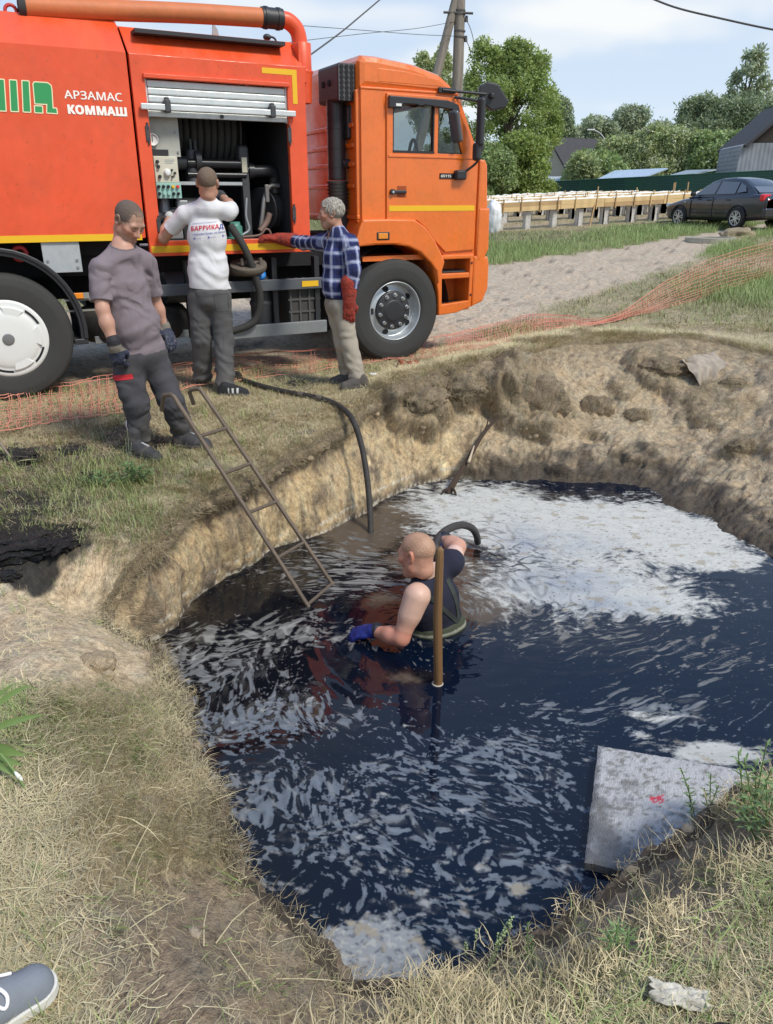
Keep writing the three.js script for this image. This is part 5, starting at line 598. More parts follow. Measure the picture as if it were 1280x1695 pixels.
// ---------------------------------------------------------------- the four men
const person = (base, label) => { const g = thing('person', label, 'person', [base.x, base.y, base.z], 0); const A = (px, py, D) => atD(px, py, D).sub(base); return [g, A]; };
const addPart = (g, name, geo, m, label) => part(name, geo, m, g, label);
{ // ---- man in the grey-brown T-shirt
  const gy = (x, d) => groundY(x, d);
  const fr = onY(235, 752, -0.09), fl = onY(306, 738, -0.08); fr.y = gy(fr.x, -fr.z); fl.y = gy(fl.x, -fl.z);
  const base = V((fr.x + fl.x) / 2, min(fr.y, fl.y), (fr.z + fl.z) / 2), D0 = -fr.z, D1 = -fl.z;
  const [g, A] = person(base, 'man in grey-brown T-shirt and dark work trousers looking down beside the ladder');
  const hd = A(214, 366, D0 + 0.02), nk = A(203, 408, D0 + 0.02), SR = A(164, 446, D0 - 0.13), SL = A(243, 436, D0 + 0.15), che = A(205, 474, D0 + 0.01), pel = A(233, 578, D0 + 0.05);
  const ER = A(170, 512, D0 - 0.2), WR = A(190, 574, D0 - 0.22), EL = A(256, 497, D0 + 0.24), WL_ = A(272, 541, D0 + 0.27);
  const HR = A(211, 598, D0 - 0.02), HL = A(252, 592, D0 + 0.12), KR = A(226, 668, D0 - 0.06), KL = A(284, 664, D0 + 0.06), AR = fr.clone().sub(base).add(V(0, 0.09, 0)), AL = fl.clone().sub(base).add(V(0, 0.09, 0));
  const fwd = V(0.62, 0, 0.78).normalize();
  const hf = V(0.76, -0.66, 0.46), hu = V(0.45, 0.8, 0.25), line = (X, y, z) => { const front = z - 0.05 + 0.5 * max(0, X - 0.03) - (X < 0.028 ? 0.012 : 0) + (y - 0.09) * 0.35, side = 0.012 - y + (z > -0.02 ? 0.0 : -0.055) + (X > 0.06 && z > -0.03 && z < 0.018 ? -0.03 : 0); return max(front, side, z > 0.012 ? 0.028 - y + (X > 0.066 ? -0.03 : 0) : -1); };
  const T = torso(pel, che, nk, SL, SR, fwd, 0.97), body = [...T, ...arm(SR, ER, WR), ...arm(SL, EL, WL_), ...leg(HR, KR, AR), ...leg(HL, KL, AL), neckCap(nk, hd, hf, hu, 0.058)];
  const sk = [0.50, 0.27, 0.19];
  const bodyM = addPart(g, 'body', [nets(field(body, 0.035), boundsOf(body), 0.009, (x, y, z) => { const n = 1 + 0.15 * fbm(x * 30, y * 30, z * 30, 2); return sk.map((q) => q * n); }), headGeo(hd, hf, hu, { base: sk, ruddy: 0.6, stubble: 0.4, hair: [0.07, 0.05, 0.035], scalp: line, scalpC: [0.2, 0.135, 0.1] }, 1.02)], skinMat);
  addPart(g, 'hair', hairGeo(hd, hf, hu, cropped(0.0035, line), 0.004, (x, y, z) => { const k = 1 + 0.5 * pn(x * 260, y * 130, z * 260), t = sst(0.03, 0.075, z); return [lerp(0.12, 0.28, t) * k, lerp(0.088, 0.18, t) * k, lerp(0.07, 0.13, t) * k]; }, 1.02), clothMat({ roughness: 0.95, bumpScale: 0 }));
  const up = nk.clone().sub(pel).normalize(), hem = pel.clone().addScaledVector(up, -0.05);
  const sl = (s, e, r0, r1, t) => cutBy(cap(s, e, r0, r1), s.clone().lerp(e, t), e.clone().sub(s).normalize());
  const SH = [...torso(pel, che, nk, SL, SR, fwd, 0.97, 0.014), sl(SR, ER, 0.066, 0.072, 0.80), sl(SL, EL, 0.066, 0.07, 0.80), ell(che.clone().lerp(pel, 0.62).addScaledVector(fwd, 0.03), [0.172, 0.16, 0.13], up.clone().cross(fwd).normalize(), up, fwd)];
  const shF = field(SH, 0.035), shirtF = (x, y, z) => { const v0 = shF(x, y, z); if (v0 > 0.06 || v0 < -0.06) return v0; let v = v0 + 0.017 * fold(x, y, z, 3.3, 9); const h = (x - hem.x) * up.x + (y - hem.y) * up.y + (z - hem.z) * up.z; v = smax(v, -h + 0.006 * pn(x * 9, z * 9, 2), 0.006); const c = hypot(x - nk.x - 0.02, (y - nk.y - 0.035) * 1.4, z - nk.z - 0.03) - 0.083; return smax(v, -c, 0.006); };
  const col0 = [0.20, 0.162, 0.178];
  addPart(g, 't_shirt', nets(shirtF, boundsOf(SH), 0.0075, (x, y, z) => { const c = [...col0], n = 1 + 0.1 * fbm(x * 14, y * 14, z * 14, 3), q = hypot(x - nk.x - 0.02, (y - nk.y - 0.035) * 1.4, z - nk.z - 0.03); if (q < 0.1) mixc(c, [0.12, 0.095, 0.1], 0.7); return c.map((v) => v * n); }), clothMat());
  const TR = [ell(pel.clone().add(V(0.01, -0.05, 0)), [0.172, 0.13, 0.13], up.clone().cross(fwd).normalize(), up, fwd), cap(HR, KR, 0.108, 0.088), cap(KR, AR, 0.088, 0.08), cap(HL, KL, 0.108, 0.09), cap(KL, AL, 0.09, 0.082), cap(HR.clone().lerp(KR, 0.35).add(V(-0.05, 0, 0.05)), HR.clone().lerp(KR, 0.75).add(V(-0.03, 0, 0.06)), 0.05, 0.052)];
  const trF = field(TR, 0.03), trousF = (x, y, z) => { const v0 = trF(x, y, z); if (v0 > 0.06 || v0 < -0.06) return v0; let v = v0 + 0.018 * fold(x, y, z, 8.1, 9) + 0.006 * sin(y * 60 + 5 * pn(x * 8, y * 4, z * 8)) * sst(0.32, 0.1, y); v = smax(v, y - pel.y - 0.07, 0.01); return smax(v, 0.085 - y + 0.012 * pn(x * 12, 1, z * 12), 0.008); };
  const flash = [A(215, 712, D0 - 0.15), A(222, 738, D0 - 0.15)];
  const trM = addPart(g, 'trousers', nets(trousF, boundsOf(TR), 0.0075, (x, y, z) => { const n = 1 + 0.3 * fbm(x * 10, y * 10, z * 10, 3), c = [0.052, 0.050, 0.056]; mixc(c, [0.09, 0.08, 0.07], 0.5 * sst(0.0, 0.3, fbm(x * 4, y * 4, z * 4, 2)) + 0.4 * sst(0.3, 0.1, y)); return c.map((q) => q * n); }), clothMat());
  // details sit on the trousers: follow the surface towards the camera
  const onSurf = (F0, p, dir, off) => { const q = p.clone().addScaledVector(dir, 0.3); for (let i = 0; i < 160; i++) { const v = F0(q.x, q.y, q.z); if (v < 0.001) return q.addScaledVector(dir, off); q.addScaledVector(dir, -max(0.001, min(v, 0.03) * 0.5)); if (q.distanceTo(p) > 0.7) break; } return null; };
  const ribbon = (F0, a, b, w, dir, off = 0.002, n = 14, m = 4) => { const P = [], I = [], side = b.clone().sub(a).normalize().cross(dir).normalize(); for (let i = 0; i <= n; i++) for (let j = 0; j <= m; j++) { const p = a.clone().lerp(b, i / n).addScaledVector(side, (j / m - 0.5) * w), q = onSurf(F0, p, dir, off) ?? P.last ?? p; P.last = q; P.push(q.x, q.y, q.z); } for (let i = 0; i < n; i++) for (let j = 0; j < m; j++) { const k = i * (m + 1) + j; I.push(k, k + 1, k + m + 1, k + 1, k + m + 2, k + m + 1); } const q = new THREE.BufferGeometry(); q.setAttribute('position', new THREE.Float32BufferAttribute(P, 3)); q.setIndex(I); q.computeVertexNormals(); return q; };
  g.userData; const cam = V(-0.15, 0.05, 1).normalize();
  part('reflective_strip', ribbon(trousF, A(217, 692, D0), A(223, 728, D0), 0.02, cam, 0.004), mat([0.75, 0.75, 0.73], 0.5), trM);
  part('red_pocket_trim', ribbon(trousF, A(190, 625, D0 - 0.1), A(223, 622, D0 - 0.1), 0.036, cam, 0.004), mat([0.5, 0.02, 0.03], 0.8), trM);
  const glC = (a, x, y, z) => { const n = 1 + 0.4 * fbm(x * 40, y * 40, z * 40, 2); if (a < -0.012) return [0.018, 0.016, 0.02]; const c = a < 0.03 ? [0.16, 0.14, 0.11] : [0.022, 0.028, 0.055]; mixc(c, [0.13, 0.12, 0.11], a > 0.05 ? sst(0.15, 0.4, pn(x * 60, y * 60, z * 60)) * 0.6 : 0); return c.map((q) => q * n); };
  addPart(g, 'glove', handGeo(WR, A(204, 628, D0 - 0.2).sub(WR), V(0.1, 0.1, 1), { curl: 0.75, thumb: -1, cuff: 0.035, cuffR0: 0.041, cuffR1: 0.04, thick: 0.005, scale: 1.12, color: glC }), clothMat({ roughness: 0.7 }));
  addPart(g, 'glove', handGeo(WL_, A(288, 572, D0 + 0.2).sub(WL_), V(0.75, 0.35, 0.5), { curl: 0.45, thumb: 1, cuff: 0.035, cuffR0: 0.041, cuffR1: 0.04, thick: 0.005, scale: 1.12, color: glC }), clothMat({ roughness: 0.7 }));
  const shC = (y, a, c, x, yy, z) => { const n = 1 + 0.4 * fbm(x * 30, yy * 30, z * 30, 2); const k = y < 0.024 ? [0.045, 0.04, 0.036] : [0.04, 0.038, 0.04]; mixc(k, [0.12, 0.1, 0.08], sst(0.05, 0.3, fbm(x * 12, yy * 12, z * 12, 2)) * 0.6); if (y > 0.04 && a > 0.4 && a < 0.62 && abs(c - 0.01) < 0.012) return [0.4, 0.4, 0.4]; return k.map((q) => q * n); };
  addPart(g, 'boot', shoeGeo(fr.clone().sub(base).add(V(-0.06, -0.012, 0.06)), V(0.9, 0, 0.55), 0.31, 0.115, { high: 0.09, color: shC }), clothMat({ roughness: 0.75, bumpScale: 0.0005 }));
  addPart(g, 'boot', shoeGeo(fl.clone().sub(base).add(V(-0.07, -0.012, 0.02)), V(0.95, 0, 0.22), 0.31, 0.115, { high: 0.09, color: shC }), clothMat({ roughness: 0.75, bumpScale: 0.0005 }));
}
{ // ---- man in the white printed T-shirt at the open bay
  const fl = onY(337, 640, 0), fr = onY(374, 650, 0); for (const f of [fl, fr]) f.y = groundY(f.x, -f.z);
  const base = V((fl.x + fr.x) / 2, min(fl.y, fr.y), (fl.z + fr.z) / 2), D = -base.z;
  const [g, A] = person(base, 'man in white printed T-shirt reaching into the open bay, seen from behind');
  const hd = A(344, 303, D - 0.02), nk = A(344, 334, D + 0.0), SL = A(304, 356, D + 0.03), SR = A(379, 351, D + 0.05), che = A(343, 388, D + 0.02), pel = A(346, 476, D + 0.03);
  const EL = A(271, 394, D + 0.12), WLh = A(283, 356, D + 0.36), ER = A(384, 344, D + 0.30), WRh = A(369, 327, D + 0.62);
  const HL = A(330, 492, D + 0.03), HR = A(364, 492, D + 0.03), KL = A(334, 562, D + 0.02), KR = A(371, 562, D + 0.02), AL = fl.clone().sub(base).add(V(0, 0.09, 0)), AR = fr.clone().sub(base).add(V(0, 0.09, 0));
  const fwd = V(-0.2, 0, -1).normalize(), hf = V(-0.1, 0.12, -1), hu = V(0.02, 1, 0.1);
  const body = [...torso(pel, che, nk, SL, SR, fwd, 0.95), ...arm(SL, EL, WLh, [0.055, 0.046, 0.034]), ...arm(SR, ER, WRh, [0.055, 0.046, 0.034]), ...leg(HL, KL, AL), ...leg(HR, KR, AR), neckCap(nk, hd, hf, hu, 0.06)];
  const sk = [0.47, 0.25, 0.17];
  addPart(g, 'body', [nets(field(body, 0.035), boundsOf(body), 0.009, (x, y, z) => { const n = 1 + 0.15 * fbm(x * 30, y * 30, z * 30, 2); return sk.map((q) => q * n); }), headGeo(hd, hf, hu, { base: sk, ruddy: 0.5 }, 1.05)], skinMat);
  addPart(g, 'hair', hairGeo(hd, hf, hu, cropped(0.003, (X, y, z) => max(z - 0.055, -0.095 - y, z > -0.03 ? 0.0 - y : -1)), 0.004, (x, y, z) => { const k = 1 + 0.4 * pn(x * 260, y * 130, z * 260); return [0.15 * k, 0.105 * k, 0.075 * k]; }, 1.05), clothMat({ bumpScale: 0 }));
  const up = nk.clone().sub(pel).normalize(), X = up.clone().cross(fwd).normalize(), hem = pel.clone().addScaledVector(up, -0.005);
  const sl = (s, e, r0, r1, t) => cutBy(cap(s, e, r0, r1), s.clone().lerp(e, t), e.clone().sub(s).normalize());
  const SH = [...torso(pel, che, nk, SL, SR, fwd, 0.95, 0.014), sl(SL, EL, 0.068, 0.078, 0.62), sl(SR, ER, 0.070, 0.078, 0.55), ell(pel.clone().lerp(che, 0.3), [0.18, 0.2, 0.135], X, up, fwd), { ...cap(pel.clone().addScaledVector(X, -0.13), pel.clone().addScaledVector(X, -0.19).addScaledVector(up, -0.02), 0.05, 0.02), k: 0.05 }];
  const F1 = field(SH, 0.035), shirtF = (x, y, z) => { const v0 = F1(x, y, z); if (v0 > 0.06 || v0 < -0.06) return v0; let v = v0 + 0.011 * fold(x, y, z, 5.1, 7) + 0.006 * sin((y + x * 0.55) * 48 + 4 * pn(x * 5, y * 5, z * 5)) * sst(che.y - 0.02, che.y - 0.2, y) * (0.5 + pn(x * 5, y * 5, 3)); const h = (x - hem.x) * up.x + (y - hem.y) * up.y + (z - hem.z) * up.z; v = smax(v, -h + 0.008 * pn(x * 9, z * 9, 2), 0.006); const c = hypot(x - nk.x, (y - nk.y - 0.072) * 1.5, z - nk.z + 0.02) - 0.085; return smax(v, -c, 0.006); };
  const shirt = addPart(g, 't_shirt', nets(shirtF, boundsOf(SH), 0.0075, (x, y, z) => { const n = 0.66 * (1 + 0.06 * fbm(x * 9, y * 9, z * 9, 3)); return [n, n * 0.985, n * 1.0]; }), clothMat());
  { // print across the back
    const cw = 1024, ch = 420, c = document.createElement('canvas'); c.width = cw; c.height = ch; const q = c.getContext('2d'); q.clearRect(0, 0, cw, ch);
    q.fillStyle = '#8b93b8'; q.font = 'italic 38px sans-serif'; q.fillText('строительный торговый дом', 60, 66);
    q.font = 'bold 128px sans-serif'; q.save(); q.translate(20, 196); q.scale(1.06, 1); q.fillStyle = '#c2303f'; q.fillText('БАРРИКА', 0, 0); const wq = q.measureText('БАРРИКА').width; q.fillStyle = '#34418f'; q.fillText('Д', wq, 0); const wd = q.measureText('Д').width; q.fillStyle = '#c2303f'; q.fillText('А', wq + wd, 0); q.restore();
    q.fillStyle = '#5a63ab'; q.font = '58px sans-serif'; q.fillText('г.Орехово-Зуево, ул.Ленина', 46, 284); q.fillStyle = '#6a72b4'; for (const x of [80, 390, 700]) { q.fillRect(x, 322, 34, 40); } q.font = '28px sans-serif'; q.fillStyle = '#9aa0c4'; for (const x of [124, 434, 744]) q.fillText('barrikada', x, 354);
    const t = new THREE.CanvasTexture(c); t.colorSpace = THREE.SRGBColorSpace; const P = [], U = [], I = [], good = [], n = 56, m = 18, o = che.clone().addScaledVector(up, 0.035), wdt = 0.40, hgt = 0.175, tilt = 0.06;
    for (let j = 0; j <= m; j++) for (let i = 0; i <= n; i++) { const u = i / n - 0.36, v = 0.5 - j / m, p = o.clone().addScaledVector(X, -u * wdt).addScaledVector(up, v * hgt + u * tilt).addScaledVector(fwd, -0.35); let ok = false, go = 0; for (let k = 0; k < 200 && go < 0.42; k++) { const f = shirtF(p.x, p.y, p.z); if (f < 0.0008) { ok = true; break; } const s = max(0.0005, min(f, 0.04) * 0.6); go += s; p.addScaledVector(fwd, s); } p.addScaledVector(fwd, -0.0028); P.push(p.x, p.y, p.z); U.push(i / n, 1 - j / m); good.push(ok); }
    for (let j = 0; j < m; j++) for (let i = 0; i < n; i++) { const a = j * (n + 1) + i, b = a + n + 1; if (good[a] && good[b] && good[a + 1] && good[b + 1]) I.push(a, b, a + 1, a + 1, b, b + 1); }
    const pg = new THREE.BufferGeometry(); pg.setAttribute('position', new THREE.Float32BufferAttribute(P, 3)); pg.setAttribute('uv', new THREE.Float32BufferAttribute(U, 2)); pg.setIndex(I); pg.computeVertexNormals();
    const pm = finish(new THREE.Mesh(pg, mat([1, 1, 1], 0.9, { map: t, alphaTest: 0.4, side: THREE.DoubleSide }))); pm.name = 'shirt_print'; pm.userData.label = 'red and blue lettering across the back'; shirt.add(pm); }
  const TR = [ell(pel.clone().add(V(0.0, -0.07, 0)), [0.175, 0.15, 0.14], X, up, fwd), cap(HL, KL, 0.105, 0.092), cap(KL, AL, 0.092, 0.088), cap(HR, KR, 0.105, 0.088), cap(KR, AR, 0.088, 0.086)];
  const F2 = field(TR, 0.022), trF = (x, y, z) => { const v0 = F2(x, y, z); if (v0 > 0.06 || v0 < -0.06) return v0; let v = v0 + 0.016 * fold(x, y, z, 12.1, 8) + 0.007 * sin(y * 52 + 5 * pn(x * 8, y * 4, z * 8)) * sst(0.34, 0.1, y); v = smax(v, y - pel.y - 0.06, 0.01); return smax(v, 0.055 - y + 0.01 * pn(x * 12, 1, z * 12), 0.008); };
  addPart(g, 'trousers', nets(trF, boundsOf(TR), 0.0075, (x, y, z) => { const n = 1 + 0.3 * fbm(x * 10, y * 10, z * 10, 3), c = [0.082, 0.080, 0.080]; mixc(c, [0.12, 0.11, 0.095], 0.5 * sst(0.3, 0.05, y)); const px = (x - pel.x) * X.x + (z - pel.z) * X.z, py = y - pel.y; if (z > pel.z && ((abs(px + 0.1) < 0.06 && abs(abs(py + 0.12) - 0.075) < 0.004) || (abs(py + 0.12) < 0.075 && abs(abs(px + 0.1) - 0.06) < 0.004))) mixc(c, [0.03, 0.03, 0.03], 0.7); return c.map((q) => q * n); }), clothMat());
  const glC = (a) => (a < -0.024 ? [0.5, 0.5, 0.48] : [0.05, 0.05, 0.055]);
  addPart(g, 'glove', handGeo(WLh, V(0.12, 0.3, -1), V(-0.3, 0.8, 0.2), { curl: 0.8, thumb: 1, cuff: 0.035, cuffR0: 0.038, cuffR1: 0.038, thick: 0.005, scale: 1.1, color: glC }), clothMat());
  addPart(g, 'glove', handGeo(WRh, V(-0.5, 0.5, -0.7), V(0.2, 0.8, 0.4), { curl: 0.8, thumb: -1, cuff: 0.035, cuffR0: 0.038, cuffR1: 0.038, thick: 0.005, scale: 1.1, color: glC }), clothMat());
  const shC = (y, a, c, x, yy, z) => { const n = 1 + 0.3 * fbm(x * 30, yy * 30, z * 30, 2); if (y < 0.024) return [0.10, 0.095, 0.085].map((q) => q * n); if (y > 0.03 && y < 0.075 && a > 0.3 && a < 0.72 && abs(((a - 0.3) * 7.5) % 1 - 0.5) < 0.2 && abs(c) > 0.02) return [0.55, 0.54, 0.52]; return [0.02, 0.02, 0.021].map((q) => q * n); };
  addPart(g, 'trainer', shoeGeo(fl.clone().sub(base).add(V(0.0, -0.01, 0.06)), V(-0.35, 0, -1), 0.3, 0.1, { color: shC }), clothMat({ bumpScale: 0.0005 }));
  addPart(g, 'trainer', shoeGeo(fr.clone().sub(base).add(V(-0.06, -0.01, 0.05)), V(1, 0, 0.05), 0.3, 0.1, { color: shC }), clothMat({ bumpScale: 0.0005 }));
}
{ // ---- grey-haired man in the checked shirt
  const fr = onY(576, 634, 0), fl = onY(592, 642, 0); for (const f of [fl, fr]) f.y = groundY(f.x, -f.z);
  const base = V((fl.x + fr.x) / 2, min(fl.y, fr.y), (fl.z + fr.z) / 2), D = -base.z;
  const [g, A] = person(base, 'grey-haired man in blue checked shirt and red gauntlets leaning on the lorry');
  const hd = A(548, 353, D + 0.0), nk = A(560, 386, D + 0.0), SR = A(532, 402, D + 0.14), SL = A(580, 402, D - 0.12), che = A(556, 426, D + 0.0), pel = A(560, 494, D + 0.0);
  const ER = A(503, 402, D + 0.4), WRh = A(484, 398, D + 0.55), EL = A(586, 448, D - 0.17), WLh = A(579, 487, D - 0.17);
  const HR = A(556, 506, D + 0.06), HL = A(567, 508, D - 0.07), KR = A(567, 566, D + 0.04), KL = A(578, 570, D - 0.08), AR = fr.clone().sub(base).add(V(0, 0.09, 0)), AL = fl.clone().sub(base).add(V(0, 0.09, 0));
  const fwd = V(-0.93, 0, 0.22).normalize(), hf = V(-1, -0.05, 0.02), hu = V(-0.1, 1, 0.05);
  const body = [...torso(pel, che, nk, SL, SR, fwd, 0.86), ...arm(SR, ER, WRh), ...arm(SL, EL, WLh), ...leg(HR, KR, AR, [0.08, 0.055, 0.04]), ...leg(HL, KL, AL, [0.08, 0.055, 0.04]), neckCap(nk, hd, hf, hu, 0.056)];
  const sk = [0.43, 0.225, 0.15];
  addPart(g, 'body', [nets(field(body, 0.035), boundsOf(body), 0.009, (x, y, z) => { const n = 1 + 0.15 * fbm(x * 30, y * 30, z * 30, 2); return sk.map((q) => q * n); }), headGeo(hd, hf, hu, { base: sk, ruddy: 0.6, stubble: 0.3, hair: [0.2, 0.18, 0.16] }, 1.0)], skinMat);
  addPart(g, 'hair', hairGeo(hd, hf, hu, (x, y, z) => { const s = cropped(0.015, (X, yy, zz) => max(zz - 0.068 - (X < 0.04 ? 0.01 : 0) + (yy < 0.055 ? 0.03 : 0), -0.065 - yy, zz > -0.012 ? 0.018 - yy + (zz < 0.012 && X > 0.06 ? -0.03 : 0) : -1))(x, y, z); return s + 0.004 * pn(x * 40, y * 16, z * 40); }, 0.0042, (x, y, z) => { const k = 0.85 + 0.9 * pn(x * 120, y * 28, z * 120); const w = 1 - 0.35 * sst(0.02, -0.05, y); return [0.34 * k * w, 0.305 * k * w, 0.255 * k * w]; }, 1.0), clothMat({ bumpScale: 0 }));
  const up = nk.clone().sub(pel).normalize(), X = up.clone().cross(fwd).normalize();
  const sl = (s, e, r0, r1, t) => cutBy(cap(s, e, r0, r1), s.clone().lerp(e, t), e.clone().sub(s).normalize());
  const SH = [...torso(pel, che, nk, SL, SR, fwd, 0.86, 0.016), cap(SR, ER, 0.075, 0.062), sl(ER, WRh, 0.062, 0.055, 0.8), cap(SL, EL, 0.075, 0.066), sl(EL, WLh, 0.066, 0.06, 0.72), ell(pel.clone().lerp(che, 0.35).addScaledVector(fwd, 0.02), [0.16, 0.16, 0.125], X, up, fwd), { ...cap(nk.clone().addScaledVector(X, 0.05).addScaledVector(fwd, 0.02), nk.clone().addScaledVector(X, -0.05).addScaledVector(fwd, 0.02), 0.05), k: 0.05 }];
  const F1 = field(SH, 0.03), shirtF = (x, y, z) => { const v0 = F1(x, y, z); if (v0 > 0.06 || v0 < -0.06) return v0; let v = v0 + 0.014 * fold(x, y, z, 15.1, 8); v = smax(v, pel.y + 0.015 - y + 0.006 * pn(x * 9, z * 9, 2), 0.006); const q = V(x, y, z).sub(nk), a = q.dot(fwd), b = q.dot(up); const c = hypot((q.dot(X)) * 1.1, max(0, abs(b - 0.02) - 0.06), a - 0.055) - 0.052; return smax(v, -c, 0.006); };
  const armAx = [[SR, ER], [ER, WRh], [SL, EL], [EL, WLh]].map(([a, b]) => ({ a, d: b.clone().sub(a).normalize(), l: b.distanceTo(a) }));
  const plaid = (u, v) => { const s = (t, p, w) => { const q = abs(((t / p) % 1 + 1) % 1 - 0.5) * p; return q < w ? 1 : 0; }; const c = [0.022, 0.032, 0.135], lu = s(u, 0.115, 0.016), lv = s(v, 0.115, 0.016), du = s(u + 0.05, 0.115, 0.024), dv = s(v + 0.05, 0.115, 0.024); mixc(c, [0.008, 0.011, 0.05], (du + dv) * 0.45); mixc(c, [0.42, 0.46, 0.62], (lu + lv) * 0.42); if (s(u, 0.115, 0.004)) mixc(c, [0.62, 0.64, 0.75], 0.5); if (s(v, 0.115, 0.004)) mixc(c, [0.62, 0.64, 0.75], 0.5); return c; };
  addPart(g, 'checked_shirt', nets(shirtF, boundsOf(SH), 0.0062, (x, y, z) => { const p = V(x, y, z); let best = null, bd = 0.082; for (const A_ of armAx) { const q = p.clone().sub(A_.a), t = clamp(q.dot(A_.d), -0.02, A_.l + 0.02), r = q.addScaledVector(A_.d, -t).length(); if (r < bd && t > 0.04) { bd = r; best = [A_, t]; } } let u, v; if (best) { const q = p.clone().sub(best[0].a), e1 = V(0, 0, 1).cross(best[0].d).normalize(), e2 = best[0].d.clone().cross(e1); v = best[1]; u = atan2(q.dot(e1), q.dot(e2)) * 0.07; } else { const q = p.clone().sub(pel); v = q.dot(up); u = atan2(q.dot(X), q.dot(fwd)) * 0.15 + 0.02; } const n = 1 + 0.15 * fbm(x * 14, y * 14, z * 14, 2); return plaid(u, v).map((k) => k * n); }), clothMat());
  const TR = [ell(pel.clone().add(V(0.0, -0.05, 0)), [0.15, 0.13, 0.125], X, up, fwd), cap(HR, KR, 0.095, 0.078), cap(KR, AR, 0.078, 0.074), cap(HL, KL, 0.098, 0.08), cap(KL, AL, 0.08, 0.078)];
  const F2 = field(TR, 0.022), trF = (x, y, z) => { const v0 = F2(x, y, z); if (v0 > 0.06 || v0 < -0.06) return v0; let v = v0 + 0.013 * fold(x, y, z, 22.1, 8) + 0.005 * sin(y * 50 + 5 * pn(x * 8, y * 4, z * 8)) * sst(0.3, 0.1, y); v = smax(v, y - pel.y - 0.045, 0.01); return smax(v, 0.05 - y + 0.01 * pn(x * 12, 1, z * 12), 0.008); };
  addPart(g, 'trousers', nets(trF, boundsOf(TR), 0.0075, (x, y, z) => { const n = 1 + 0.2 * fbm(x * 10, y * 10, z * 10, 3), c = [0.36, 0.315, 0.25]; mixc(c, [0.22, 0.185, 0.145], 0.6 * sst(0.1, 0.35, fbm(x * 5, y * 5, z * 5, 2)) + 0.3 * sst(0.3, 0.05, y)); return c.map((q) => q * n); }), clothMat());
  { const bt = (x, y, z) => max(F2(x, y, z) - 0.006, abs(y - pel.y - 0.022) - 0.02); addPart(g, 'belt', nets(bt, boundsOf(TR.slice(0, 1)), 0.0062, () => [0.016, 0.016, 0.018]), clothMat({ roughness: 0.5 })); }
  const glC = (a, x, y, z) => { const n = 1 + 0.5 * fbm(x * 26, y * 26, z * 26, 3), c = [0.30, 0.038, 0.022]; mixc(c, [0.12, 0.03, 0.02], sst(0.05, 0.35, fbm(x * 20, y * 20, z * 20, 2)) * 0.7); return c.map((q) => q * n); };
  const hand = truckPoint(-1.4, 1.315, 0.03).sub(base);
  addPart(g, 'gauntlet', handGeo(hand.clone().lerp(WRh, 0.42), hand.clone().sub(WRh), V(0, 1, 0.25), { curl: 0.35, thumb: 1, cuff: 0.13, cuffR0: 0.062, cuffR1: 0.045, thick: 0.007, scale: 1.15, color: glC, crease: 0.003 }), clothMat());
  addPart(g, 'gauntlet', handGeo(WLh.clone().add(V(-0.005, -0.06, 0)), V(-0.03, -1, 0.03), V(0.1, 0.1, 1), { curl: 0.4, thumb: -1, cuff: 0.13, cuffR0: 0.066, cuffR1: 0.046, thick: 0.007, scale: 1.2, color: glC, crease: 0.003 }), clothMat());
  const shC = (y, a, c, x, yy, z) => { const n = 1 + 0.3 * fbm(x * 30, yy * 30, z * 30, 2); return (y < 0.022 ? [0.05, 0.045, 0.04] : [0.085, 0.075, 0.068]).map((q) => q * n); };
  addPart(g, 'shoe', shoeGeo(fr.clone().sub(base).add(V(0.09, -0.008, 0.02)), V(-1, 0, 0.16), 0.28, 0.098, { color: shC }), clothMat({ bumpScale: 0.0005 }));
  addPart(g, 'shoe', shoeGeo(fl.clone().sub(base).add(V(0.1, -0.008, 0.02)), V(-1, 0, 0.3), 0.28, 0.098, { color: shC }), clothMat({ bumpScale: 0.0005 }));
}
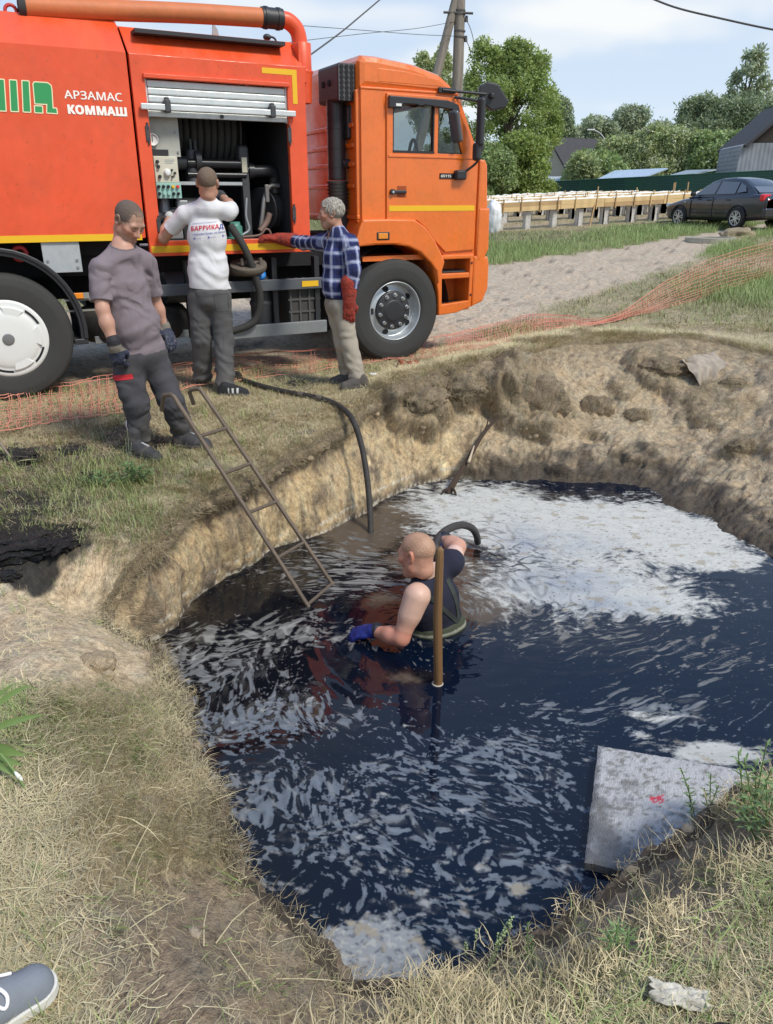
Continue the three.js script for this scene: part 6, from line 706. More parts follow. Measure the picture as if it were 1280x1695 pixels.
{ // ---- man standing waist-deep in the pit
  const wc = onY(718, 1042, WL), base = V(wc.x, -1.62, wc.z - 0.06), D = -base.z;
  const [g, A] = person(base, 'bald man in dark sleeveless shirt and waders standing waist-deep in black water');
  const hd = A(690, 917, D - 0.14), nk = A(707, 950, D - 0.08), SL = A(690, 988, D - 0.26), SR = A(746, 932, D + 0.02), che = A(714, 992, D - 0.08), pel = V(0.01, WL + 0.03 - base.y, 0.02);
  const EL = A(664, 1056, D - 0.32), WLh = A(618, 1044, D - 0.2), ER = A(758, 905, D + 0.22), WRh = A(731, 894, D + 0.34);
  const HL = V(-0.09, 0.8, 0.02), HR = V(0.1, 0.8, -0.02), KL = V(-0.1, 0.42, 0), KR = V(0.11, 0.42, 0), AL = V(-0.1, 0.08, 0.03), AR = V(0.12, 0.08, 0.02);
  const fwd = V(-0.45, 0, -0.9).normalize(), hf = V(-0.78, -0.25, -0.62), hu = V(0.02, 1, -0.1);
  const body = [...torso(pel, che, nk, SL, SR, fwd, 1.0), ...arm(SL, EL, WLh, [0.062, 0.05, 0.033]), ...arm(SR, ER, WRh, [0.064, 0.05, 0.034]), { ...cap(SL, SL.clone().lerp(EL, 0.4), 0.064, 0.056), k: 0.05 }, ...leg(HL, KL, AL), ...leg(HR, KR, AR), neckCap(nk, hd, hf, hu, 0.068)];
  const sk = [0.56, 0.29, 0.20];
  addPart(g, 'body', [nets(field(body, 0.035), boundsOf(body), 0.008, (x, y, z) => { const n = 1 + 0.15 * fbm(x * 30, y * 30, z * 30, 2), c = [...sk], p = V(x, y, z); const t = p.clone().sub(SL).dot(EL.clone().sub(SL)) / EL.distanceToSquared(SL); if (p.distanceTo(SL) < 0.35 && t < 1.15) mixc(c, [0.62, 0.385, 0.285], sst(0.75, 0.4, t)); if (t > 0.8) mixc(c, [0.55, 0.22, 0.145], 0.75); const tr = p.distanceTo(SR); if (tr < 0.14) mixc(c, [0.7, 0.5, 0.42], 0.7); return c.map((q) => q * n); }), headGeo(hd, hf, hu, { base: [0.52, 0.265, 0.175], ruddy: 0.8 }, 1.07)], skinMat);
  addPart(g, 'hair', hairGeo(hd, hf, hu, cropped(0.0012, (X, y, z) => max(z - 0.05, -0.04 - y, z > -0.03 ? 0.01 - y : -1)), 0.004, (x, y, z) => { const k = 1 + 0.25 * pn(x * 260, y * 130, z * 260), t = clamp(0.5 + 2 * fbm(x * 14, y * 14, z * 14, 2)); return [lerp(0.47, 0.36, t) * k, lerp(0.27, 0.20, t) * k, lerp(0.175, 0.12, t) * k]; }, 1.07), clothMat({ bumpScale: 0, roughness: 0.6 }), 'shaved stubble on the scalp');
  const up = nk.clone().sub(pel).normalize(), X = up.clone().cross(fwd).normalize();
  const SH = [...torso(pel, che, nk, SL, SR, fwd, 1.0, 0.013), cutBy(cap(SR, ER, 0.082, 0.08), SR.clone().lerp(ER, 0.2), ER.clone().sub(SR).normalize())];
  const F1 = field(SH, 0.03), shirtF = (x, y, z) => { const v0 = F1(x, y, z); if (v0 > 0.06 || v0 < -0.06) return v0; let v = v0 + 0.007 * fold(x, y, z, 31.1, 8); const q = V(x, y, z).sub(nk); const c = hypot(q.dot(X), (q.dot(up) - 0.045) * 1.5, q.dot(fwd) - 0.02) - 0.088; v = smax(v, -c, 0.006); const o = (x - SL.x) * -X.x + (y - SL.y) * -X.y + (z - SL.z) * -X.z, oL = -o; v = smax(v, oL - 0.03, 0.01); return v; };
  const shirt = addPart(g, 'sleeveless_shirt', nets(shirtF, boundsOf(SH), 0.007, (x, y, z) => { const n = 1 + 0.2 * fbm(x * 10, y * 10, z * 10, 3); return [0.014 * n, 0.015 * n, 0.032 * n]; }), clothMat());
  const rim = (c, ax, r) => { const m = new THREE.TorusGeometry(r, 0.006, 6, 28); m.applyQuaternion(new THREE.Quaternion().setFromUnitVectors(V(0, 0, 1), ax)); m.translate(c.x, c.y, c.z); return m; };
  // waders: bib, belt and straps
  const WD = [ell(pel.clone().add(V(0, -0.02, 0)), [0.19, 0.14, 0.15], X, V(0, 1, 0), fwd), cap(HL, KL, 0.11, 0.1), cap(HR, KR, 0.11, 0.1), cap(KL, AL, 0.1, 0.1), cap(KR, AR, 0.1, 0.1)];
  const F3 = field(WD, 0.03), wF = (x, y, z) => { const tilt = 0.1 + 0.25 * ((x - pel.x) * 0.35); return smax(F3(x, y, z) + 0.005 * fold(x, y, z, 44, 9), y - pel.y - tilt * 0.75, 0.008); };
  const wad = addPart(g, 'waders', nets(wF, boundsOf(WD), 0.0085, (x, y, z) => { const n = 1 + 0.3 * fbm(x * 12, y * 12, z * 12, 2), c = [0.05, 0.058, 0.032]; const d = y - pel.y; if (d < -0.0 && d > -0.018) mixc(c, [0.36, 0.36, 0.28], 0.75); return c.map((q) => q * n); }), clothMat({ roughness: 0.6 }));
  const bk = (a, b, t) => { const p = che.clone().addScaledVector(X, a).addScaledVector(up, b).addScaledVector(fwd, -0.35); for (let k = 0; k < 90; k++) { const f = shirtF(p.x, p.y, p.z); if (f < 0.0008) break; p.addScaledVector(fwd, max(0.0005, f * 0.6)); } return p.addScaledVector(fwd, -t); };
  for (const [a0, b0, a1, b1] of [[0.07, 0.13, -0.12, -0.2], [-0.1, 0.13, -0.13, -0.2]]) { const P = [], I = []; for (let i = 0; i <= 14; i++) for (const w of [-0.016, 0.016]) { const p = bk(lerp(a0, a1, i / 14) + w, lerp(b0, b1, i / 14), 0.004); P.push(p.x, p.y, p.z); } for (let i = 0; i < 14; i++) I.push(i * 2, i * 2 + 1, i * 2 + 2, i * 2 + 1, i * 2 + 3, i * 2 + 2); const q = new THREE.BufferGeometry(); q.setAttribute('position', new THREE.Float32BufferAttribute(P, 3)); q.setIndex(I); q.computeVertexNormals(); part('strap', q, mat([0.035, 0.042, 0.036], 0.8, { side: THREE.DoubleSide }), wad); }
  { const cd = tube([nk.clone().addScaledVector(X, 0.075).add(V(0, 0.02, 0)), nk.clone().addScaledVector(fwd, -0.075).add(V(0, 0.035, 0)), nk.clone().addScaledVector(X, -0.075).add(V(0, 0.06, 0))], 0.0022, 20, 5); addPart(g, 'neck_cord', cd, mat([0.03, 0.025, 0.025], 0.8)); }
  const blue = (a, x, y, z) => { const n = 1 + 0.4 * fbm(x * 30, y * 30, z * 30, 2); return (a < -0.005 ? [0.012, 0.012, 0.02] : [0.01, 0.018, 0.17]).map((q) => q * n); }, navy = (a, x, y, z) => { const n = 1 + 0.4 * fbm(x * 30, y * 30, z * 30, 2); return (a < -0.01 ? [0.012, 0.012, 0.014] : [0.012, 0.016, 0.06]).map((q) => q * n); };
  addPart(g, 'glove', handGeo(WLh, V(-0.9, -0.25, -0.2), V(-0.1, 0.9, 0.3), { curl: 0.5, thumb: 1, cuff: 0.02, cuffR0: 0.043, cuffR1: 0.04, thick: 0.006, scale: 1.1, color: blue }), clothMat({ roughness: 0.45 }), 'bright blue glove');
  addPart(g, 'glove', handGeo(WRh, V(-0.75, -0.25, 0.45), V(-0.3, 0.8, -0.4), { curl: 1.25, thumb: -1, cuff: 0.02, cuffR0: 0.043, cuffR1: 0.04, thick: 0.006, scale: 1.1, color: navy }), clothMat({ roughness: 0.5 }), 'dark glove closed on the hose');
}
// ---------------------------------------------------------------- things in and round the pit
const onG = (px, py) => { let a = 0.6, s = 0.05, b = a; const up = (D) => { const p = atD(px, py, D), g = groundY(p.x, D); return p.y - g; }; while (b < 90 && up(b) > 0) { a = b; b += s; s *= 1.06; } for (let i = 0; i < 24; i++) { const m = (a + b) / 2; up(m) > 0 ? (a = m) : (b = m); } const p = atD(px, py, a); p.y = groundY(p.x, a); return p; };
const grain = dataTex(256, (u, v) => { const a = 0.75 + wrapN(u, v, 4, 2) * 0.35 + wrapN(u * 1, v * 1, 40, 5) * 0.22; return [a, a * 0.97, a * 0.94]; });
const woodTex = dataTex(256, (u, v) => { const w = wrapN(u, v, 3, 4) * 2.2, a = 0.72 + 0.2 * sin(2 * PI * (u * 7 + w)) * 0.6 + wrapN(u, v, 60, 1) * 0.15; return [a, a * 0.94, a * 0.88]; });
function hit(px, py) { // first point of the ground itself on a view ray, with its normal
  const { index, pos, nor } = groundGeo, d = ray(px, py), O = V(0, EYE, 0); let best = 1e9, bi = -1;
  for (let f = 0; f < index.length; f += 3) {
    const a = index[f] * 3, b = index[f + 1] * 3, c = index[f + 2] * 3, ax = pos[a], ay = pos[a + 1], az = pos[a + 2], e1x = pos[b] - ax, e1y = pos[b + 1] - ay, e1z = pos[b + 2] - az, e2x = pos[c] - ax, e2y = pos[c + 1] - ay, e2z = pos[c + 2] - az;
    const hx = d.y * e2z - d.z * e2y, hy = d.z * e2x - d.x * e2z, hz = d.x * e2y - d.y * e2x, det = e1x * hx + e1y * hy + e1z * hz; if (abs(det) < 1e-12) continue;
    const sx = -ax, sy = EYE - ay, sz = -az, u = (sx * hx + sy * hy + sz * hz) / det; if (u < 0 || u > 1) continue; const qx = sy * e1z - sz * e1y, qy = sz * e1x - sx * e1z, qz = sx * e1y - sy * e1x, v = (d.x * qx + d.y * qy + d.z * qz) / det; if (v < 0 || u + v > 1) continue;
    const t = (e2x * qx + e2y * qy + e2z * qz) / det; if (t > 0.05 && t < best) { best = t; bi = a; }
  }
  return [O.addScaledVector(d, best), V(nor[bi], nor[bi + 1], nor[bi + 2])];
}
{ // ladder
  const metal = mat([0.20, 0.155, 0.115], 0.62, { metalness: 0.35, map: rep(grain, 3), bumpMap: rep(grain, 6), bumpScale: 0.002 });
  const L0 = onY(510, 1003, WL), L1 = atD(286, 653, 4.82), R0 = onY(550, 966, WL), R1 = atD(331, 643, 5.12);
  const base = L0.clone(), t = thing('ladder', 'rusty pipe ladder with hooked ends leaning in the pit', 'ladder', [base.x, base.y, base.z]);
  const l = (p) => p.clone().sub(base), ext = (a, b, k) => a.clone().lerp(b, k), r = 0.0145;
  part('rail', tube([l(ext(L0, L1, -0.04)), l(ext(L0, L1, 0.3)), l(ext(L0, L1, 0.6)), l(ext(L0, L1, 0.97)), l(L1), l(atD(271, 655, 4.86)), l(atD(268, 679, 4.9))], r, 60, 10, false, 0.05), metal, t);
  part('rail', tube([l(ext(R0, R1, -0.04)), l(ext(R0, R1, 0.3)), l(ext(R0, R1, 0.6)), l(ext(R0, R1, 0.97)), l(R1), l(atD(313, 646, 5.15)), l(atD(321, 669, 5.18))], r, 60, 10, false, 0.05), metal, t);
  const nearest = (A, B, px, py) => { let best = 0, bd = 1e9; for (let i = 0; i <= 200; i++) { const p = A.clone().lerp(B, i / 200), d = ray(px, py), v = p.clone().sub(V(0, EYE, 0)), q = v.clone().cross(d).length() / d.length(); if (q < bd) { bd = q; best = i / 200; } } return A.clone().lerp(B, best); };
  for (const [a, b] of [[[331, 723], [377, 708]], [[370, 785], [414, 768]], [[414, 848], [455, 831]], [[460, 924], [501, 900]], [[510, 1001], [549, 966]]]) part('rung', rod(l(nearest(L0, L1, ...a)), l(nearest(R0, R1, ...b)), 0.012), metal, t);
}
{ // suction hose from the lorry over the edge
  const pts = [truckPoint(-1.95, 0.06, -0.2), truckPoint(-1.8, 0.05, 0.1), ...[[392, 629], [430, 643], [480, 655], [528, 664], [560, 677]].map(([x, y]) => onG(x, y).add(V(0, 0.03, 0))), atD(583, 697, 6.12), atD(598, 735, 6.0), atD(607, 785, 5.86), atD(612, 835, 5.72), atD(614, 884, 5.58), atD(613, 920, 5.5)];
  pts[7].y += 0.02; const b = pts[2].clone(), t = thing('suction_hose', 'black suction hose running over the grass and down into the pit', 'hose', [b.x, b.y, b.z]);
  const g = tube(pts.map((p) => p.clone().sub(b)), 0.0235, 160, 12); { const u = g.attributes.uv; for (let i = 0; i < u.count; i++) u.setXY(i, u.getX(i) * 24, u.getY(i)); }
  part('hose', g, mat([0.042, 0.037, 0.033], 0.7, { map: rep(grain, 1), bumpMap: rep(grain, 1), bumpScale: 0.004 }), t);
  const cl = (k) => { const c = new THREE.CatmullRomCurve3(pts.map((p) => p.clone().sub(b))), p = c.getPointAt(k), d = c.getTangentAt(k).multiplyScalar(0.03); return rod(p.clone().sub(d), p.clone().add(d), 0.0265, 0.0265, 14); };
  part('dried_mud_patch', [cl(0.40), cl(0.465)], mat([0.12, 0.1, 0.08], 0.95), t);
}
{ // the end of the hose that the man holds
  const pts = [atD(724, 925, 4.36), atD(721, 905, 4.40), atD(727, 889, 4.5), atD(742, 876, 4.66), atD(763, 869, 4.84), atD(781, 874, 5.02), atD(789, 886, 5.18), atD(791, 897, 5.32)], b = onY(790, 893, WL);
  const t = thing('hose_end', 'arched black hose held by the man in the water', 'hose', [b.x, b.y, b.z]); part('hose', tube(pts.map((p) => p.sub(b)), 0.026, 60, 14), mat([0.04, 0.033, 0.03], 0.45, { bumpMap: rep(grain, 4), bumpScale: 0.003 }), t);
}
{ // pole
  const b = onY(724.5, 1132, WL), top = atD(727, 906, 3.53).sub(b), t = thing('wooden_pole', 'brown wooden pole standing upright in the black water', 'pole', [b.x, b.y, b.z]);
  const dn = top.clone().multiplyScalar(-0.35), g = new THREE.LatheGeometry([[0, 0], [0.0245, 0], [0.0245, 0.3], [0.0235, 0.65], [0.021, 0.95], [0.019, 0.985], [0.012, 1], [0, 1]].map((p) => new THREE.Vector2(...p)), 16);
  const L = top.length() * 1.35; g.scale(1, L, 1); const pz = g.attributes.position; for (let i = 0; i < pz.count; i++) { const y = pz.getY(i); pz.setX(i, pz.getX(i) + 0.004 * sin(y * 7)); } g.computeVertexNormals(); g.applyQuaternion(new THREE.Quaternion().setFromUnitVectors(V(0, 1, 0), top.clone().normalize())); g.translate(dn.x, dn.y, dn.z);
  part('shaft', g, mat([0.29, 0.165, 0.07], 0.6, { map: rep(woodTex, 3, 1), bumpMap: rep(woodTex, 3, 1), bumpScale: 0.002 }), t);
  part('scum_ring', xf(new THREE.TorusGeometry(0.027, 0.005, 6, 20), 0, 0.002, 0, PI / 2), mat([0.42, 0.38, 0.32], 0.8), t);
}
{ // broken branch on the bank
  const b = onY(745, 814, WL), l = (p) => p.sub(b), t = thing('branch', 'broken brown branch leaning from the bank into the scum', 'branch', [b.x, b.y, b.z]);
  const P = [l(atD(741, 818, 6.46)), l(atD(760, 785, 6.62)), l(atD(782, 748, 6.82)), l(atD(800, 718, 7.0)), l(atD(824, 690, 7.2))], bark = mat([0.115, 0.08, 0.055], 0.9, { map: rep(woodTex, 2), bumpMap: rep(woodTex, 2, 4), bumpScale: 0.012 });
  const limb = (p, r0, r1) => { const c = new THREE.CatmullRomCurve3(p), gs_ = []; let a = p[0]; for (let i = 1; i <= 10; i++) { const q = c.getPoint(i / 10); gs_.push(rod(a, q, lerp(r0, r1, (i - 1) / 10), lerp(r0, r1, i / 10), 9)); a = q; } return gs_; };
  part('limb', limb(P, 0.030, 0.014), bark, t); part('root', limb([P[0].clone().lerp(P[1], 0.3), l(atD(752, 812, 6.44)), l(atD(756, 822, 6.4))], 0.02, 0.006), bark, t); part('root', limb([P[0].clone().lerp(P[1], 0.2), l(atD(735, 812, 6.44)), l(atD(731, 818, 6.42))], 0.018, 0.006), bark, t);
  part('split_wood', rod(l(atD(776, 765, 6.66)), l(atD(785, 738, 6.8)), 0.014, 0.006), mat([0.5, 0.4, 0.28], 0.8), t); part('twig', limb([P[3], l(atD(806, 704, 7.08)), l(atD(809, 690, 7.16))], 0.01, 0.004), bark, t);
}
{ // floating slab
  const y = WL + 0.045, A = onY(991, 1232, y), B = onY(1240, 1272, y), Dd = onY(968, 1425, y), b = A.clone().add(B).add(Dd).multiplyScalar(1 / 3), X = B.clone().sub(A), Z = Dd.clone().sub(A), n = 70, m = 60, P = [], U = [], K = [], I = [];
  const t = thing('slab', 'dirty white foam slab with a red spot at the water edge', 'slab', [b.x, b.y, b.z]);
  for (let j = 0; j <= m; j++) for (let i = 0; i <= n; i++) { let u = i / n * 1.02, v = j / m; const e = 0.012 * fbm(u * 9, v * 9, 4, 3); const p = A.clone().addScaledVector(X, u + (i === 0 ? e : 0)).addScaledVector(Z, v + (j === m || j === 0 ? e : 0)).sub(b); const ed = min(sst(0, 0.025, u), sst(0, 0.025, v), sst(1.02, 0.99, u), sst(1, 0.975, v)); p.y += -0.012 * (1 - ed) + 0.004 * fbm(u * 22, v * 22, 1, 3) + 0.012 * (u - 0.5) * -0.5; P.push(p.x, p.y, p.z); U.push(u, v);
    const q = fbm(u * 5, v * 5, 3, 4), r = fbm(u * 26, v * 26, 6, 3), c = [0.50, 0.495, 0.49]; mixc(c, [0.25, 0.243, 0.23], sst(-0.02, 0.3, r + 0.5 * q + 0.25 * (0.5 - u))); mixc(c, [0.17, 0.17, 0.17], sst(0.5, 1.0, (1 - u) * 0.6 + v * 0.9 + q * 1.3 - 0.35) * sst(0.42, 0.3, u) * 0.85); mixc(c, [0.16, 0.14, 0.12], sst(0.16, 0.3, r) * 0.6); mixc(c, [0.3, 0.28, 0.25], (1 - ed) * 0.4);
    const rx = (u - 0.40) / 0.045, rv = (v - 0.42) / 0.03; if (hypot(rx + 0.5 * rv, rv) + 1.2 * pn(u * 60, v * 60, 2) < 0.95) { c[0] = 0.62; c[1] = 0.06; c[2] = 0.10; } K.push(...c); }
  for (let j = 0; j < m; j++) for (let i = 0; i < n; i++) { const a = j * (n + 1) + i, c = a + n + 1; I.push(a, c, a + 1, a + 1, c, c + 1); }
  const ringI = []; for (let i = 0; i <= n; i++) ringI.push(i); for (let j = 1; j <= m; j++) ringI.push(j * (n + 1) + n); for (let i = n - 1; i >= 0; i--) ringI.push(m * (n + 1) + i); for (let j = m - 1; j > 0; j--) ringI.push(j * (n + 1));
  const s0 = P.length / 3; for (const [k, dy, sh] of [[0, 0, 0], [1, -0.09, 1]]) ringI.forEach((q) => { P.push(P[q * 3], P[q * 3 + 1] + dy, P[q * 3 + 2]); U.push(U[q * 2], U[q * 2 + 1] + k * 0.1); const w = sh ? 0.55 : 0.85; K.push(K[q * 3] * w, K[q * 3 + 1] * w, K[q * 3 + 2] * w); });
  const R = ringI.length; for (let i = 0; i < R; i++) { const a = s0 + i, c = s0 + (i + 1) % R; I.push(a, c, a + R, c, c + R, a + R); }
  const g = new THREE.BufferGeometry(); g.setAttribute('position', new THREE.Float32BufferAttribute(P, 3)); g.setAttribute('uv', new THREE.Float32BufferAttribute(U, 2)); g.setAttribute('color', new THREE.Float32BufferAttribute(K, 3)); g.setIndex(I); g.computeVertexNormals();
  part('board', g, new THREE.MeshStandardMaterial({ color: 0xffffff, vertexColors: true, roughness: 0.9, bumpMap: rep(soilBump, 3), bumpScale: 0.006 }), t);
}
{ // orange barrier net lying on the ground, hung up towards the right
  const up = [[-70, 688], [0, 668], [70, 652], [140, 640], [200, 628], [300, 612], [420, 594], [540, 586], [640, 580], [720, 566], [800, 548], [900, 527]].map(([x, y]) => onG(x, y)).concat([atD(1000, 503, 10.9), atD(1100, 462, 12.1), atD(1190, 425, 13.6), atD(1290, 396, 15.6), atD(1400, 368, 18)]);
  const dn = [[-70, 745], [0, 722], [70, 708], [140, 697], [200, 688], [300, 652], [420, 632], [540, 616], [640, 601], [720, 594], [800, 580], [900, 553], [1000, 538]].map(([x, y]) => onG(x, y)).concat([onG(1100, 512), onG(1190, 486), onG(1290, 458), onG(1400, 430)]);
  const cu = new THREE.CatmullRomCurve3(up), cd = new THREE.CatmullRomCurve3(dn), NU = 330, NV = 12, pos = [], b = onG(300, 640);
  for (let i = 0; i <= NU; i++) { const k = i / NU, A = cu.getPoint(k), B = cd.getPoint(k); pos.push(Array.from({ length: NV + 1 }, (_, j) => { let v = j / NV; const bunch = 0.12 * pn(i * 0.04, v * 2, 3.1) + 0.05 * pn(i * 0.15, v * 4, 7); v = clamp(v + bunch * sin(v * PI)); const p = B.clone().lerp(A, v); p.x += 0.03 * pn(i * 0.13, j * 0.5, 2); p.z += 0.03 * pn(i * 0.13, j * 0.5, 9); const g = groundY(p.x, -p.z), lift = k > 0.72 ? sst(0.72, 0.84, k) : 0; const rip = 0.03 + 0.02 * abs(pn(i * 0.22, j * 0.35, 4.4)) + (v > 0.9 ? 0.03 : 0); p.y = lerp(g + rip, max(g + 0.02, p.y + 0.02 * pn(i * 0.1, j * 0.4, 6)), lift); return p.sub(b); })); }
  const t = thing('barrier_net', 'orange plastic barrier net trodden flat beside the lorry and rising at right', 'netting', [b.x, b.y, b.z]);
  const P = [], I = [], strip = (A, B, w, h) => { const d = B.clone().sub(A), s = V(-d.z, 0, d.x).normalize().multiplyScalar(w), u = V(0, h, 0), k = P.length / 3; for (const q of [A, B]) for (const [m, n] of [[1, 0], [0, 1], [-1, 0], [0, -1]]) P.push(q.x + s.x * m + u.x * n, q.y + u.y * n, q.z + s.z * m); for (let e = 0; e < 4; e++) { const f = (e + 1) % 4; I.push(k + e, k + f, k + 4 + e, k + f, k + 4 + f, k + 4 + e); } };
  for (let i = 0; i <= NU; i++) for (let j = 0; j <= NV; j++) { const edge = j === 0 || j === NV || j === NV - 1; if (i < NU) strip(pos[i][j], pos[i + 1][j], edge ? 0.0045 : i > 190 ? 0.0036 : 0.002, edge ? 0.004 : i > 190 ? 0.0036 : 0.002); if (j < NV && (i % 5 < 2 || i > 190)) strip(pos[i][j], pos[i][j + 1], i > 190 ? 0.004 : 0.003, i > 190 ? 0.004 : 0.0024); }
  const g = new THREE.BufferGeometry(); g.setAttribute('position', new THREE.Float32BufferAttribute(P, 3)); g.setIndex(I); g.computeVertexNormals(); part('mesh_strands', g, mat([0.68, 0.27, 0.19], 0.75), t);
}
const lumpy = (r, seed, s = [1, 1, 1], amp = 0.25, f = 2.2, det = 3) => { const g = mergeVertices(new THREE.IcosahedronGeometry(1, det).deleteAttribute('uv').deleteAttribute('normal')); const p = g.attributes.position; for (let i = 0; i < p.count; i++) { const x = p.getX(i), y = p.getY(i), z = p.getZ(i), k = r * (1 + amp * fbm(x * f + seed, y * f, z * f, 4) * 2); p.setXYZ(i, x * k * s[0], y * k * s[1], z * k * s[2]); } g.computeVertexNormals(); const u = new Float32Array(p.count * 2); for (let i = 0; i < p.count; i++) { u[i * 2] = p.getX(i) + p.getZ(i) * 0.6; u[i * 2 + 1] = p.getY(i) + p.getZ(i) * 0.8; } g.setAttribute('uv', new THREE.BufferAttribute(u, 2)); return g; };
function solo(name, label, category, geo, m, p, turn = 0, group) { const o = part(name, geo, m); o.position.copy(p); o.rotation.y = turn; return tag(o, label, category, group); }
{ // broken bricks by the front wheel
  const bm = mat([0.40, 0.115, 0.06], 0.9, { map: rep(grain, 4), bumpMap: rep(grain, 4), bumpScale: 0.006 }), brick = (l) => { const g = new RoundedBoxGeometry(l, 0.06, 0.1, 3, 0.008), p = g.attributes.position; for (let i = 0; i < p.count; i++) { const x = p.getX(i), y = p.getY(i), z = p.getZ(i), e = x > l * 0.3 ? 0.02 : 0.004; p.setXYZ(i, x + e * pn(x * 60, y * 60, z * 60), y + 0.003 * pn(z * 60, x * 60, y * 60), z); } return g; };
  solo('brick', 'broken red brick lying against the front wheel', 'brick', brick(0.14), bm, onG(683, 606).add(V(0, 0.02, 0)), 0.5); solo('brick', 'smaller brick lump on end beside the front wheel', 'brick', xf(brick(0.09), 0, 0, 0, 0, 0, 1.3), bm, onG(664, 608).add(V(0, 0.025, 0)), 0.2);
}
{ // heaps of black sludge on the grass
  const sl = mat([0.016, 0.015, 0.014], 0.48, { bumpMap: rep(soilBump, 3), bumpScale: 0.02 });
  for (const [px, py, w, h, d, l] of [[30, 890, 0.26, 0.085, 0.2, 'largest black sludge heap at the left edge of the grass'], [110, 886, 0.19, 0.05, 0.1, 'long low sludge heap trailing towards the green tuft'], [120, 742, 0.14, 0.035, 0.1, 'flat black sludge pat on the trodden grass by the net'], [25, 752, 0.2, 0.05, 0.13, 'black sludge under the slanting rod'], [205, 692, 0.16, 0.04, 0.12, 'sludge heap behind the heels of the man in grey'], [155, 788, 0.11, 0.05, 0.1, 'small black clod in front of the green weeds'], [490, 634, 0.13, 0.03, 0.09, 'dark sludge pat beside the shoes of the man in the checked shirt'], [4, 950, 0.09, 0.04, 0.06, 'lowest black clod at the left edge above the sand'], [225, 738, 0.2, 0.03, 0.16, 'sludge trodden by the boots of the man in grey']]) { const p = onG(px, py); const o = solo('sludge_heap', l, 'mud heap', lumpy(1, px * 0.13, [w * 1.15, h * 0.75, d * 1.2], 0.42, 4.6, 6), sl, p.add(V(0, -h * 0.32, 0)), px * 0.1); }
}
{ const a = onG(30, 766), b = atD(-8, 722, -a.z + 0.12); solo('rod', 'thin rusty rod slanting out of the sludge by the net', 'rod', rod(V(0, -0.05, 0), b.sub(a), 0.009), mat([0.22, 0.17, 0.13], 0.7), a); }
{ // footwear of those who stand by the camera
  const heel = onY(-85, 1760, -0.01), toe = onY(104, 1634, 0.02), dir = toe.clone().sub(heel).setY(0).normalize(); heel.copy(toe).addScaledVector(dir, -0.29); heel.y = groundY(toe.x - dir.x * 0.1, -(toe.z - dir.z * 0.1)) + 0.012;
  const t = thing('sneaker', 'grey-blue canvas sneaker with white laces at the bottom left', 'shoe', [heel.x, heel.y, heel.z]), s = V(dir.z, 0, -dir.x), at = (a, y, c) => dir.clone().multiplyScalar(a).addScaledVector(s, c).add(V(0, y, 0));
  const FL = field([cap(at(0.045, 0.04, 0), at(0.13, 0.042, 0), 0.036, 0.042), cap(at(0.13, 0.042, 0), at(0.235, 0.027, 0.004), 0.043, 0.044), cap(at(0.04, 0.05, 0), at(0.05, 0.1, 0), 0.036, 0.036), cap(at(0.07, 0.09, 0), at(0.17, 0.05, 0), 0.03, 0.034)], 0.03);
  const fU = (x, y, z) => { const hol = hypot(((x * dir.x + z * dir.z) - 0.06) / 1.5, (x * s.x + z * s.z), (y - 0.13) * 0.6) - 0.032; return max(FL(x, y, z) + 0.0012 * pn(x * 30, y * 30, z * 30), 0.021 - y, -hol); };
  part('upper', nets(fU, [V(-0.12, 0, -0.36), V(0.4, 0.17, 0.1)], 0.0042, (x, y, z) => { const n = 1 + 0.16 * fbm(x * 22, y * 22, z * 22, 3) + 0.06 * pn(x * 300, y * 300, z * 300); return [0.185 * n, 0.20 * n, 0.225 * n]; }), clothMat({ roughness: 0.95, bumpScale: 0.0006 }), t);
  part('sole', nets((x, y, z) => max(FL(x, 0.032, z) - 0.0055, y - 0.026, -y), [V(-0.12, -0.01, -0.36), V(0.4, 0.05, 0.1)], 0.0042, (x, y, z) => { const n = 1 + 0.2 * fbm(x * 30, y * 30, z * 30, 2); return [0.62 * n, 0.60 * n, 0.54 * n]; }), clothMat({ roughness: 0.7, bumpScale: 0 }), t);
  const lace = mat([0.82, 0.80, 0.82], 0.85), topY = (a, c) => { let y = 0.14; while (y > 0.03) { const p = at(a, y, c); if (FL(p.x, p.y, p.z) < 0) break; y -= 0.002; } return y + 0.003; }, lp = (a, c, e = 0) => at(a, topY(a, c) + e, c);
  for (const a of [0.125, 0.15]) part('lace', tube([lp(a, -0.026), lp(a + 0.004, -0.01, 0.003), lp(a + 0.004, 0.01, 0.003), lp(a, 0.026)], 0.0042, 20, 6), lace, t);
  part('lace_bow', [tube([lp(0.14, 0.0, 0.004), lp(0.165, -0.018, 0.016), lp(0.182, -0.034, 0.012), lp(0.172, -0.044, 0.006), lp(0.15, -0.03, 0.006), lp(0.138, -0.004, 0.006)], 0.004, 36, 6), tube([lp(0.14, 0.0, 0.006), lp(0.165, 0.012, 0.008), lp(0.19, 0.016, 0.003), lp(0.202, 0.018, 0.002)], 0.0038, 24, 6)], lace, t);
  for (const a of [0.125, 0.15]) for (const c of [-0.029, 0.029]) part('eyelet', xf(new THREE.TorusGeometry(0.0042, 0.0013, 6, 14), ...lp(a, c).toArray(), PI / 2 + 0.5 * Math.sign(c) * 0.5), mat([0.5, 0.5, 0.5], 0.3, { metalness: 0.8 }), t);
  const b = onY(1196, 1706, 0), bh = V(b.x + 0.01, groundY(b.x, -b.z) + 0.004, b.z + 0.24); const o = solo('shoe', 'dark rounded shoe tip at the bottom edge of the picture', 'shoe', shoeGeo(V(0, 0, 0), V(-0.05, 0, -1), 0.27, 0.1, { color: () => [0.012, 0.012, 0.013] }), clothMat({ roughness: 0.6 }), bh);
}
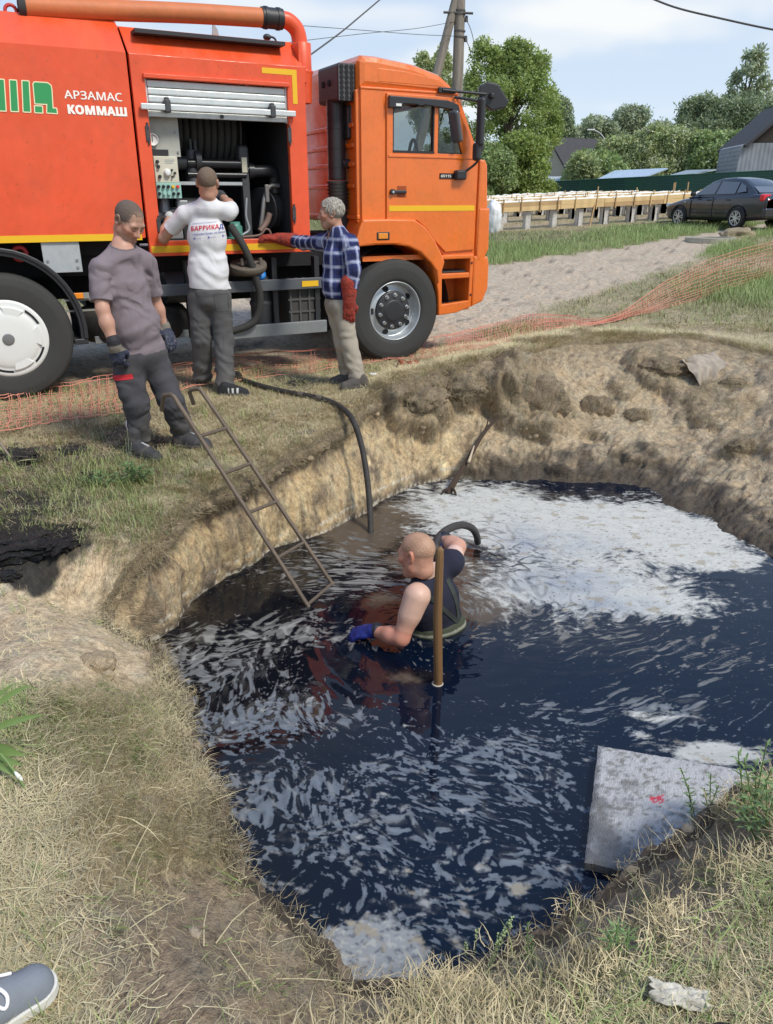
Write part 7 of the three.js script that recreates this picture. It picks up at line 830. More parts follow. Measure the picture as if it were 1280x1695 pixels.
{ // scraps
  const sheet = (w, d, f, seed, th = 0.003) => { const n = 26, m = 18, P = [], I = [], U = []; for (let s = 0; s < 2; s++) for (let j = 0; j <= m; j++) for (let i = 0; i <= n; i++) { const u = i / n - 0.5, v = j / m - 0.5, p = f(u, v, seed); P.push(p[0] * w, p[1] - s * th, p[2] * d); U.push(u * w, v * d); } const N = (n + 1) * (m + 1); for (let j = 0; j < m; j++) for (let i = 0; i < n; i++) { const a = j * (n + 1) + i, c = a + n + 1; I.push(a, c, a + 1, a + 1, c, c + 1, N + a, N + a + 1, N + c, N + a + 1, N + c + 1, N + c); } const E = []; for (let i = 0; i < n; i++) E.push([i, i + 1], [m * (n + 1) + i + 1, m * (n + 1) + i]); for (let j = 0; j < m; j++) E.push([(j + 1) * (n + 1), j * (n + 1)], [j * (n + 1) + n, (j + 1) * (n + 1) + n]); for (const [a, c] of E) I.push(a, c, N + a, c, N + c, N + a); const g = new THREE.BufferGeometry(); g.setAttribute('position', new THREE.Float32BufferAttribute(P, 3)); g.setAttribute('uv', new THREE.Float32BufferAttribute(U, 2)); g.setIndex(I); g.computeVertexNormals(); return g; };
  const torn = (u, v, s) => { const r = 1 - 0.25 * pn(u * 5 + s, v * 5, 2), e = 0.12 * pn(v * 9, s, 4); return [u * r + e * 0.3, 0.012 * pn(u * 5, v * 5, s) + 0.006 * pn(u * 14, v * 14, s) + 0.02 * (0.3 - v * v * 2), v * r * (1 - 0.5 * max(0, u)) + 0.1 * u]; };
  solo('paper_scrap', 'crumpled off-white scrap in the dry grass at the bottom right', 'scrap', sheet(0.125, 0.055, torn, 3.3, 0.004), mat([0.70, 0.66, 0.56], 0.9, { map: rep(grain, 6), side: THREE.DoubleSide }), onG(1122, 1660).add(V(0, 0.03, 0)), -0.2);
  solo('brick_chip', 'pale flat chip of masonry on bare soil at the lower left', 'stone', xf(lumpy(1, 5.5, [0.021, 0.009, 0.013], 0.25, 2.5, 4), 0, 0, 0), mat([0.42, 0.34, 0.25], 0.95, { bumpMap: rep(soilBump, 8), bumpScale: 0.003 }), onG(322, 1547).add(V(0, 0.006, 0)), -0.75);
  solo('clod', 'small pale clod on the sandy ledge at the left', 'clod', lumpy(1, 2.2, [0.028, 0.024, 0.022], 0.3, 2.2, 4), mat([0.45, 0.35, 0.22], 0.95, { bumpMap: rep(soilBump, 8), bumpScale: 0.004 }), onG(180, 1122).add(V(0, 0.01, 0))); solo('clod', 'large cracked brown clod beside the sandy ledge', 'clod', lumpy(1, 7.2, [0.085, 0.05, 0.07], 0.3, 2.2, 5), mat([0.47, 0.36, 0.23], 0.95, { bumpMap: rep(soilBump, 6), bumpScale: 0.01 }), onG(158, 1098).add(V(0, -0.002, 0)));
  solo('plastic_scrap', 'small white plastic scrap beyond the shoes of the man in the checked shirt', 'scrap', sheet(0.07, 0.05, torn, 8.1), mat([0.7, 0.7, 0.68], 0.6, { side: THREE.DoubleSide }), onG(618, 622).add(V(0, 0.02, 0)), 0.4);
  const cloth = (u, v, s) => [u + 0.06 * pn(v * 4, 1, s), 0.05 * pn(u * 7 + v * 1.5, v * 1.2, s) + 0.03 * sin((u + 0.25 * v) * 26) * sst(-0.5, 0.3, v) - 0.16 * sst(-0.1, 0.5, v), v];
  const rg = sheet(0.62, 0.42, cloth, 6.6, 0.006); rg.rotateX(0.5); solo('tarpaulin_scrap', 'torn muddy tarpaulin half buried in the right bank', 'tarpaulin', rg, mat([0.42, 0.36, 0.29], 0.85, { map: rep(grain, 4), side: THREE.DoubleSide }), hit(1176, 622)[0].add(V(0, 0.10, 0.06)), 0.62);
}

const SODS = [];
{ // turned-over sods lying on the far bank
  const earth = mat([0.33, 0.25, 0.16], 0.95, { map: rep(soilTex, 2), bumpMap: rep(soilBump, 2.5), bumpScale: 0.02 });
  for (const [px, py, w, h, d, l] of [[890, 668, 0.31, 0.27, 0.2, 'largest rounded sod block with dangling roots on the far bank'], [985, 678, 0.19, 0.16, 0.14, 'shaggy sod lump right of the largest sod block'], [700, 662, 0.24, 0.13, 0.16, 'grassy sod slumping over the wall behind the hose'], [772, 640, 0.22, 0.12, 0.15, 'sod flap just above the broken branch'], [1105, 606, 0.3, 0.1, 0.16, 'dark overhanging sod left of the torn tarpaulin'], [1215, 636, 0.14, 0.07, 0.1, 'small dark sod behind the torn tarpaulin'], [1055, 690, 0.14, 0.09, 0.1, 'crumbling sod lump in the middle of the far bank'], [1225, 740, 0.12, 0.08, 0.09, 'lowest sod lump at the right edge of the far bank']]) {
    const [p, nn] = hit(px, py), g = lumpy(1, px * 0.07, [w, h, d], 0.3, 2.6, 6); p.addScaledVector(nn, h * 0.12); solo('sod_block', l, 'sod', g, earth, p, 0); SODS.push([g, p]); }
}
// ---------------------------------------------------------------- beyond the road
{ // pile foundation with timber formwork
  const D0 = 28, P0 = atD(826, 352, D0), P1 = atD(1160, 334, 31.6), along = P1.clone().sub(P0), L = hypot(along.x, along.z), ax = V(along.x / L, 0, along.z / L), back = V(-0.28, 0, -1).normalize();
  const b = P0.clone(); b.y = groundY(P0.x, D0) - 0.02; const t = thing('foundation', 'pile foundation with yellow timber formwork across the road', 'foundation', [b.x, b.y, b.z]);
  const con = mat([0.66, 0.65, 0.62], 0.9, { map: rep(grain, 1.5), bumpMap: rep(grain, 3), bumpScale: 0.006 }), timber = mat([0.88, 0.66, 0.34], 0.8, { map: rep(woodTex, 0.4, 3) }), timber2 = mat([0.62, 0.43, 0.22], 0.8, { map: rep(woodTex, 0.4, 3) }), film = mat([0.74, 0.72, 0.66], 0.5, { side: THREE.DoubleSide });
  const R = rng(5), at = (s, d, y) => { const k = s / L, p = P0.clone().addScaledVector(ax, s).addScaledVector(back, d); p.y = lerp(P0.y, P1.y, k) + y; return p.sub(b); }, gy = (s, d) => { const p = P0.clone().addScaledVector(ax, s).addScaledVector(back, d); return groundY(p.x, -p.z) - b.y; };
  const plank = (s0, s1, d, y0, y1, th = 0.03) => { const a = at(s0, d, (y0 + y1) / 2), c = at(s1, d, (y0 + y1) / 2), v = c.clone().sub(a), g = new THREE.BoxGeometry(v.length(), y1 - y0, th); g.rotateZ(Math.asin(v.y / v.length())); g.rotateY(atan2(-v.z, v.x)); const m = a.clone().add(c).multiplyScalar(0.5); g.translate(m.x, m.y, m.z); return g; };
  const rows = [[0, 1, 0.3], [0.42, 0, 0.3], [3.1, 1, 0.34], [3.5, 0, 0.34], [6.2, 1, 0.38], [6.6, 0, 0.36], [9.4, 1, 0.4]];
  rows.forEach(([d, piles, h], ri) => {
    for (let s = -0.1; s < L + 1.5;) { const w = 1.5 + R() * 1.6, e = min(s + w, L + 2); for (let q = 0; q < (ri < 2 ? 2 : 1); q++) { const hh = ri < 2 ? h / 2 : h; part('board', plank(s, e - 0.02, d + R() * 0.02, q * hh + 0.004 + R() * 0.01, (q + 1) * hh - 0.006 + R() * 0.01), R() < 0.72 ? timber : timber2, t); } s = e; }
    for (let s = 0.15; s < L + 1.6; s += (ri < 2 ? 0.72 : 1.0) + R() * 0.2) { const top = h + 0.04 + R() * 0.12 + (R() < 0.06 ? 0.3 : 0); const a = at(s, d - 0.035, -0.06), c = at(s + (R() - 0.5) * 0.05, d - 0.035, top); part('stake', rod(a, c, 0.025, 0.025, 4), R() < 0.5 ? timber : timber2, t); }
    { const Pp = [], I = [], n = 120; for (let i = 0; i <= n; i++) { const s = i / n * (L + 1.4); const y = h + 0.03 + 0.09 * abs(pn(s * 1.6, ri * 3, 2)) + 0.05 * pn(s * 5, ri, 4); for (const [yy, dd] of [[h - 0.1, 0.05], [y, 0.06 + 0.04 * pn(s * 3, 4, ri)], [h - 0.06, 0.16]]) { const p = at(s, d + dd, yy); Pp.push(p.x, p.y, p.z); } if (i) { const k = i * 3; I.push(k - 3, k, k - 2, k, k + 1, k - 2, k - 2, k + 1, k - 1, k + 1, k + 2, k - 1); } } const g = new THREE.BufferGeometry(); g.setAttribute('position', new THREE.Float32BufferAttribute(Pp, 3)); g.setIndex(I); g.computeVertexNormals(); part('plastic_film', g, film, t); }
    if (piles) for (let s = 0.05; s < L + 1; s += 1.12) { const sv = s + (ri ? 0.45 + R() * 0.2 : R() * 0.12), y0 = gy(sv, d) - 0.1, y1 = -0.01, p = at(sv, d + 0.22, 0); if (ri > 5 && s > 4) continue; const g = new RoundedBoxGeometry(0.2, y1 - y0 + (p.y - 0) * 0 + 0.02, 0.2, 2, 0.012); const yt = at(sv, d + 0.22, -0.012).y; const hgt = yt - y0; g.scale(1, hgt / (y1 - y0 + 0.02), 1); g.rotateY(-atan2(ax.z, ax.x) + (R() - 0.5) * 0.2); g.translate(p.x, (yt + y0) / 2, p.z); part('concrete_pile', g, con, t); }
  });
  part('brace', rod(at(3.6, -0.3, -0.75), at(3.95, 0, 0.1), 0.03, 0.03, 4), timber2, t);
  // planks lying by the car
  const pp = onG(1085, 373), pt = thing('plank_pile', 'grey planks lying on the grass in front of the dark car', 'planks', [pp.x, pp.y, pp.z]); for (let i = 0; i < 5; i++) part('plank', xf(new THREE.BoxGeometry(2.6 - i * 0.2, 0.04, 0.14), i * 0.15, 0.04 + (i % 3) * 0.04, -0.5 + i * 0.22, 0, 0.5 + i * 0.06, 0.03), mat([0.42, 0.37, 0.3], 0.85, { map: rep(woodTex, 0.4, 3) }), pt);
  // bulk bag
  const bp = atD(816, 384, 27.2); bp.y = groundY(bp.x, -bp.z); solo('bulk_bag', 'white bulk bag standing at the corner of the foundation', 'bag', xf(lumpy(1, 1.7, [0.26, 0.56, 0.26], 0.22, 3.4, 5), 0, 0.45, 0), mat([0.72, 0.72, 0.72], 0.75), bp);
}
{ // ribbed green fence
  const A = atD(868, 303.5, 52), B = atD(1310, 281.5, 41), n = 16, green = mat([0.012, 0.075, 0.055], 0.5), t = thing('metal_fence', 'dark green ribbed sheet fence behind the foundation', 'fence', [A.x, A.y - 2.4, A.z]);
  const prof = []; for (let i = 0; i < 22; i++) { prof.push([0, i * 0.11], [0, i * 0.11 + 0.07], [0.03, i * 0.11 + 0.08], [0.03, i * 0.11 + 0.1]); }
  for (let i = 0; i < n; i++) { const a = A.clone().lerp(B, i / n).sub(A), c = A.clone().lerp(B, (i + 1) / n).sub(A), d = c.clone().sub(a), P = [], I = [], k = prof.length; for (const e of [a, c.clone().addScaledVector(d, -0.004)]) for (const [o, y] of prof) P.push(e.x + o * 0.3, e.y + y, e.z + o); for (let q = 0; q < k - 1; q++) I.push(q, q + k, q + 1, q + 1, q + k, q + k + 1); const g = new THREE.BufferGeometry(); g.setAttribute('position', new THREE.Float32BufferAttribute(P, 3)); g.setIndex(I); g.computeVertexNormals(); part('panel', g.toNonIndexed(), mat([0.012 * (0.9 + 0.2 * ((i * 7) % 3)), 0.075 * (0.9 + 0.1 * ((i * 5) % 3)), 0.055], 0.5, { side: THREE.DoubleSide }), t); part('post', rod(V(a.x, a.y - 0.5, a.z + 0.06 - 0.12), V(a.x, a.y + 2.42, a.z - 0.06), 0.03, 0.03, 6), green, t); }
  part('cap_rail', rod(V(0, 2.42, 0.01), B.clone().sub(A).add(V(0, 2.42, 0.01)), 0.03, 0.03, 6), green, t);
}
const roofTex = dataTex(128, (u, v) => { const a = 0.82 + 0.14 * sin(u * 2 * PI * 16) + wrapN(u, v, 12) * 0.2; return [a, a, a]; });
const quadSlab = (p, th) => { const P = [], n = V().subVectors(p[1], p[0]).cross(V().subVectors(p[3], p[0])).normalize().multiplyScalar(th), q = [...p, ...p.map((v) => v.clone().sub(n))], f = [[0, 1, 2, 3], [7, 6, 5, 4], [0, 4, 5, 1], [1, 5, 6, 2], [2, 6, 7, 3], [3, 7, 4, 0]], U = []; for (const [a, b, c, d] of f) for (const [i, u, v] of [[a, 0, 0], [b, 1, 0], [c, 1, 1], [a, 0, 0], [c, 1, 1], [d, 0, 1]]) { P.push(q[i].x, q[i].y, q[i].z); U.push(u, v); } const g = new THREE.BufferGeometry(); g.setAttribute('position', new THREE.Float32BufferAttribute(P, 3)); g.setAttribute('uv', new THREE.Float32BufferAttribute(U, 2)); g.computeVertexNormals(); return g; };
function gable(name, label, base, turn, w, len, wallH, rise, wallM, roofM, extra, over = 0.35) { // ridge along local x
  const t = thing(name, label, name === 'house' ? 'house' : 'building', [base.x, base.y, base.z], turn); part('wall', prism([[-w / 2, -2], [w / 2, -2], [w / 2, wallH], [0, wallH + rise], [-w / 2, wallH]], -len / 2, len / 2).rotateY(PI / 2), wallM, t);
  for (const s of [-1, 1]) { const k = rise / (w / 2), y0 = wallH - over * k + 0.08, x1 = len / 2 + over; part('roof', quadSlab(s > 0 ? [V(-x1, y0, w / 2 + over), V(x1, y0, w / 2 + over), V(x1, wallH + rise + 0.08, 0), V(-x1, wallH + rise + 0.08, 0)] : [V(x1, y0, -w / 2 - over), V(-x1, y0, -w / 2 - over), V(-x1, wallH + rise + 0.08, 0), V(x1, wallH + rise + 0.08, 0)], 0.12), roofM, t); }
  if (extra) extra(t); return t;
}
{
  const slate = mat([0.055, 0.052, 0.055], 0.75, { map: rep(roofTex, 6, 1) }), tin = mat([0.50, 0.62, 0.76], 0.45, { metalness: 0.1, map: rep(roofTex, 5, 1) }), pale = mat([0.45, 0.42, 0.34], 0.9), grey = mat([0.30, 0.32, 0.35], 0.7, { map: rep(roofTex, 3, 1) }), dark = mat([0.05, 0.042, 0.038], 0.85, { map: rep(woodTex, 8, 1) });
  { const p = atD(944, 300, 62); gable('house', 'house with steep dark roof and pale gable behind the fence', V(p.x, p.y - 2.2, p.z), 0.55, 5.2, 4.2, 2.3, 2.7, pale, slate, (t) => { part('window', bx(2.1, 2.14, 2.6, 3.4, -0.4, 0.4), mat([0.05, 0.06, 0.07], 0.2), t); }); }
  { const p = atD(905, 302, 57), t = thing('shed', 'low shed with pale tin roof left of the house', 'shed', [p.x, p.y, p.z]); part('roof', quadSlab([V(-1.1, -0.1, 0.8), V(2.2, -0.1, 0.8), V(1.9, 0.4, -1.2), V(-0.7, 0.4, -1.2)], 0.06), mat([0.5, 0.55, 0.58], 0.5, { map: rep(roofTex, 4, 1) }), t); part('wall', bx(-0.9, 2.0, -2.2, -0.12, -1.1, 0.6), dark, t); }
  { const a = [atD(984, 298.5, 50), atD(1064, 294, 49), atD(1106, 278, 53), atD(1018, 282, 54)], b = a[0].clone(), t = thing('shed', 'shed with wide blue tin roof above the green fence', 'shed', [b.x, b.y, b.z]); part('roof', quadSlab(a.map((v) => v.sub(b)), 0.07), tin, t); part('wall', bx(0.6, 4.4, -2.6, -0.05, -3.6, -0.9), dark, t); }
  { const a = [atD(1105, 291, 49), atD(1150, 287, 48), atD(1186, 280, 52), atD(1136, 281.5, 52.5)], b = a[0].clone(), t = thing('shed', 'smaller shed with grey tin roof right of the blue one', 'shed', [b.x, b.y, b.z]); part('roof', quadSlab(a.map((v) => v.sub(b)), 0.07), mat([0.42, 0.5, 0.55], 0.4, { metalness: 0.3, map: rep(roofTex, 4, 1) }), t); part('wall', bx(0.4, 2.6, -2.6, -0.05, -3.2, -0.9), dark, t); }
  { const p = atD(1310, 284, 44); const t = thing('barn', 'grey metal barn with dark timber gable at the right edge', 'building', [p.x, p.y, p.z], -0.12); const q = (px, py) => { const v = atD(px, py, 44).sub(p); return [v.x, v.y]; };
    part('wall', prism([[q(1219, 285)[0], -2.5], [q(1400, 285)[0], -2.5], [q(1400, 236)[0], q(1400, 236)[1]], q(1240, 236), q(1231, 240)], -4, 0), mat([0.30, 0.325, 0.36], 0.55, { metalness: 0.2, map: rep(roofTex, 0.3, 0.2) }), t); part('gable', prism([q(1243, 235), q(1400, 235), q(1320, 168)], -4, -0.06), dark, t); const e0 = q(1234, 240), e1 = q(1320, 164), e2 = q(1410, 240); part('roof', [quadSlab([V(...e0, 0.4), V(...e1, 0.4), V(...e1, -5), V(...e0, -5)], 0.14), quadSlab([V(...e1, 0.4), V(...e2, 0.4), V(...e2, -5), V(...e1, -5)], 0.14)], slate, t); }
}
{ // street lamp above the roofs
  const p = atD(1000, 262, 66), t = thing('street_lamp', 'small bent street lamp behind the dark roof', 'street lamp', [p.x, p.y - 3, p.z]); part('pole', tube([[0, 0, 0], [0, 3.6, 0], [-0.1, 4.3, 0], [-0.5, 4.75, 0], [-1.0, 4.95, 0]], 0.05, 30, 6), mat([0.45, 0.46, 0.45], 0.6), t); part('lamp_head', box(0.6, 0.12, 0.22, -1.2, 4.98, 0, 0.05), mat([0.6, 0.6, 0.58], 0.5), t);
}
{ // utility pole with its stay
  const D = 20.5, p = atD(757, 150, D), g0 = groundY(p.x, D), t = thing('utility_pole', 'weathered concrete utility pole with leaning stay behind the cab', 'pole', [p.x, g0, p.z]), con = mat([0.30, 0.27, 0.23], 0.9, { map: rep(grain, 2), bumpMap: rep(grain, 4), bumpScale: 0.01 }), dk = mat([0.08, 0.075, 0.07], 0.7);
  const top = atD(763, -40, D).sub(t.position), up = top.y; part('post', rod(V(0, -0.3, 0), V(top.x * 1.1, up, 0), 0.16, 0.115, 14), con, t); const s0 = atD(700, 215, D - 0.2).sub(t.position), s1 = atD(757, -10, D).sub(t.position); part('stay', rod(s0.clone().lerp(s1, -1.4), s1, 0.13, 0.095, 12), con, t);
  for (const py of [18, 24, 52, 62]) { const q = atD(761, py, D).sub(t.position); part('clamp', [xf(cyl(0.135, 0.135, 0.03, 14), q.x, q.y, 0)], dk, t); } const q = atD(752, 22, D).sub(t.position); part('bracket', [rod(V(q.x - 0.25, q.y, 0.1), V(q.x + 0.42, q.y - 0.02, 0.1), 0.025)], dk, t);
  for (const [px, py] of [[772, 32], [771, 65]]) { const w = atD(px, py, D).sub(t.position); part('insulator', xf(cyl(0.03, 0.04, 0.12, 8), w.x, w.y, 0.05), dk, t); }
  part('drop_wire', tube([atD(772, 33, D), atD(778, 45, D), atD(783, 62, D), atD(785, 78, D + 0.4)].map((v) => v.sub(t.position)), 0.008, 16, 5), dk, t); part('drop_wire', tube([atD(771, 66, D), atD(777, 78, D), atD(780, 92, D + 0.4)].map((v) => v.sub(t.position)), 0.008, 16, 5), dk, t);
  const wire = (label, pts, r) => { const b = pts[0].clone(); solo('overhead_wire', label, 'wire', tube(pts.map((v) => v.clone().sub(b)), r, 40, 5), dk, b); };
  wire('dark wire slanting down to the left above the cab', [atD(640, -10, 19), atD(600, 24, 17.5), atD(560, 57, 16), atD(490, 108, 14)], 0.014); wire('upper of the two thin wires meeting at the pole', [atD(757, 35, D), atD(690, 47, D - 1), atD(600, 56, D - 2), atD(480, 70, D - 4)], 0.006); wire('lower thin wire crossing to the pole', [atD(757, 60, D), atD(690, 57, D - 1), atD(600, 50, D - 2), atD(480, 41, D - 4)], 0.006);
  wire('thick cable crossing the upper right corner of the sky', [atD(1070, -6, 16), atD(1120, 13, 15.5), atD(1190, 30, 15), atD(1290, 51, 14.5), atD(1400, 66, 14)], 0.017);
}
{ const p = onG(1176, 400), g = lathe([[0.56, -0.3], [0.66, -0.3], [0.67, 0.10], [0.65, 0.115], [0.57, 0.115], [0.56, 0.1], [0.56, -0.3]], 40); solo('concrete_ring', 'weathered concrete well ring sunk in the tall grass', 'well ring', g, mat([0.46, 0.44, 0.37], 0.95, { map: rep(grain, 2), bumpMap: rep(grain, 4), bumpScale: 0.01 }), p); const q = onG(1222, 392); solo('earth_mound', 'low mound of dry earth beside the well ring', 'mound', lumpy(1, 3.3, [0.5, 0.24, 0.42], 0.3, 2.5, 5), mat([0.40, 0.32, 0.2], 0.95, { bumpMap: rep(soilBump, 2), bumpScale: 0.03 }), q); }
{ // dark saloon car
  const ground = onG(1196, 373), D = 27, p = atD(1196, 372, D); p.y = groundY(p.x, D); const fw = atD(1159, 372, D + 0.9), rw = atD(1243, 370, D - 1.1);
  const turn = 0.0; const dir = V(fw.x - rw.x, 0, fw.z - rw.z).normalize(), ry = atan2(-dir.z, dir.x), mid = rw.clone().add(fw).multiplyScalar(0.5); mid.y = groundY(mid.x, -mid.z) + 0.02;
  const t = thing('car', 'dark saloon car parked beyond the tall grass', 'car', [mid.x, mid.y, mid.z], ry), paint = phys([0.016, 0.016, 0.022], 0.35, { clearcoat: 1, clearcoatRoughness: 0.06, metalness: 0.3 }), glass = phys([0.07, 0.08, 0.10], 0.04, { ior: 2.1 }), blk = mat([0.015, 0.015, 0.016], 0.7), WB = 1.24;
  // x forward; stations: x, sill y, belt y, half width at belt, half width at sill
  const st = [[2.08, 0.42, 0.56, 0.50, 0.5], [2.02, 0.26, 0.66, 0.68, 0.66], [1.8, 0.2, 0.74, 0.79, 0.77], [1.24, 0.2, 0.86, 0.84, 0.82], [0.8, 0.2, 0.92, 0.85, 0.83], [0.2, 0.2, 0.94, 0.855, 0.84], [-0.6, 0.2, 0.97, 0.855, 0.84], [-1.24, 0.2, 1.0, 0.845, 0.82], [-1.75, 0.24, 1.02, 0.80, 0.78], [-2.08, 0.3, 0.98, 0.72, 0.70], [-2.17, 0.4, 0.85, 0.62, 0.62]];
  const loft = (rows) => { const P = [], I = [], n = rows[0].length; rows.forEach((r) => r.forEach((q) => P.push(...q))); for (let i = 0; i < rows.length - 1; i++) for (let j = 0; j < n - 1; j++) { const a = i * n + j; I.push(a, a + 1, a + n, a + 1, a + n + 1, a + n); } const g = new THREE.BufferGeometry(); g.setAttribute('position', new THREE.Float32BufferAttribute(P, 3)); g.setIndex(I); g.computeVertexNormals(); return g; };
  const body = st.map(([x, y0, y1, w, ws]) => { const r = []; for (let k = 0; k <= 24; k++) { const a = -PI / 2 + k / 24 * PI, e = 0.32, c = cos(a), s = sin(a); const yy = lerp(y0, y1, 0.5 + 0.5 * Math.sign(s) * pow(abs(s), e)); r.push([x, yy, lerp(ws, w, 0.5 + 0.5 * s) * pow(c, e) * 1]); } for (let k = 23; k >= 0; k--) { const q = r[k]; r.push([q[0], q[1], -q[2]]); } return r; });
  part('body', loft([...body]), Object.assign(paint.clone(), { side: THREE.DoubleSide }), t);
  const gs0 = [[0.92, 0.86, 0.72], [0.45, 1.18, 0.62], [0.12, 1.37, 0.56], [-0.2, 1.44, 0.54], [-0.7, 1.45, 0.53], [-1.1, 1.39, 0.53], [-1.45, 1.2, 0.58], [-1.78, 1.0, 0.66]];
  const house = gs0.map(([x, y, w]) => { const yb = 0.9, r = []; for (let k = 0; k <= 10; k++) { const u = k / 10, yy = lerp(yb, y, min(1, u * 1.25)), ww = u < 0.8 ? lerp(0.80, w, pow(u / 0.8, 1.1)) : w * (1 - pow((u - 0.8) / 0.2, 1.6)); r.push([x, u < 0.8 ? yy : y + 0.03 * sin((u - 0.8) / 0.2 * PI / 2), ww]); } for (let k = 9; k >= 0; k--) { const q = r[k]; r.push([q[0], q[1], -q[2]]); } return r; });
  part('roof', loft(house), Object.assign(paint.clone(), { side: THREE.DoubleSide }), t);
  const win = (pts, s) => { const q = pts.map(([x, y]) => V(x, y, s * (lerp(0.80, 0.545, clamp((y - 0.9) / 0.5)) + 0.028))); if (s > 0) q.reverse(); return quadSlab(q, 0.01); };
  for (const s of [1, -1]) {
    for (const w of [[[0.62, 0.97], [-0.18, 0.985], [-0.2, 1.36], [0.18, 1.3]], [[-0.26, 0.985], [-1.02, 1.0], [-1.0, 1.33], [-0.28, 1.365]], [[-1.08, 1.02], [-1.42, 1.06], [-1.3, 1.22], [-1.06, 1.31]]]) part('side_window', win(w, s), glass, t);
    part('wing_mirror', box(0.12, 0.13, 0.16, 0.58, 0.99, 0.93 * s, 0.04), blk, t); for (const x of [-0.05, -0.85]) part('door_handle', box(0.16, 0.03, 0.03, x, 0.82, 0.86 * s, 0.01), blk, t);
    for (const x of [-0.23, 0.73]) part('door_seam', box(0.014, 0.6, 0.014, x, 0.62, 0.853 * s), blk, t); part('side_moulding', box(1.7, 0.035, 0.02, -0.15, 0.435, 0.853 * s), blk, t);
    part('headlight', box(0.26, 0.12, 0.1, 1.93, 0.66, 0.66 * s, 0.04), phys([0.6, 0.62, 0.64], 0.1), t); part('side_repeater', box(0.06, 0.025, 0.02, 1.0, 0.76, 0.85 * s, 0.006), mat([0.7, 0.65, 0.55], 0.3), t); part('tail_light', box(0.16, 0.2, 0.34, -2.03, 0.88, 0.58 * s, 0.05), phys([0.6, 0.015, 0.02], 0.15), t);
  }
  part('rear_window', quadSlab([V(-1.50, 1.2, 0.53), V(-1.50, 1.2, -0.53), V(-1.80, 1.03, -0.6), V(-1.80, 1.03, 0.6)], 0.01), phys([0.10, 0.11, 0.13], 0.05, { ior: 2 }), t); part('bumper', bx(-2.22, -2.02, 0.32, 0.6, -0.7, 0.7, 0.06), paint, t);
  for (const [x, s] of [[WB, 1], [-WB, 1], [WB, -1], [-WB, -1]]) { const w = new THREE.Group(); w.name = 'wheel'; w.position.set(x, 0.3, s * 0.76); if (s < 0) w.rotation.y = PI; t.add(w); const ty = lathe([[0.2, -0.09], [0.29, -0.09], [0.305, -0.06], [0.305, 0.06], [0.29, 0.09], [0.21, 0.095], [0.2, 0.08]], 32); ty.rotateX(PI / 2); part('tyre', ty, blk, w); part('rim', [...Array.from({ length: 10 }, (_, i) => xf(box(0.03, 0.19, 0.02, 0, 0.11, 0), 0, 0, 0.08, 0, 0, i / 10 * 2 * PI + (i % 2) * 0.16)), xf(new THREE.TorusGeometry(0.205, 0.014, 8, 32), 0, 0, 0.085), xf(cyl(0.05, 0.05, 0.03, 14), 0, 0, 0.08, PI / 2)], mat([0.55, 0.55, 0.55], 0.35, { metalness: 0.7 }), w); part('wheel_arch', [xf(new THREE.TorusGeometry(0.335, 0.03, 8, 32, PI), 0, 0.02, 0.085), xf(cyl(0.33, 0.33, 0.02, 24), 0, 0, 0.02, PI / 2)], blk, w); }
}
// ---------------------------------------------------------------- trees and bushes beyond the road
function leafSpray(seed, n, size, spread, aspect = 0.55) { // a small spray of leaves, each a bent pair of triangles
  const R = rng(seed), P = [], N = [], I = [];
  for (let i = 0; i < n; i++) { const c = V(R() - 0.5, R() - 0.5, R() - 0.5).multiplyScalar(spread * 1.4), d = V(R() - 0.5, R() * 0.9 - 0.55, R() - 0.5).normalize(), u = V(R() - 0.5, R() - 0.2, R() - 0.5).normalize(), s = d.clone().cross(u).normalize(), L = size * (0.7 + 0.6 * R()), k = P.length / 3; const pts = [c, c.clone().addScaledVector(d, L * 0.5).addScaledVector(s, L * aspect * 0.5), c.clone().addScaledVector(d, L), c.clone().addScaledVector(d, L * 0.5).addScaledVector(s, -L * aspect * 0.5)]; const nn = s.clone().cross(d).normalize(); pts[2].addScaledVector(nn, -L * 0.15); for (const p of pts) { P.push(p.x, p.y, p.z); const o = p.clone().normalize().multiplyScalar(0.4).add(nn); o.normalize(); N.push(o.x, o.y, o.z); } I.push(k, k + 1, k + 3, k + 1, k + 2, k + 3); }
  const g = new THREE.BufferGeometry(); g.setAttribute('position', new THREE.Float32BufferAttribute(P, 3)); g.setAttribute('normal', new THREE.Float32BufferAttribute(N, 3)); g.setIndex(I); return g;
}
const sprays = [leafSpray(11, 11, 0.24, 0.42), leafSpray(12, 12, 0.22, 0.45), leafSpray(13, 9, 0.27, 0.42)], willowSpray = leafSpray(14, 13, 0.26, 0.45, 0.3);
const leafMat = (c) => phys(c, 0.75, { transmission: 0.45, thickness: 0, side: THREE.DoubleSide });
const barkMat = mat([0.13, 0.11, 0.085], 0.95, { map: rep(woodTex, 2, 1), bumpMap: rep(woodTex, 3, 2), bumpScale: 0.03 });
const LM = { bright: leafMat([0.29, 0.40, 0.10]), mid: leafMat([0.31, 0.42, 0.16]), dark: leafMat([0.26, 0.34, 0.18]), grey: leafMat([0.36, 0.44, 0.28]), lime: leafMat([0.26, 0.36, 0.07]), pale: leafMat([0.40, 0.48, 0.22]) };
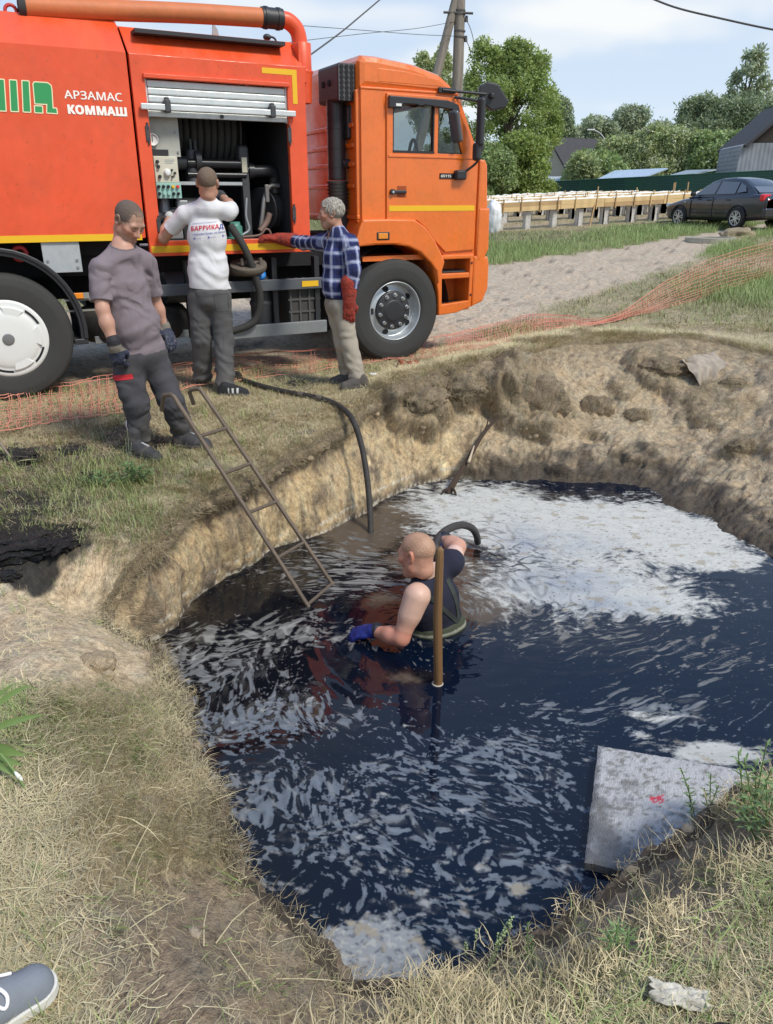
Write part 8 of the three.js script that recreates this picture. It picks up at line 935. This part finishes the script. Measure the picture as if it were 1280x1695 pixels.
function tree(label, cat, px, pyTop, pyBase, wPx, D, m, o = {}) {
  const topP = atD(px, pyTop, D), b = atD(px, pyBase, D), gy = groundY(b.x, D); const base = V(b.x, o.sink ? b.y : min(gy, b.y), b.z), H = topP.y - base.y, Wd = wPx / F * (D * CP) / 2, R = rng(o.seed ?? floor(px * 7 + pyTop));
  const t = thing(cat === 'tree' ? 'tree' : 'bush', label, cat, [base.x, base.y, base.z]), lumps = [], tr = [], y0 = o.skirt ?? 0.12;
  const n = o.lumps ?? 26; for (let i = 0; i < n; i++) { const u = (i + 0.5) / n, h = y0 + (1 - y0) * pow(u, 0.9), prof = o.shape === 'cone' ? 1 - 0.85 * u : o.shape === 'tall' ? sin(PI * clamp(0.12 + 0.86 * u)) ** 0.6 : sqrt(max(0.02, 1 - (2 * u - 0.75) ** 2 / 1.6)); const a = i * 2.4 + R() * 1.2, rr = Wd * prof * (0.35 + 0.55 * R()), s = Wd * (o.lumpSize ?? 0.42) * (0.65 + 0.6 * R()) * (0.55 + 0.45 * prof); lumps.push([V(cos(a) * rr, min(h * H * (0.86 + 0.2 * R()), H - s * 0.7), sin(a) * rr * 0.85), s]); }
  for (const [fx, fy] of o.tops ?? []) lumps.push([V(fx * Wd, H * (fy - 0.01), (R() - 0.5) * Wd * 0.4), Wd * 0.13], [V(fx * Wd, H * (fy - 0.045), 0), Wd * 0.19], [V(fx * Wd * 0.97, H * (fy - 0.1), 0), Wd * 0.25]);
  const limb = (a, c, r0, r1) => { const mid = a.clone().lerp(c, 0.5).add(V((R() - 0.5) * 0.2 * Wd, 0.03 * H, (R() - 0.5) * 0.2 * Wd)); return [rod(a, mid, r0, (r0 + r1) / 2, 7), rod(mid, c, (r0 + r1) / 2, r1, 6)]; };
  const tt = V((R() - 0.5) * 0.2 * Wd, H * 0.82, 0); tr.push(...limb(V(0, -0.3, 0), tt.clone().multiplyScalar(0.5), H * 0.02 + 0.04, H * 0.013 + 0.02), ...limb(tt.clone().multiplyScalar(0.5), tt, H * 0.013 + 0.02, 0.03)); for (let i = 0; i < lumps.length; i += 2) { const [c] = lumps[i]; tr.push(...limb(tt.clone().multiplyScalar(clamp(c.y / H - 0.2, 0.08, 0.85)), c, H * 0.006 + 0.012, 0.01)); }
  if (!o.noTrunk) part('trunk', tr, barkMat, t);
  const per = (o.density ?? 90) * 1.7, list = []; for (const [c, s] of lumps) { const k = floor(per * clamp(s * s / (Wd * Wd * 0.12), 0.35, 1.6)); for (let i = 0; i < k; i++) { const v = V(R() - 0.5, R() - 0.5, R() - 0.5).normalize(), rad = s * (0.45 + 0.62 * sqrt(R())); const p = c.clone().addScaledVector(v.multiply(V(1, 0.85, 1)), rad); if (o.droop) p.y -= R() * s * 0.5; if (p.y > 0.02 * H) list.push([p, v]); } }
  const g = o.willow ? willowSpray : sprays[floor(R() * 3)], im = new THREE.InstancedMesh(g, m, list.length), M = new THREE.Matrix4(), Q = new THREE.Quaternion(), E = new THREE.Euler(), cc = new THREE.Color(); const sc = (o.leaf ?? 1) * clamp(D / 55, 0.75, 1.4) * 0.78;
  list.forEach(([p, v], i) => { E.set(R() * 6, R() * 6, R() * 6); Q.setFromEuler(E); const s = sc * (0.7 + 0.6 * R()); M.compose(p, Q, V(s, s, s)); im.setMatrixAt(i, M); const k = 0.78 + 0.44 * R() + 0.12 * pn(p.x, p.y, p.z); im.setColorAt(i, cc.setRGB(k * (0.95 + 0.2 * R()), k, k * (0.8 + 0.3 * R()))); });
  finish(im); im.name = 'crown'; im.userData.kind = 'stuff'; t.add(im);
  if (o.blossom) { const lb = list.filter(() => R() < 0.10), bm = new THREE.InstancedMesh(leafSpray(31, 7, 0.12, 0.3, 0.8), mat([0.62, 0.60, 0.5], 0.9, { side: THREE.DoubleSide }), lb.length); lb.forEach(([p, v], i) => { E.set(R() * 6, R() * 6, R() * 6); Q.setFromEuler(E); M.compose(p.clone().addScaledVector(v, 0.15), Q, V(1, 1, 1)); bm.setMatrixAt(i, M); }); finish(bm); bm.name = 'blossom'; bm.userData.kind = 'stuff'; t.add(bm); }
}
tree('tallest leafy tree right behind the cab with several pointed tops', 'tree', 838, 72, 330, 150, 46, LM.bright, { lumps: 52, density: 84, tops: [[-0.66, 0.985], [0.0, 1.0], [0.14, 0.97], [0.56, 0.92], [-0.3, 0.9], [-0.85, 0.8], [0.82, 0.72], [0.92, 0.55]], shape: 'tall', lumpSize: 0.26, skirt: 0.05 });
tree('light green tree showing between the leaning stay and the cab roof', 'tree', 722, 84, 330, 100, 50, LM.pale, { lumps: 24, density: 70, tops: [[-0.5, 0.96], [0.1, 1.0]], shape: 'tall', lumpSize: 0.3 });
tree('dark slim tree standing just right of the tall leafy tree', 'tree', 921, 168, 310, 56, 64, LM.dark, { lumps: 26, shape: 'cone', density: 110, lumpSize: 0.5 });
tree('yellow-green bush at the foot of the tall leafy tree', 'bush', 862, 225, 330, 110, 43, LM.lime, { lumps: 24, density: 120, skirt: 0.02 });
tree('shady bush low beside the cab at the left of the trees', 'bush', 805, 240, 332, 80, 42, LM.mid, { lumps: 20, density: 110, skirt: 0.02 });
tree('rounded grey-green tree above the dark roof', 'tree', 975, 198, 300, 84, 84, LM.grey, { lumps: 28, density: 100 });
tree('tallest rounded tree in the distant grey-green row', 'tree', 1032, 183, 300, 84, 86, LM.grey, { lumps: 30, density: 100, tops: [[0.0, 1.0]] });
tree('low rounded tree at the right end of the grey-green row', 'tree', 1082, 206, 300, 76, 84, LM.grey, { lumps: 26, density: 100 });
tree('olive bush between the roof and the blue shed', 'bush', 985, 255, 305, 84, 56, LM.mid, { lumps: 24, density: 110, skirt: 0.02 });
tree('bright bush rising behind the blue shed', 'bush', 1035, 232, 300, 110, 62, LM.pale, { lumps: 28, density: 110, skirt: 0.02 });
tree('shrub dotted with pale blossom behind the sheds', 'bush', 1100, 218, 296, 120, 60, LM.pale, { lumps: 34, density: 120, blossom: true, skirt: 0.02, tops: [[-0.4, 1.0], [0.3, 0.9], [0.75, 0.78]] });
tree('full green shrub next to the barn', 'bush', 1182, 226, 296, 120, 58, LM.mid, { lumps: 32, density: 110, skirt: 0.02, tops: [[-0.5, 0.96], [0.1, 0.88], [0.6, 1.0]] });
tree('broad dark willow left of the thin tall tree', 'tree', 1150, 160, 290, 104, 78, LM.dark, { lumps: 34, density: 130, willow: true, droop: true });
tree('broad dark willow right below the thin tall tree', 'tree', 1208, 168, 290, 112, 76, LM.dark, { lumps: 34, density: 130, willow: true, droop: true });
tree('thin tall tree standing out against the sky', 'tree', 1220, 82, 260, 84, 88, LM.grey, { lumps: 26, density: 34, shape: 'tall', lumpSize: 0.26, skirt: 0.42, tops: [[0.3, 1.0], [-0.6, 0.72]] });
tree('dark tree cut by the right edge above the barn', 'tree', 1286, 158, 290, 90, 72, LM.dark, { lumps: 28, density: 120 });
tree('grey-green tree filling the gap left of the willows', 'tree', 1118, 212, 300, 70, 90, LM.grey, { lumps: 24, density: 100 });
tree('low bush in front of the dark-roofed house gable', 'bush', 962, 262, 305, 60, 54, LM.pale, { lumps: 20, density: 100, skirt: 0.02 });
// ---------------------------------------------------------------- grass: tufts scattered over the ground by what grows where
function tuft(seed, n, o) { // ribbons, each bent over three joints
  const R = rng(seed), P = [], N = [], I = [];
  for (let i = 0; i < n; i++) {
    const a = R() * 2 * PI, rr = o.spread * sqrt(R()), el = lerp(o.el[0], o.el[1], R()) * PI / 180, L = lerp(o.len[0], o.len[1], R() * R()), w = o.w * (0.7 + 0.6 * R()), yaw = R() * 2 * PI, curl = lerp(o.curl[0], o.curl[1], R()), k = P.length / 3;
    let p = V(cos(a) * rr, -0.006, sin(a) * rr), e = el, yw = yaw; const bend = (R() - 0.5) * (o.twist ?? 0.5), side0 = V(-sin(yaw), 0, cos(yaw)), m = 3;
    for (let j = 0; j <= m; j++) { const ww = w * (j === m ? 0.0 : 1 - 0.22 * j) * 0.5, s = V(-sin(yw), 0, cos(yw)), d = V(cos(e) * cos(yw), sin(e), cos(e) * sin(yw)); const nn = s.clone().cross(d).normalize(); if (nn.y < 0) nn.negate(); nn.add(V(0, 0.6, 0)).normalize(); for (const q of j === m ? [0] : [-1, 1]) { P.push(p.x + s.x * ww * q, p.y + s.y * ww * q, p.z + s.z * ww * q); N.push(nn.x, nn.y, nn.z); } p = p.clone().addScaledVector(d, L / m); e -= curl / m; yw += bend; }
    I.push(k, k + 1, k + 2, k + 1, k + 3, k + 2, k + 2, k + 3, k + 4, k + 3, k + 5, k + 4, k + 4, k + 5, k + 6);
  }
  const g = new THREE.BufferGeometry(); g.setAttribute('position', new THREE.Float32BufferAttribute(P, 3)); g.setAttribute('normal', new THREE.Float32BufferAttribute(N, 3)); g.setIndex(I); return g;
}
const bladeMat = () => mat([1, 1, 1], 0.8, { side: THREE.DoubleSide });
{
  const kinds = {
    straw: { geos: [1, 2, 3].map((s) => tuft(s, 13, { spread: 0.055, el: [2, 38], len: [0.03, 0.10], w: 0.0024, curl: [-0.4, 1.4], twist: 1.3 })), list: [] },
    dry: { geos: [4, 5, 6].map((s) => tuft(s, 11, { spread: 0.04, el: [30, 85], len: [0.03, 0.10], w: 0.0023, curl: [0.3, 2.0], twist: 0.9 })), list: [] },
    green: { geos: [7, 8, 9].map((s) => tuft(s, 11, { spread: 0.04, el: [35, 88], len: [0.04, 0.15], w: 0.0034, curl: [0.2, 1.7] })), list: [] },
    hang: { geos: [10, 11].map((s) => tuft(s, 14, { spread: 0.05, el: [-10, 60], len: [0.05, 0.17], w: 0.0022, curl: [0.8, 2.6], twist: 0.6 })), list: [] },
    tall: { geos: [12, 13].map((s) => tuft(s, 16, { spread: 0.13, el: [55, 88], len: [0.16, 0.42], w: 0.007, curl: [0.1, 0.9] })), list: [] },
    verge: { geos: [14, 15].map((s) => tuft(s, 18, { spread: 0.16, el: [20, 85], len: [0.05, 0.16], w: 0.007, curl: [0.2, 1.2] })), list: [] } };
  const { index, pos, nor, dry, grn, zone } = groundGeo, R = rng(2024), a = V(), b = V(), c = V(), n = V(), fw = V(0, -SP, -CP), up = V(0, CP, -SP);
  const tallAt = (x, d) => { let m = 0; for (const [px, py, r, k] of TALL) { const q = ((x - px) ** 2 + ((d - py) * 0.8) ** 2) / (r * r); m = max(m, k * exp(-q)); } return m; };
  const TALL = [[815, 428, 1.1, 1], [850, 418, 1.3, 0.9], [905, 415, 1.2, 0.5], [1080, 395, 1.6, 0.7], [1130, 385, 1.8, 1], [1200, 380, 2, 1], [1060, 410, 1.4, 0.6], [1260, 375, 1.6, 0.9], [1150, 410, 1.4, 0.8], [1240, 490, 0.9, 0.5], [1290, 470, 1, 0.7]].map(([x, y, r, k]) => { const p = onG(x, y); return [p.x, -p.z, r, k]; });
  for (let f = 0; f < index.length; f += 3) {
    const i0 = index[f], i1 = index[f + 1], i2 = index[f + 2], dr = (dry[i0] + dry[i1] + dry[i2]) / 3, gr = (grn[i0] + grn[i1] + grn[i2]) / 3; if (dr + gr < 0.02) continue;
    a.fromArray(pos, i0 * 3); const dist = -a.z; if (dist < 0.45 || dist > 46 || a.y < WL + 0.05) continue;
    { const z = (a.x * fw.x + (a.y - EYE) * fw.y + a.z * fw.z), u = (a.y - EYE) * up.y + a.z * up.z; if (z < 0.3 || abs(a.x) > z * 0.66 + 0.5 || u < -z * 0.80 - 0.3 || u > z * 0.8) continue; }
    b.fromArray(pos, i1 * 3).sub(a); c.fromArray(pos, i2 * 3).sub(a); const area = n.copy(b).cross(c).length() / 2; n.fromArray(nor, i0 * 3); const wall = zone[i0] === 1, far = dist;
    const put = (kind, per, s0, s1) => { let w = area * per; w = floor(w) + (R() < w - floor(w) ? 1 : 0); for (let q = 0; q < w; q++) { let u = R(), v = R(); if (u + v > 1) { u = 1 - u; v = 1 - v; } kinds[kind].list.push([a.x + b.x * u + c.x * v, a.y + b.y * u + c.y * v, a.z + b.z * u + c.z * v, n.x, n.y, n.z, lerp(s0, s1, R()), wall ? 1 : 0]); } };
    if (wall) { put('hang', dr * 1500 / (1 + max(0, far - 4) * 0.25), 0.6, 1.15); if (n.y > 0.5) put('straw', dr * 1200, 0.6, 1.1); continue; }
    if (far < 11) { const th = far < 3.6 ? 1 : 1 / (1 + (far - 3.6) * 0.28), sz = far < 4 ? 1 : 1 + (far - 4) * 0.04; put('straw', dr * 5200 * th, 0.65 * sz, 1.3 * sz); put('dry', dr * 1300 * th, 0.5 * sz, 1.15 * sz); put('green', gr * 1900 * th, 0.5 * sz, 1.2 * sz); }
    else { const th = 1 / (1 + (far - 11) * 0.05), t = tallAt(a.x, far); put('verge', (dr * 40 + gr * 95) * th, 0.7, 1.3); if (t > 0.08) put('tall', t * 240 * th, 0.5, 1.0); }
  }
  for (const [g, p] of SODS) { const P = g.attributes.position, N = g.attributes.normal, k = R; for (let i = 0; i < 120; i++) { const j = floor(k() * P.count); if (N.getZ(j) < -0.3) continue; kinds.hang.list.push([P.getX(j) + p.x, P.getY(j) + p.y, P.getZ(j) + p.z, N.getX(j), N.getY(j) - 0.2, N.getZ(j), 0.6 + 0.6 * k(), 1]); } }
  const M = new THREE.Matrix4(), Q = new THREE.Quaternion(), Q2 = new THREE.Quaternion(), Y = V(0, 1, 0), col = new THREE.Color(), rc = rng(9);
  const tone = { straw: [[0.68, 0.565, 0.335], [0.44, 0.36, 0.225], [0.38, 0.34, 0.2]], dry: [[0.64, 0.54, 0.31], [0.40, 0.35, 0.20], [0.32, 0.31, 0.15]], green: [[0.19, 0.27, 0.08], [0.26, 0.32, 0.11], [0.36, 0.36, 0.16]], hang: [[0.48, 0.39, 0.23], [0.29, 0.225, 0.135], [0.17, 0.13, 0.08]], tall: [[0.22, 0.33, 0.10], [0.28, 0.36, 0.13], [0.36, 0.38, 0.18]], verge: [[0.20, 0.26, 0.09], [0.30, 0.29, 0.13], [0.42, 0.36, 0.2]] };
  const names = { straw: ['dry_grass', 'trampled straw-coloured grass lying over the banks'], dry: ['dry_grass', 'short upright dry grass on the banks'], green: ['grass', 'green grass blades growing through the dry turf'], hang: ['grass_roots', 'roots and dead grass hanging over the pit edge'], tall: ['tall_grass', 'tall green grass on the far road verge'], verge: ['verge_grass', 'mown grass and weeds on the verge across the road'] };
  for (const k of Object.keys(kinds)) { const K = kinds[k]; K.geos.forEach((g, gi) => {
    const L = K.list.filter((_, i) => i % K.geos.length === gi), im = new THREE.InstancedMesh(g, bladeMat(0), L.length);
    L.forEach(([x, y, z, nx, ny, nz, s, wl], i) => { const d = wl ? V(nx, ny * 0.6 + 0.25, nz) : V(nx * 0.7, max(0.3, ny), nz * 0.7); Q.setFromUnitVectors(Y, d.normalize()); Q2.setFromAxisAngle(Y, rc() * 2 * PI); Q.multiply(Q2); M.compose(V(x, y, z), Q, V(s, s * (0.8 + 0.4 * rc()), s)); im.setMatrixAt(i, M); const T = tone[k], u = rc(), patch = 0.5 + 1.1 * fbm(x * 1.7, 2, z * 1.7, 3), c0 = [...T[0]]; mixc(c0, T[1], u * 0.9); mixc(c0, T[2], clamp(patch) * rc()); const j = 0.8 + 0.4 * rc(); im.setColorAt(i, col.setRGB(c0[0] * j, c0[1] * j, c0[2] * j)); });
    finish(im); im.name = numbered(names[k][0]); tag(im, names[k][1], 'grass', null, 'stuff'); scene.add(im); }); }
  console.log('tufts', Object.entries(kinds).map(([k, v]) => k + ' ' + v.list.length).join(', '));
  // crumbs of earth on the bare banks
  const cl = [], R2 = rng(31); for (let f = 0; f < index.length; f += 3) { const i0 = index[f]; if (zone[i0] === 0) continue; a.fromArray(pos, i0 * 3); const dist = -a.z; if (dist < 0.8 || dist > 11 || a.y < WL + 0.03) continue; const bare = clamp(1 - dry[i0] - grn[i0]); const z = (a.x * fw.x + (a.y - EYE) * fw.y + a.z * fw.z); if (abs(a.x) > z * 0.62 + 0.4) continue; b.fromArray(pos, index[f + 1] * 3).sub(a); c.fromArray(pos, index[f + 2] * 3).sub(a); const area = n.copy(b).cross(c).length() / 2, w = area * bare * (zone[i0] === 1 && n.fromArray(nor, i0 * 3).y > 0.35 ? 420 : n.y > 0.5 ? 110 : 0); const m = floor(w) + (R2() < w % 1 ? 1 : 0); for (let q = 0; q < m; q++) { let u = R2(), v = R2(); if (u + v > 1) { u = 1 - u; v = 1 - v; } cl.push([a.x + b.x * u + c.x * v, a.y + b.y * u + c.y * v, a.z + b.z * u + c.z * v]); } }
  const cg = lumpy(1, 4.4, [1, 0.75, 0.9], 0.32, 2.4, 2), im = new THREE.InstancedMesh(cg, mat([1, 1, 1], 0.95), cl.length), E = new THREE.Euler(); cl.forEach(([x, y, z], i) => { const s = 0.004 + 0.034 * pow(R2(), 5); Q.setFromEuler(E.set(R2() * 6, R2() * 6, R2() * 6)); M.compose(V(x, y + s * 0.3, z), Q, V(s, s, s)); im.setMatrixAt(i, M); const k = 0.7 + 0.6 * R2(), wet = sst(WL + 0.25, WL + 0.08, y); im.setColorAt(i, col.setRGB(lerp(0.40, 0.09, wet) * k, lerp(0.31, 0.07, wet) * k, lerp(0.2, 0.05, wet) * k)); }); finish(im); im.name = 'soil_crumbs'; tag(im, 'loose crumbs of earth on the bare banks', 'soil', null, 'stuff'); scene.add(im);
  // long stalks lying about
  const sg = [21, 22, 23].map((s) => tuft(s, 1, { spread: 0, el: [8, 30], len: [0.2, 0.32], w: 0.0032, curl: [0.1, 0.9], twist: 0.5 })), st = []; for (let i = 0; i < 240; i++) { const px = R2() * 1280, py = i < 140 ? 1150 + R2() * 545 : 640 + R2() * 360; const p = onG(px, py); if (p.y < WL + 0.1 || outsideY(p.x, -p.z) === null || sandAt(p.x, -p.z) > 0.3) continue; st.push(p); }
  sg.forEach((g, gi) => { const L = st.filter((_, i) => i % 3 === gi), im2 = new THREE.InstancedMesh(g, bladeMat(0), L.length); L.forEach((p, i) => { Q.setFromAxisAngle(Y, R2() * 6.28); const s = 0.5 + 0.7 * R2(); M.compose(p.clone().add(V(0, 0.015, 0)), Q, V(s, s, s)); im2.setMatrixAt(i, M); const k = 0.8 + 0.4 * R2(); im2.setColorAt(i, col.setRGB(0.6 * k, 0.5 * k, 0.29 * k)); }); finish(im2); im2.name = numbered('straw_stalks'); tag(im2, 'long pale stalks lying over the turf', 'straw', null, 'stuff'); scene.add(im2); });
}
// ---------------------------------------------------------------- plants one can tell apart
{
  const leafGeo = (p, d, up, L, w, fold = 0.25, droop = 0.5, n = 6) => { const P = [], I = [], s = d.clone().cross(up).normalize(); let q = p.clone(), dir = d.clone().normalize(); for (let i = 0; i <= n; i++) { const t = i / n, ww = w * sin(PI * clamp(0.12 + 0.88 * t, 0, 1)) ** 0.8 * (i === n ? 0 : 1); const nn = s.clone().cross(dir).normalize(); for (const k of [-1, 0, 1]) { const v = q.clone().addScaledVector(s, ww * k * 0.5).addScaledVector(nn, abs(k) * fold * ww * 0.5); P.push(v.x, v.y, v.z); } q.addScaledVector(dir, L / n); dir.y -= droop / n; dir.normalize(); if (i) { const k = i * 3; I.push(k - 3, k, k - 2, k, k + 1, k - 2, k - 2, k + 1, k - 1, k + 1, k + 2, k - 1); } } const g = new THREE.BufferGeometry(); g.setAttribute('position', new THREE.Float32BufferAttribute(P, 3)); g.setIndex(I); g.computeVertexNormals(); return g; };
  const green = (c) => phys(c, 0.55, { transmission: 0.3, thickness: 0, side: THREE.DoubleSide });
  { // iris at the left edge
    const b = onG(-75, 1262), t = thing('iris_plant', 'broad-bladed plant with white buds at the left edge', 'plant', [b.x, b.y, b.z]), m = green([0.22, 0.33, 0.10]), l = (px, py, D) => atD(px, py, D).sub(b), D = -b.z;
    const blade = (p0, p1, p2, w) => { const c = new THREE.QuadraticBezierCurve3(p0, p1, p2), P = [], I = [], n = 14; for (let i = 0; i <= n; i++) { const k = i / n, q = c.getPoint(k), d = c.getTangent(k), s = d.clone().cross(V(0.1, 0.35, 0.94)).normalize(), ww = w * (k < 0.7 ? 1 : 1 - ((k - 0.7) / 0.3) ** 1.5) * 0.5, nn = s.clone().cross(d); for (const e of [-1, 0, 1]) { const v = q.clone().addScaledVector(s, e * ww).addScaledVector(nn, abs(e) * ww * 0.25); P.push(v.x, v.y, v.z); } if (i) { const a = i * 3; I.push(a - 3, a, a - 2, a, a + 1, a - 2, a - 2, a + 1, a - 1, a + 1, a + 2, a - 1); } } const g = new THREE.BufferGeometry(); g.setAttribute('position', new THREE.Float32BufferAttribute(P, 3)); g.setIndex(I); g.computeVertexNormals(); return g; };
    const r = V(0, 0.02, 0); for (const [ax, ay, bx_, by, w, dd] of [[-20, 1195, 78, 1182, 0.021, 0], [-10, 1150, 53, 1134, 0.018, 0.05], [-30, 1160, 28, 1130, 0.014, 0.06], [-20, 1228, 46, 1252, 0.03, -0.05], [-25, 1240, 40, 1268, 0.026, -0.08], [-10, 1225, 30, 1246, 0.03, -0.03], [-10, 1250, 36, 1290, 0.022, -0.1]]) part('leaf', blade(r, l(ax, ay, D + dd), l(bx_, by, D + dd), w), m, t);
    part('stem', tube([r, l(-10, 1245, D - 0.08), l(15, 1265, D - 0.1), l(44, 1308, D - 0.12)], 0.004, 20, 6), m, t); for (const [px, py] of [[31, 1285], [43, 1306]]) { const q = l(px, py, D - 0.11); part('bud', xf(lathe([[0, -0.02], [0.005, -0.014], [0.0065, 0], [0.005, 0.012], [0, 0.022]], 10), q.x, q.y, q.z, 0, 0, 0.5), mat([0.78, 0.8, 0.72], 0.6), t); } }
  const weed = (label, root, tips, o) => { const b = onG(...root), t = thing('weed', label, 'plant', [b.x, b.y, b.z]), R = rng(root[0] * 3 + root[1]), m = green(o.c), D = -b.z;
    for (const [tx, ty, sp] of tips) { const tip = atD(tx, ty, D + (sp ?? 0)).sub(b), r0 = V((R() - 0.5) * 0.03, -0.02, (R() - 0.5) * 0.03), mid = r0.clone().lerp(tip, 0.5).add(V((R() - 0.5) * 0.03, 0.012, 0)), c = new THREE.QuadraticBezierCurve3(r0, mid, tip), H = tip.distanceTo(r0); part('stem', new THREE.TubeGeometry(c, 14, o.r ?? 0.0022, 5), m, t);
      const n = o.leaves ?? 14, ls = []; for (let i = 0; i < n; i++) { const k = lerp(o.from ?? 0.2, 0.98, i / (n - 1)), p = c.getPoint(k), d = c.getTangent(k), a = i * 2.4, out = V(cos(a), 0, sin(a)), dir = d.clone().multiplyScalar(0.6).addScaledVector(out, 0.9).normalize(); ls.push(leafGeo(p, dir, V(0, 1, 0), o.L * (1.15 - 0.5 * k) * (0.8 + 0.4 * R()), o.w, 0.3, o.droop ?? 0.5)); } part('foliage', ls, m, t);
      if (o.head) { const hs = []; for (let i = 0; i < 16; i++) { const p = c.getPoint(0.82 + 0.18 * R()).add(V((R() - 0.5) * 0.012, (R() - 0.5) * 0.01, (R() - 0.5) * 0.012)); hs.push(xf(new THREE.IcosahedronGeometry(0.0032, 0), p.x, p.y, p.z)); } part('seed_head', hs, mat([0.34, 0.42, 0.2], 0.8), t); } } };
  const A = { c: [0.20, 0.30, 0.10], L: 0.035, w: 0.0075, leaves: 18 };
  weed('leafy weed leaning over the middle of the white slab edge', [1150, 1372], [[1127, 1271], [1140, 1300]], A); weed('leafy weed standing before the slab left of the tallest weed', [1176, 1368], [[1177, 1281], [1190, 1300, 0.03], [1166, 1305]], A);
  weed('tallest leafy weed at the right edge beside the slab', [1248, 1362], [[1270, 1228], [1250, 1262, 0.04], [1232, 1255], [1276, 1275], [1222, 1244]], { ...A, L: 0.05, w: 0.008, leaves: 20 }); weed('bushy weed below the tallest weed at the right edge', [1262, 1400], [[1285, 1300], [1240, 1320], [1268, 1290], [1220, 1330]], { ...A, L: 0.05, w: 0.009 });
  weed('thin weed with budding tip left of its two neighbours on the near bank', [774, 1622], [[790, 1537], [770, 1560]], { c: [0.27, 0.34, 0.16], L: 0.014, w: 0.003, leaves: 14, r: 0.0014, head: true }); weed('branching pale weed in the middle of the near bank', [806, 1622], [[847, 1520], [828, 1548], [838, 1536]], { c: [0.29, 0.35, 0.18], L: 0.013, w: 0.003, leaves: 12, r: 0.0014, head: true }); weed('stiff green weed right of the branching pale weed', [884, 1612], [[874, 1526], [880, 1552]], { c: [0.2, 0.3, 0.1], L: 0.018, w: 0.003, leaves: 20, r: 0.0016 });
  weed('spiky green seedling on the bare soil of the near bank', [1030, 1590], [[1022, 1532], [1008, 1548], [1040, 1545]], { c: [0.2, 0.32, 0.1], L: 0.05, w: 0.004, leaves: 14, from: 0.5, droop: 0.2 });
  weed('leafy green weed clump at the boots of the man in grey', [226, 800], [[205, 768], [232, 772], [248, 778], [190, 785], [218, 765]], { c: [0.16, 0.26, 0.09], L: 0.08, w: 0.02, leaves: 12 }); weed('slim bare-stemmed weed rising beside the boot', [213, 778], [[208, 728], [218, 735], [211, 712]], { c: [0.3, 0.34, 0.2], L: 0.03, w: 0.004, leaves: 8, r: 0.002 }); weed('spreading weed left of the green clump', [160, 806], [[140, 790], [165, 782], [185, 795]], { c: [0.15, 0.25, 0.08], L: 0.09, w: 0.014, leaves: 10 });
  { const b = onG(46, 770); const t = thing('fallen_leaf', 'pale yellow-green leaf lying by the slanting rod', 'leaf', [b.x, b.y + 0.03, b.z]); part('blade', leafGeo(V(-0.06, 0, 0.01), V(1, 0.15, -0.25), V(0, 1, 0), 0.13, 0.02, 0.2, 0.2), green([0.45, 0.47, 0.2]), t); }
}
renderer.render(scene, camera);
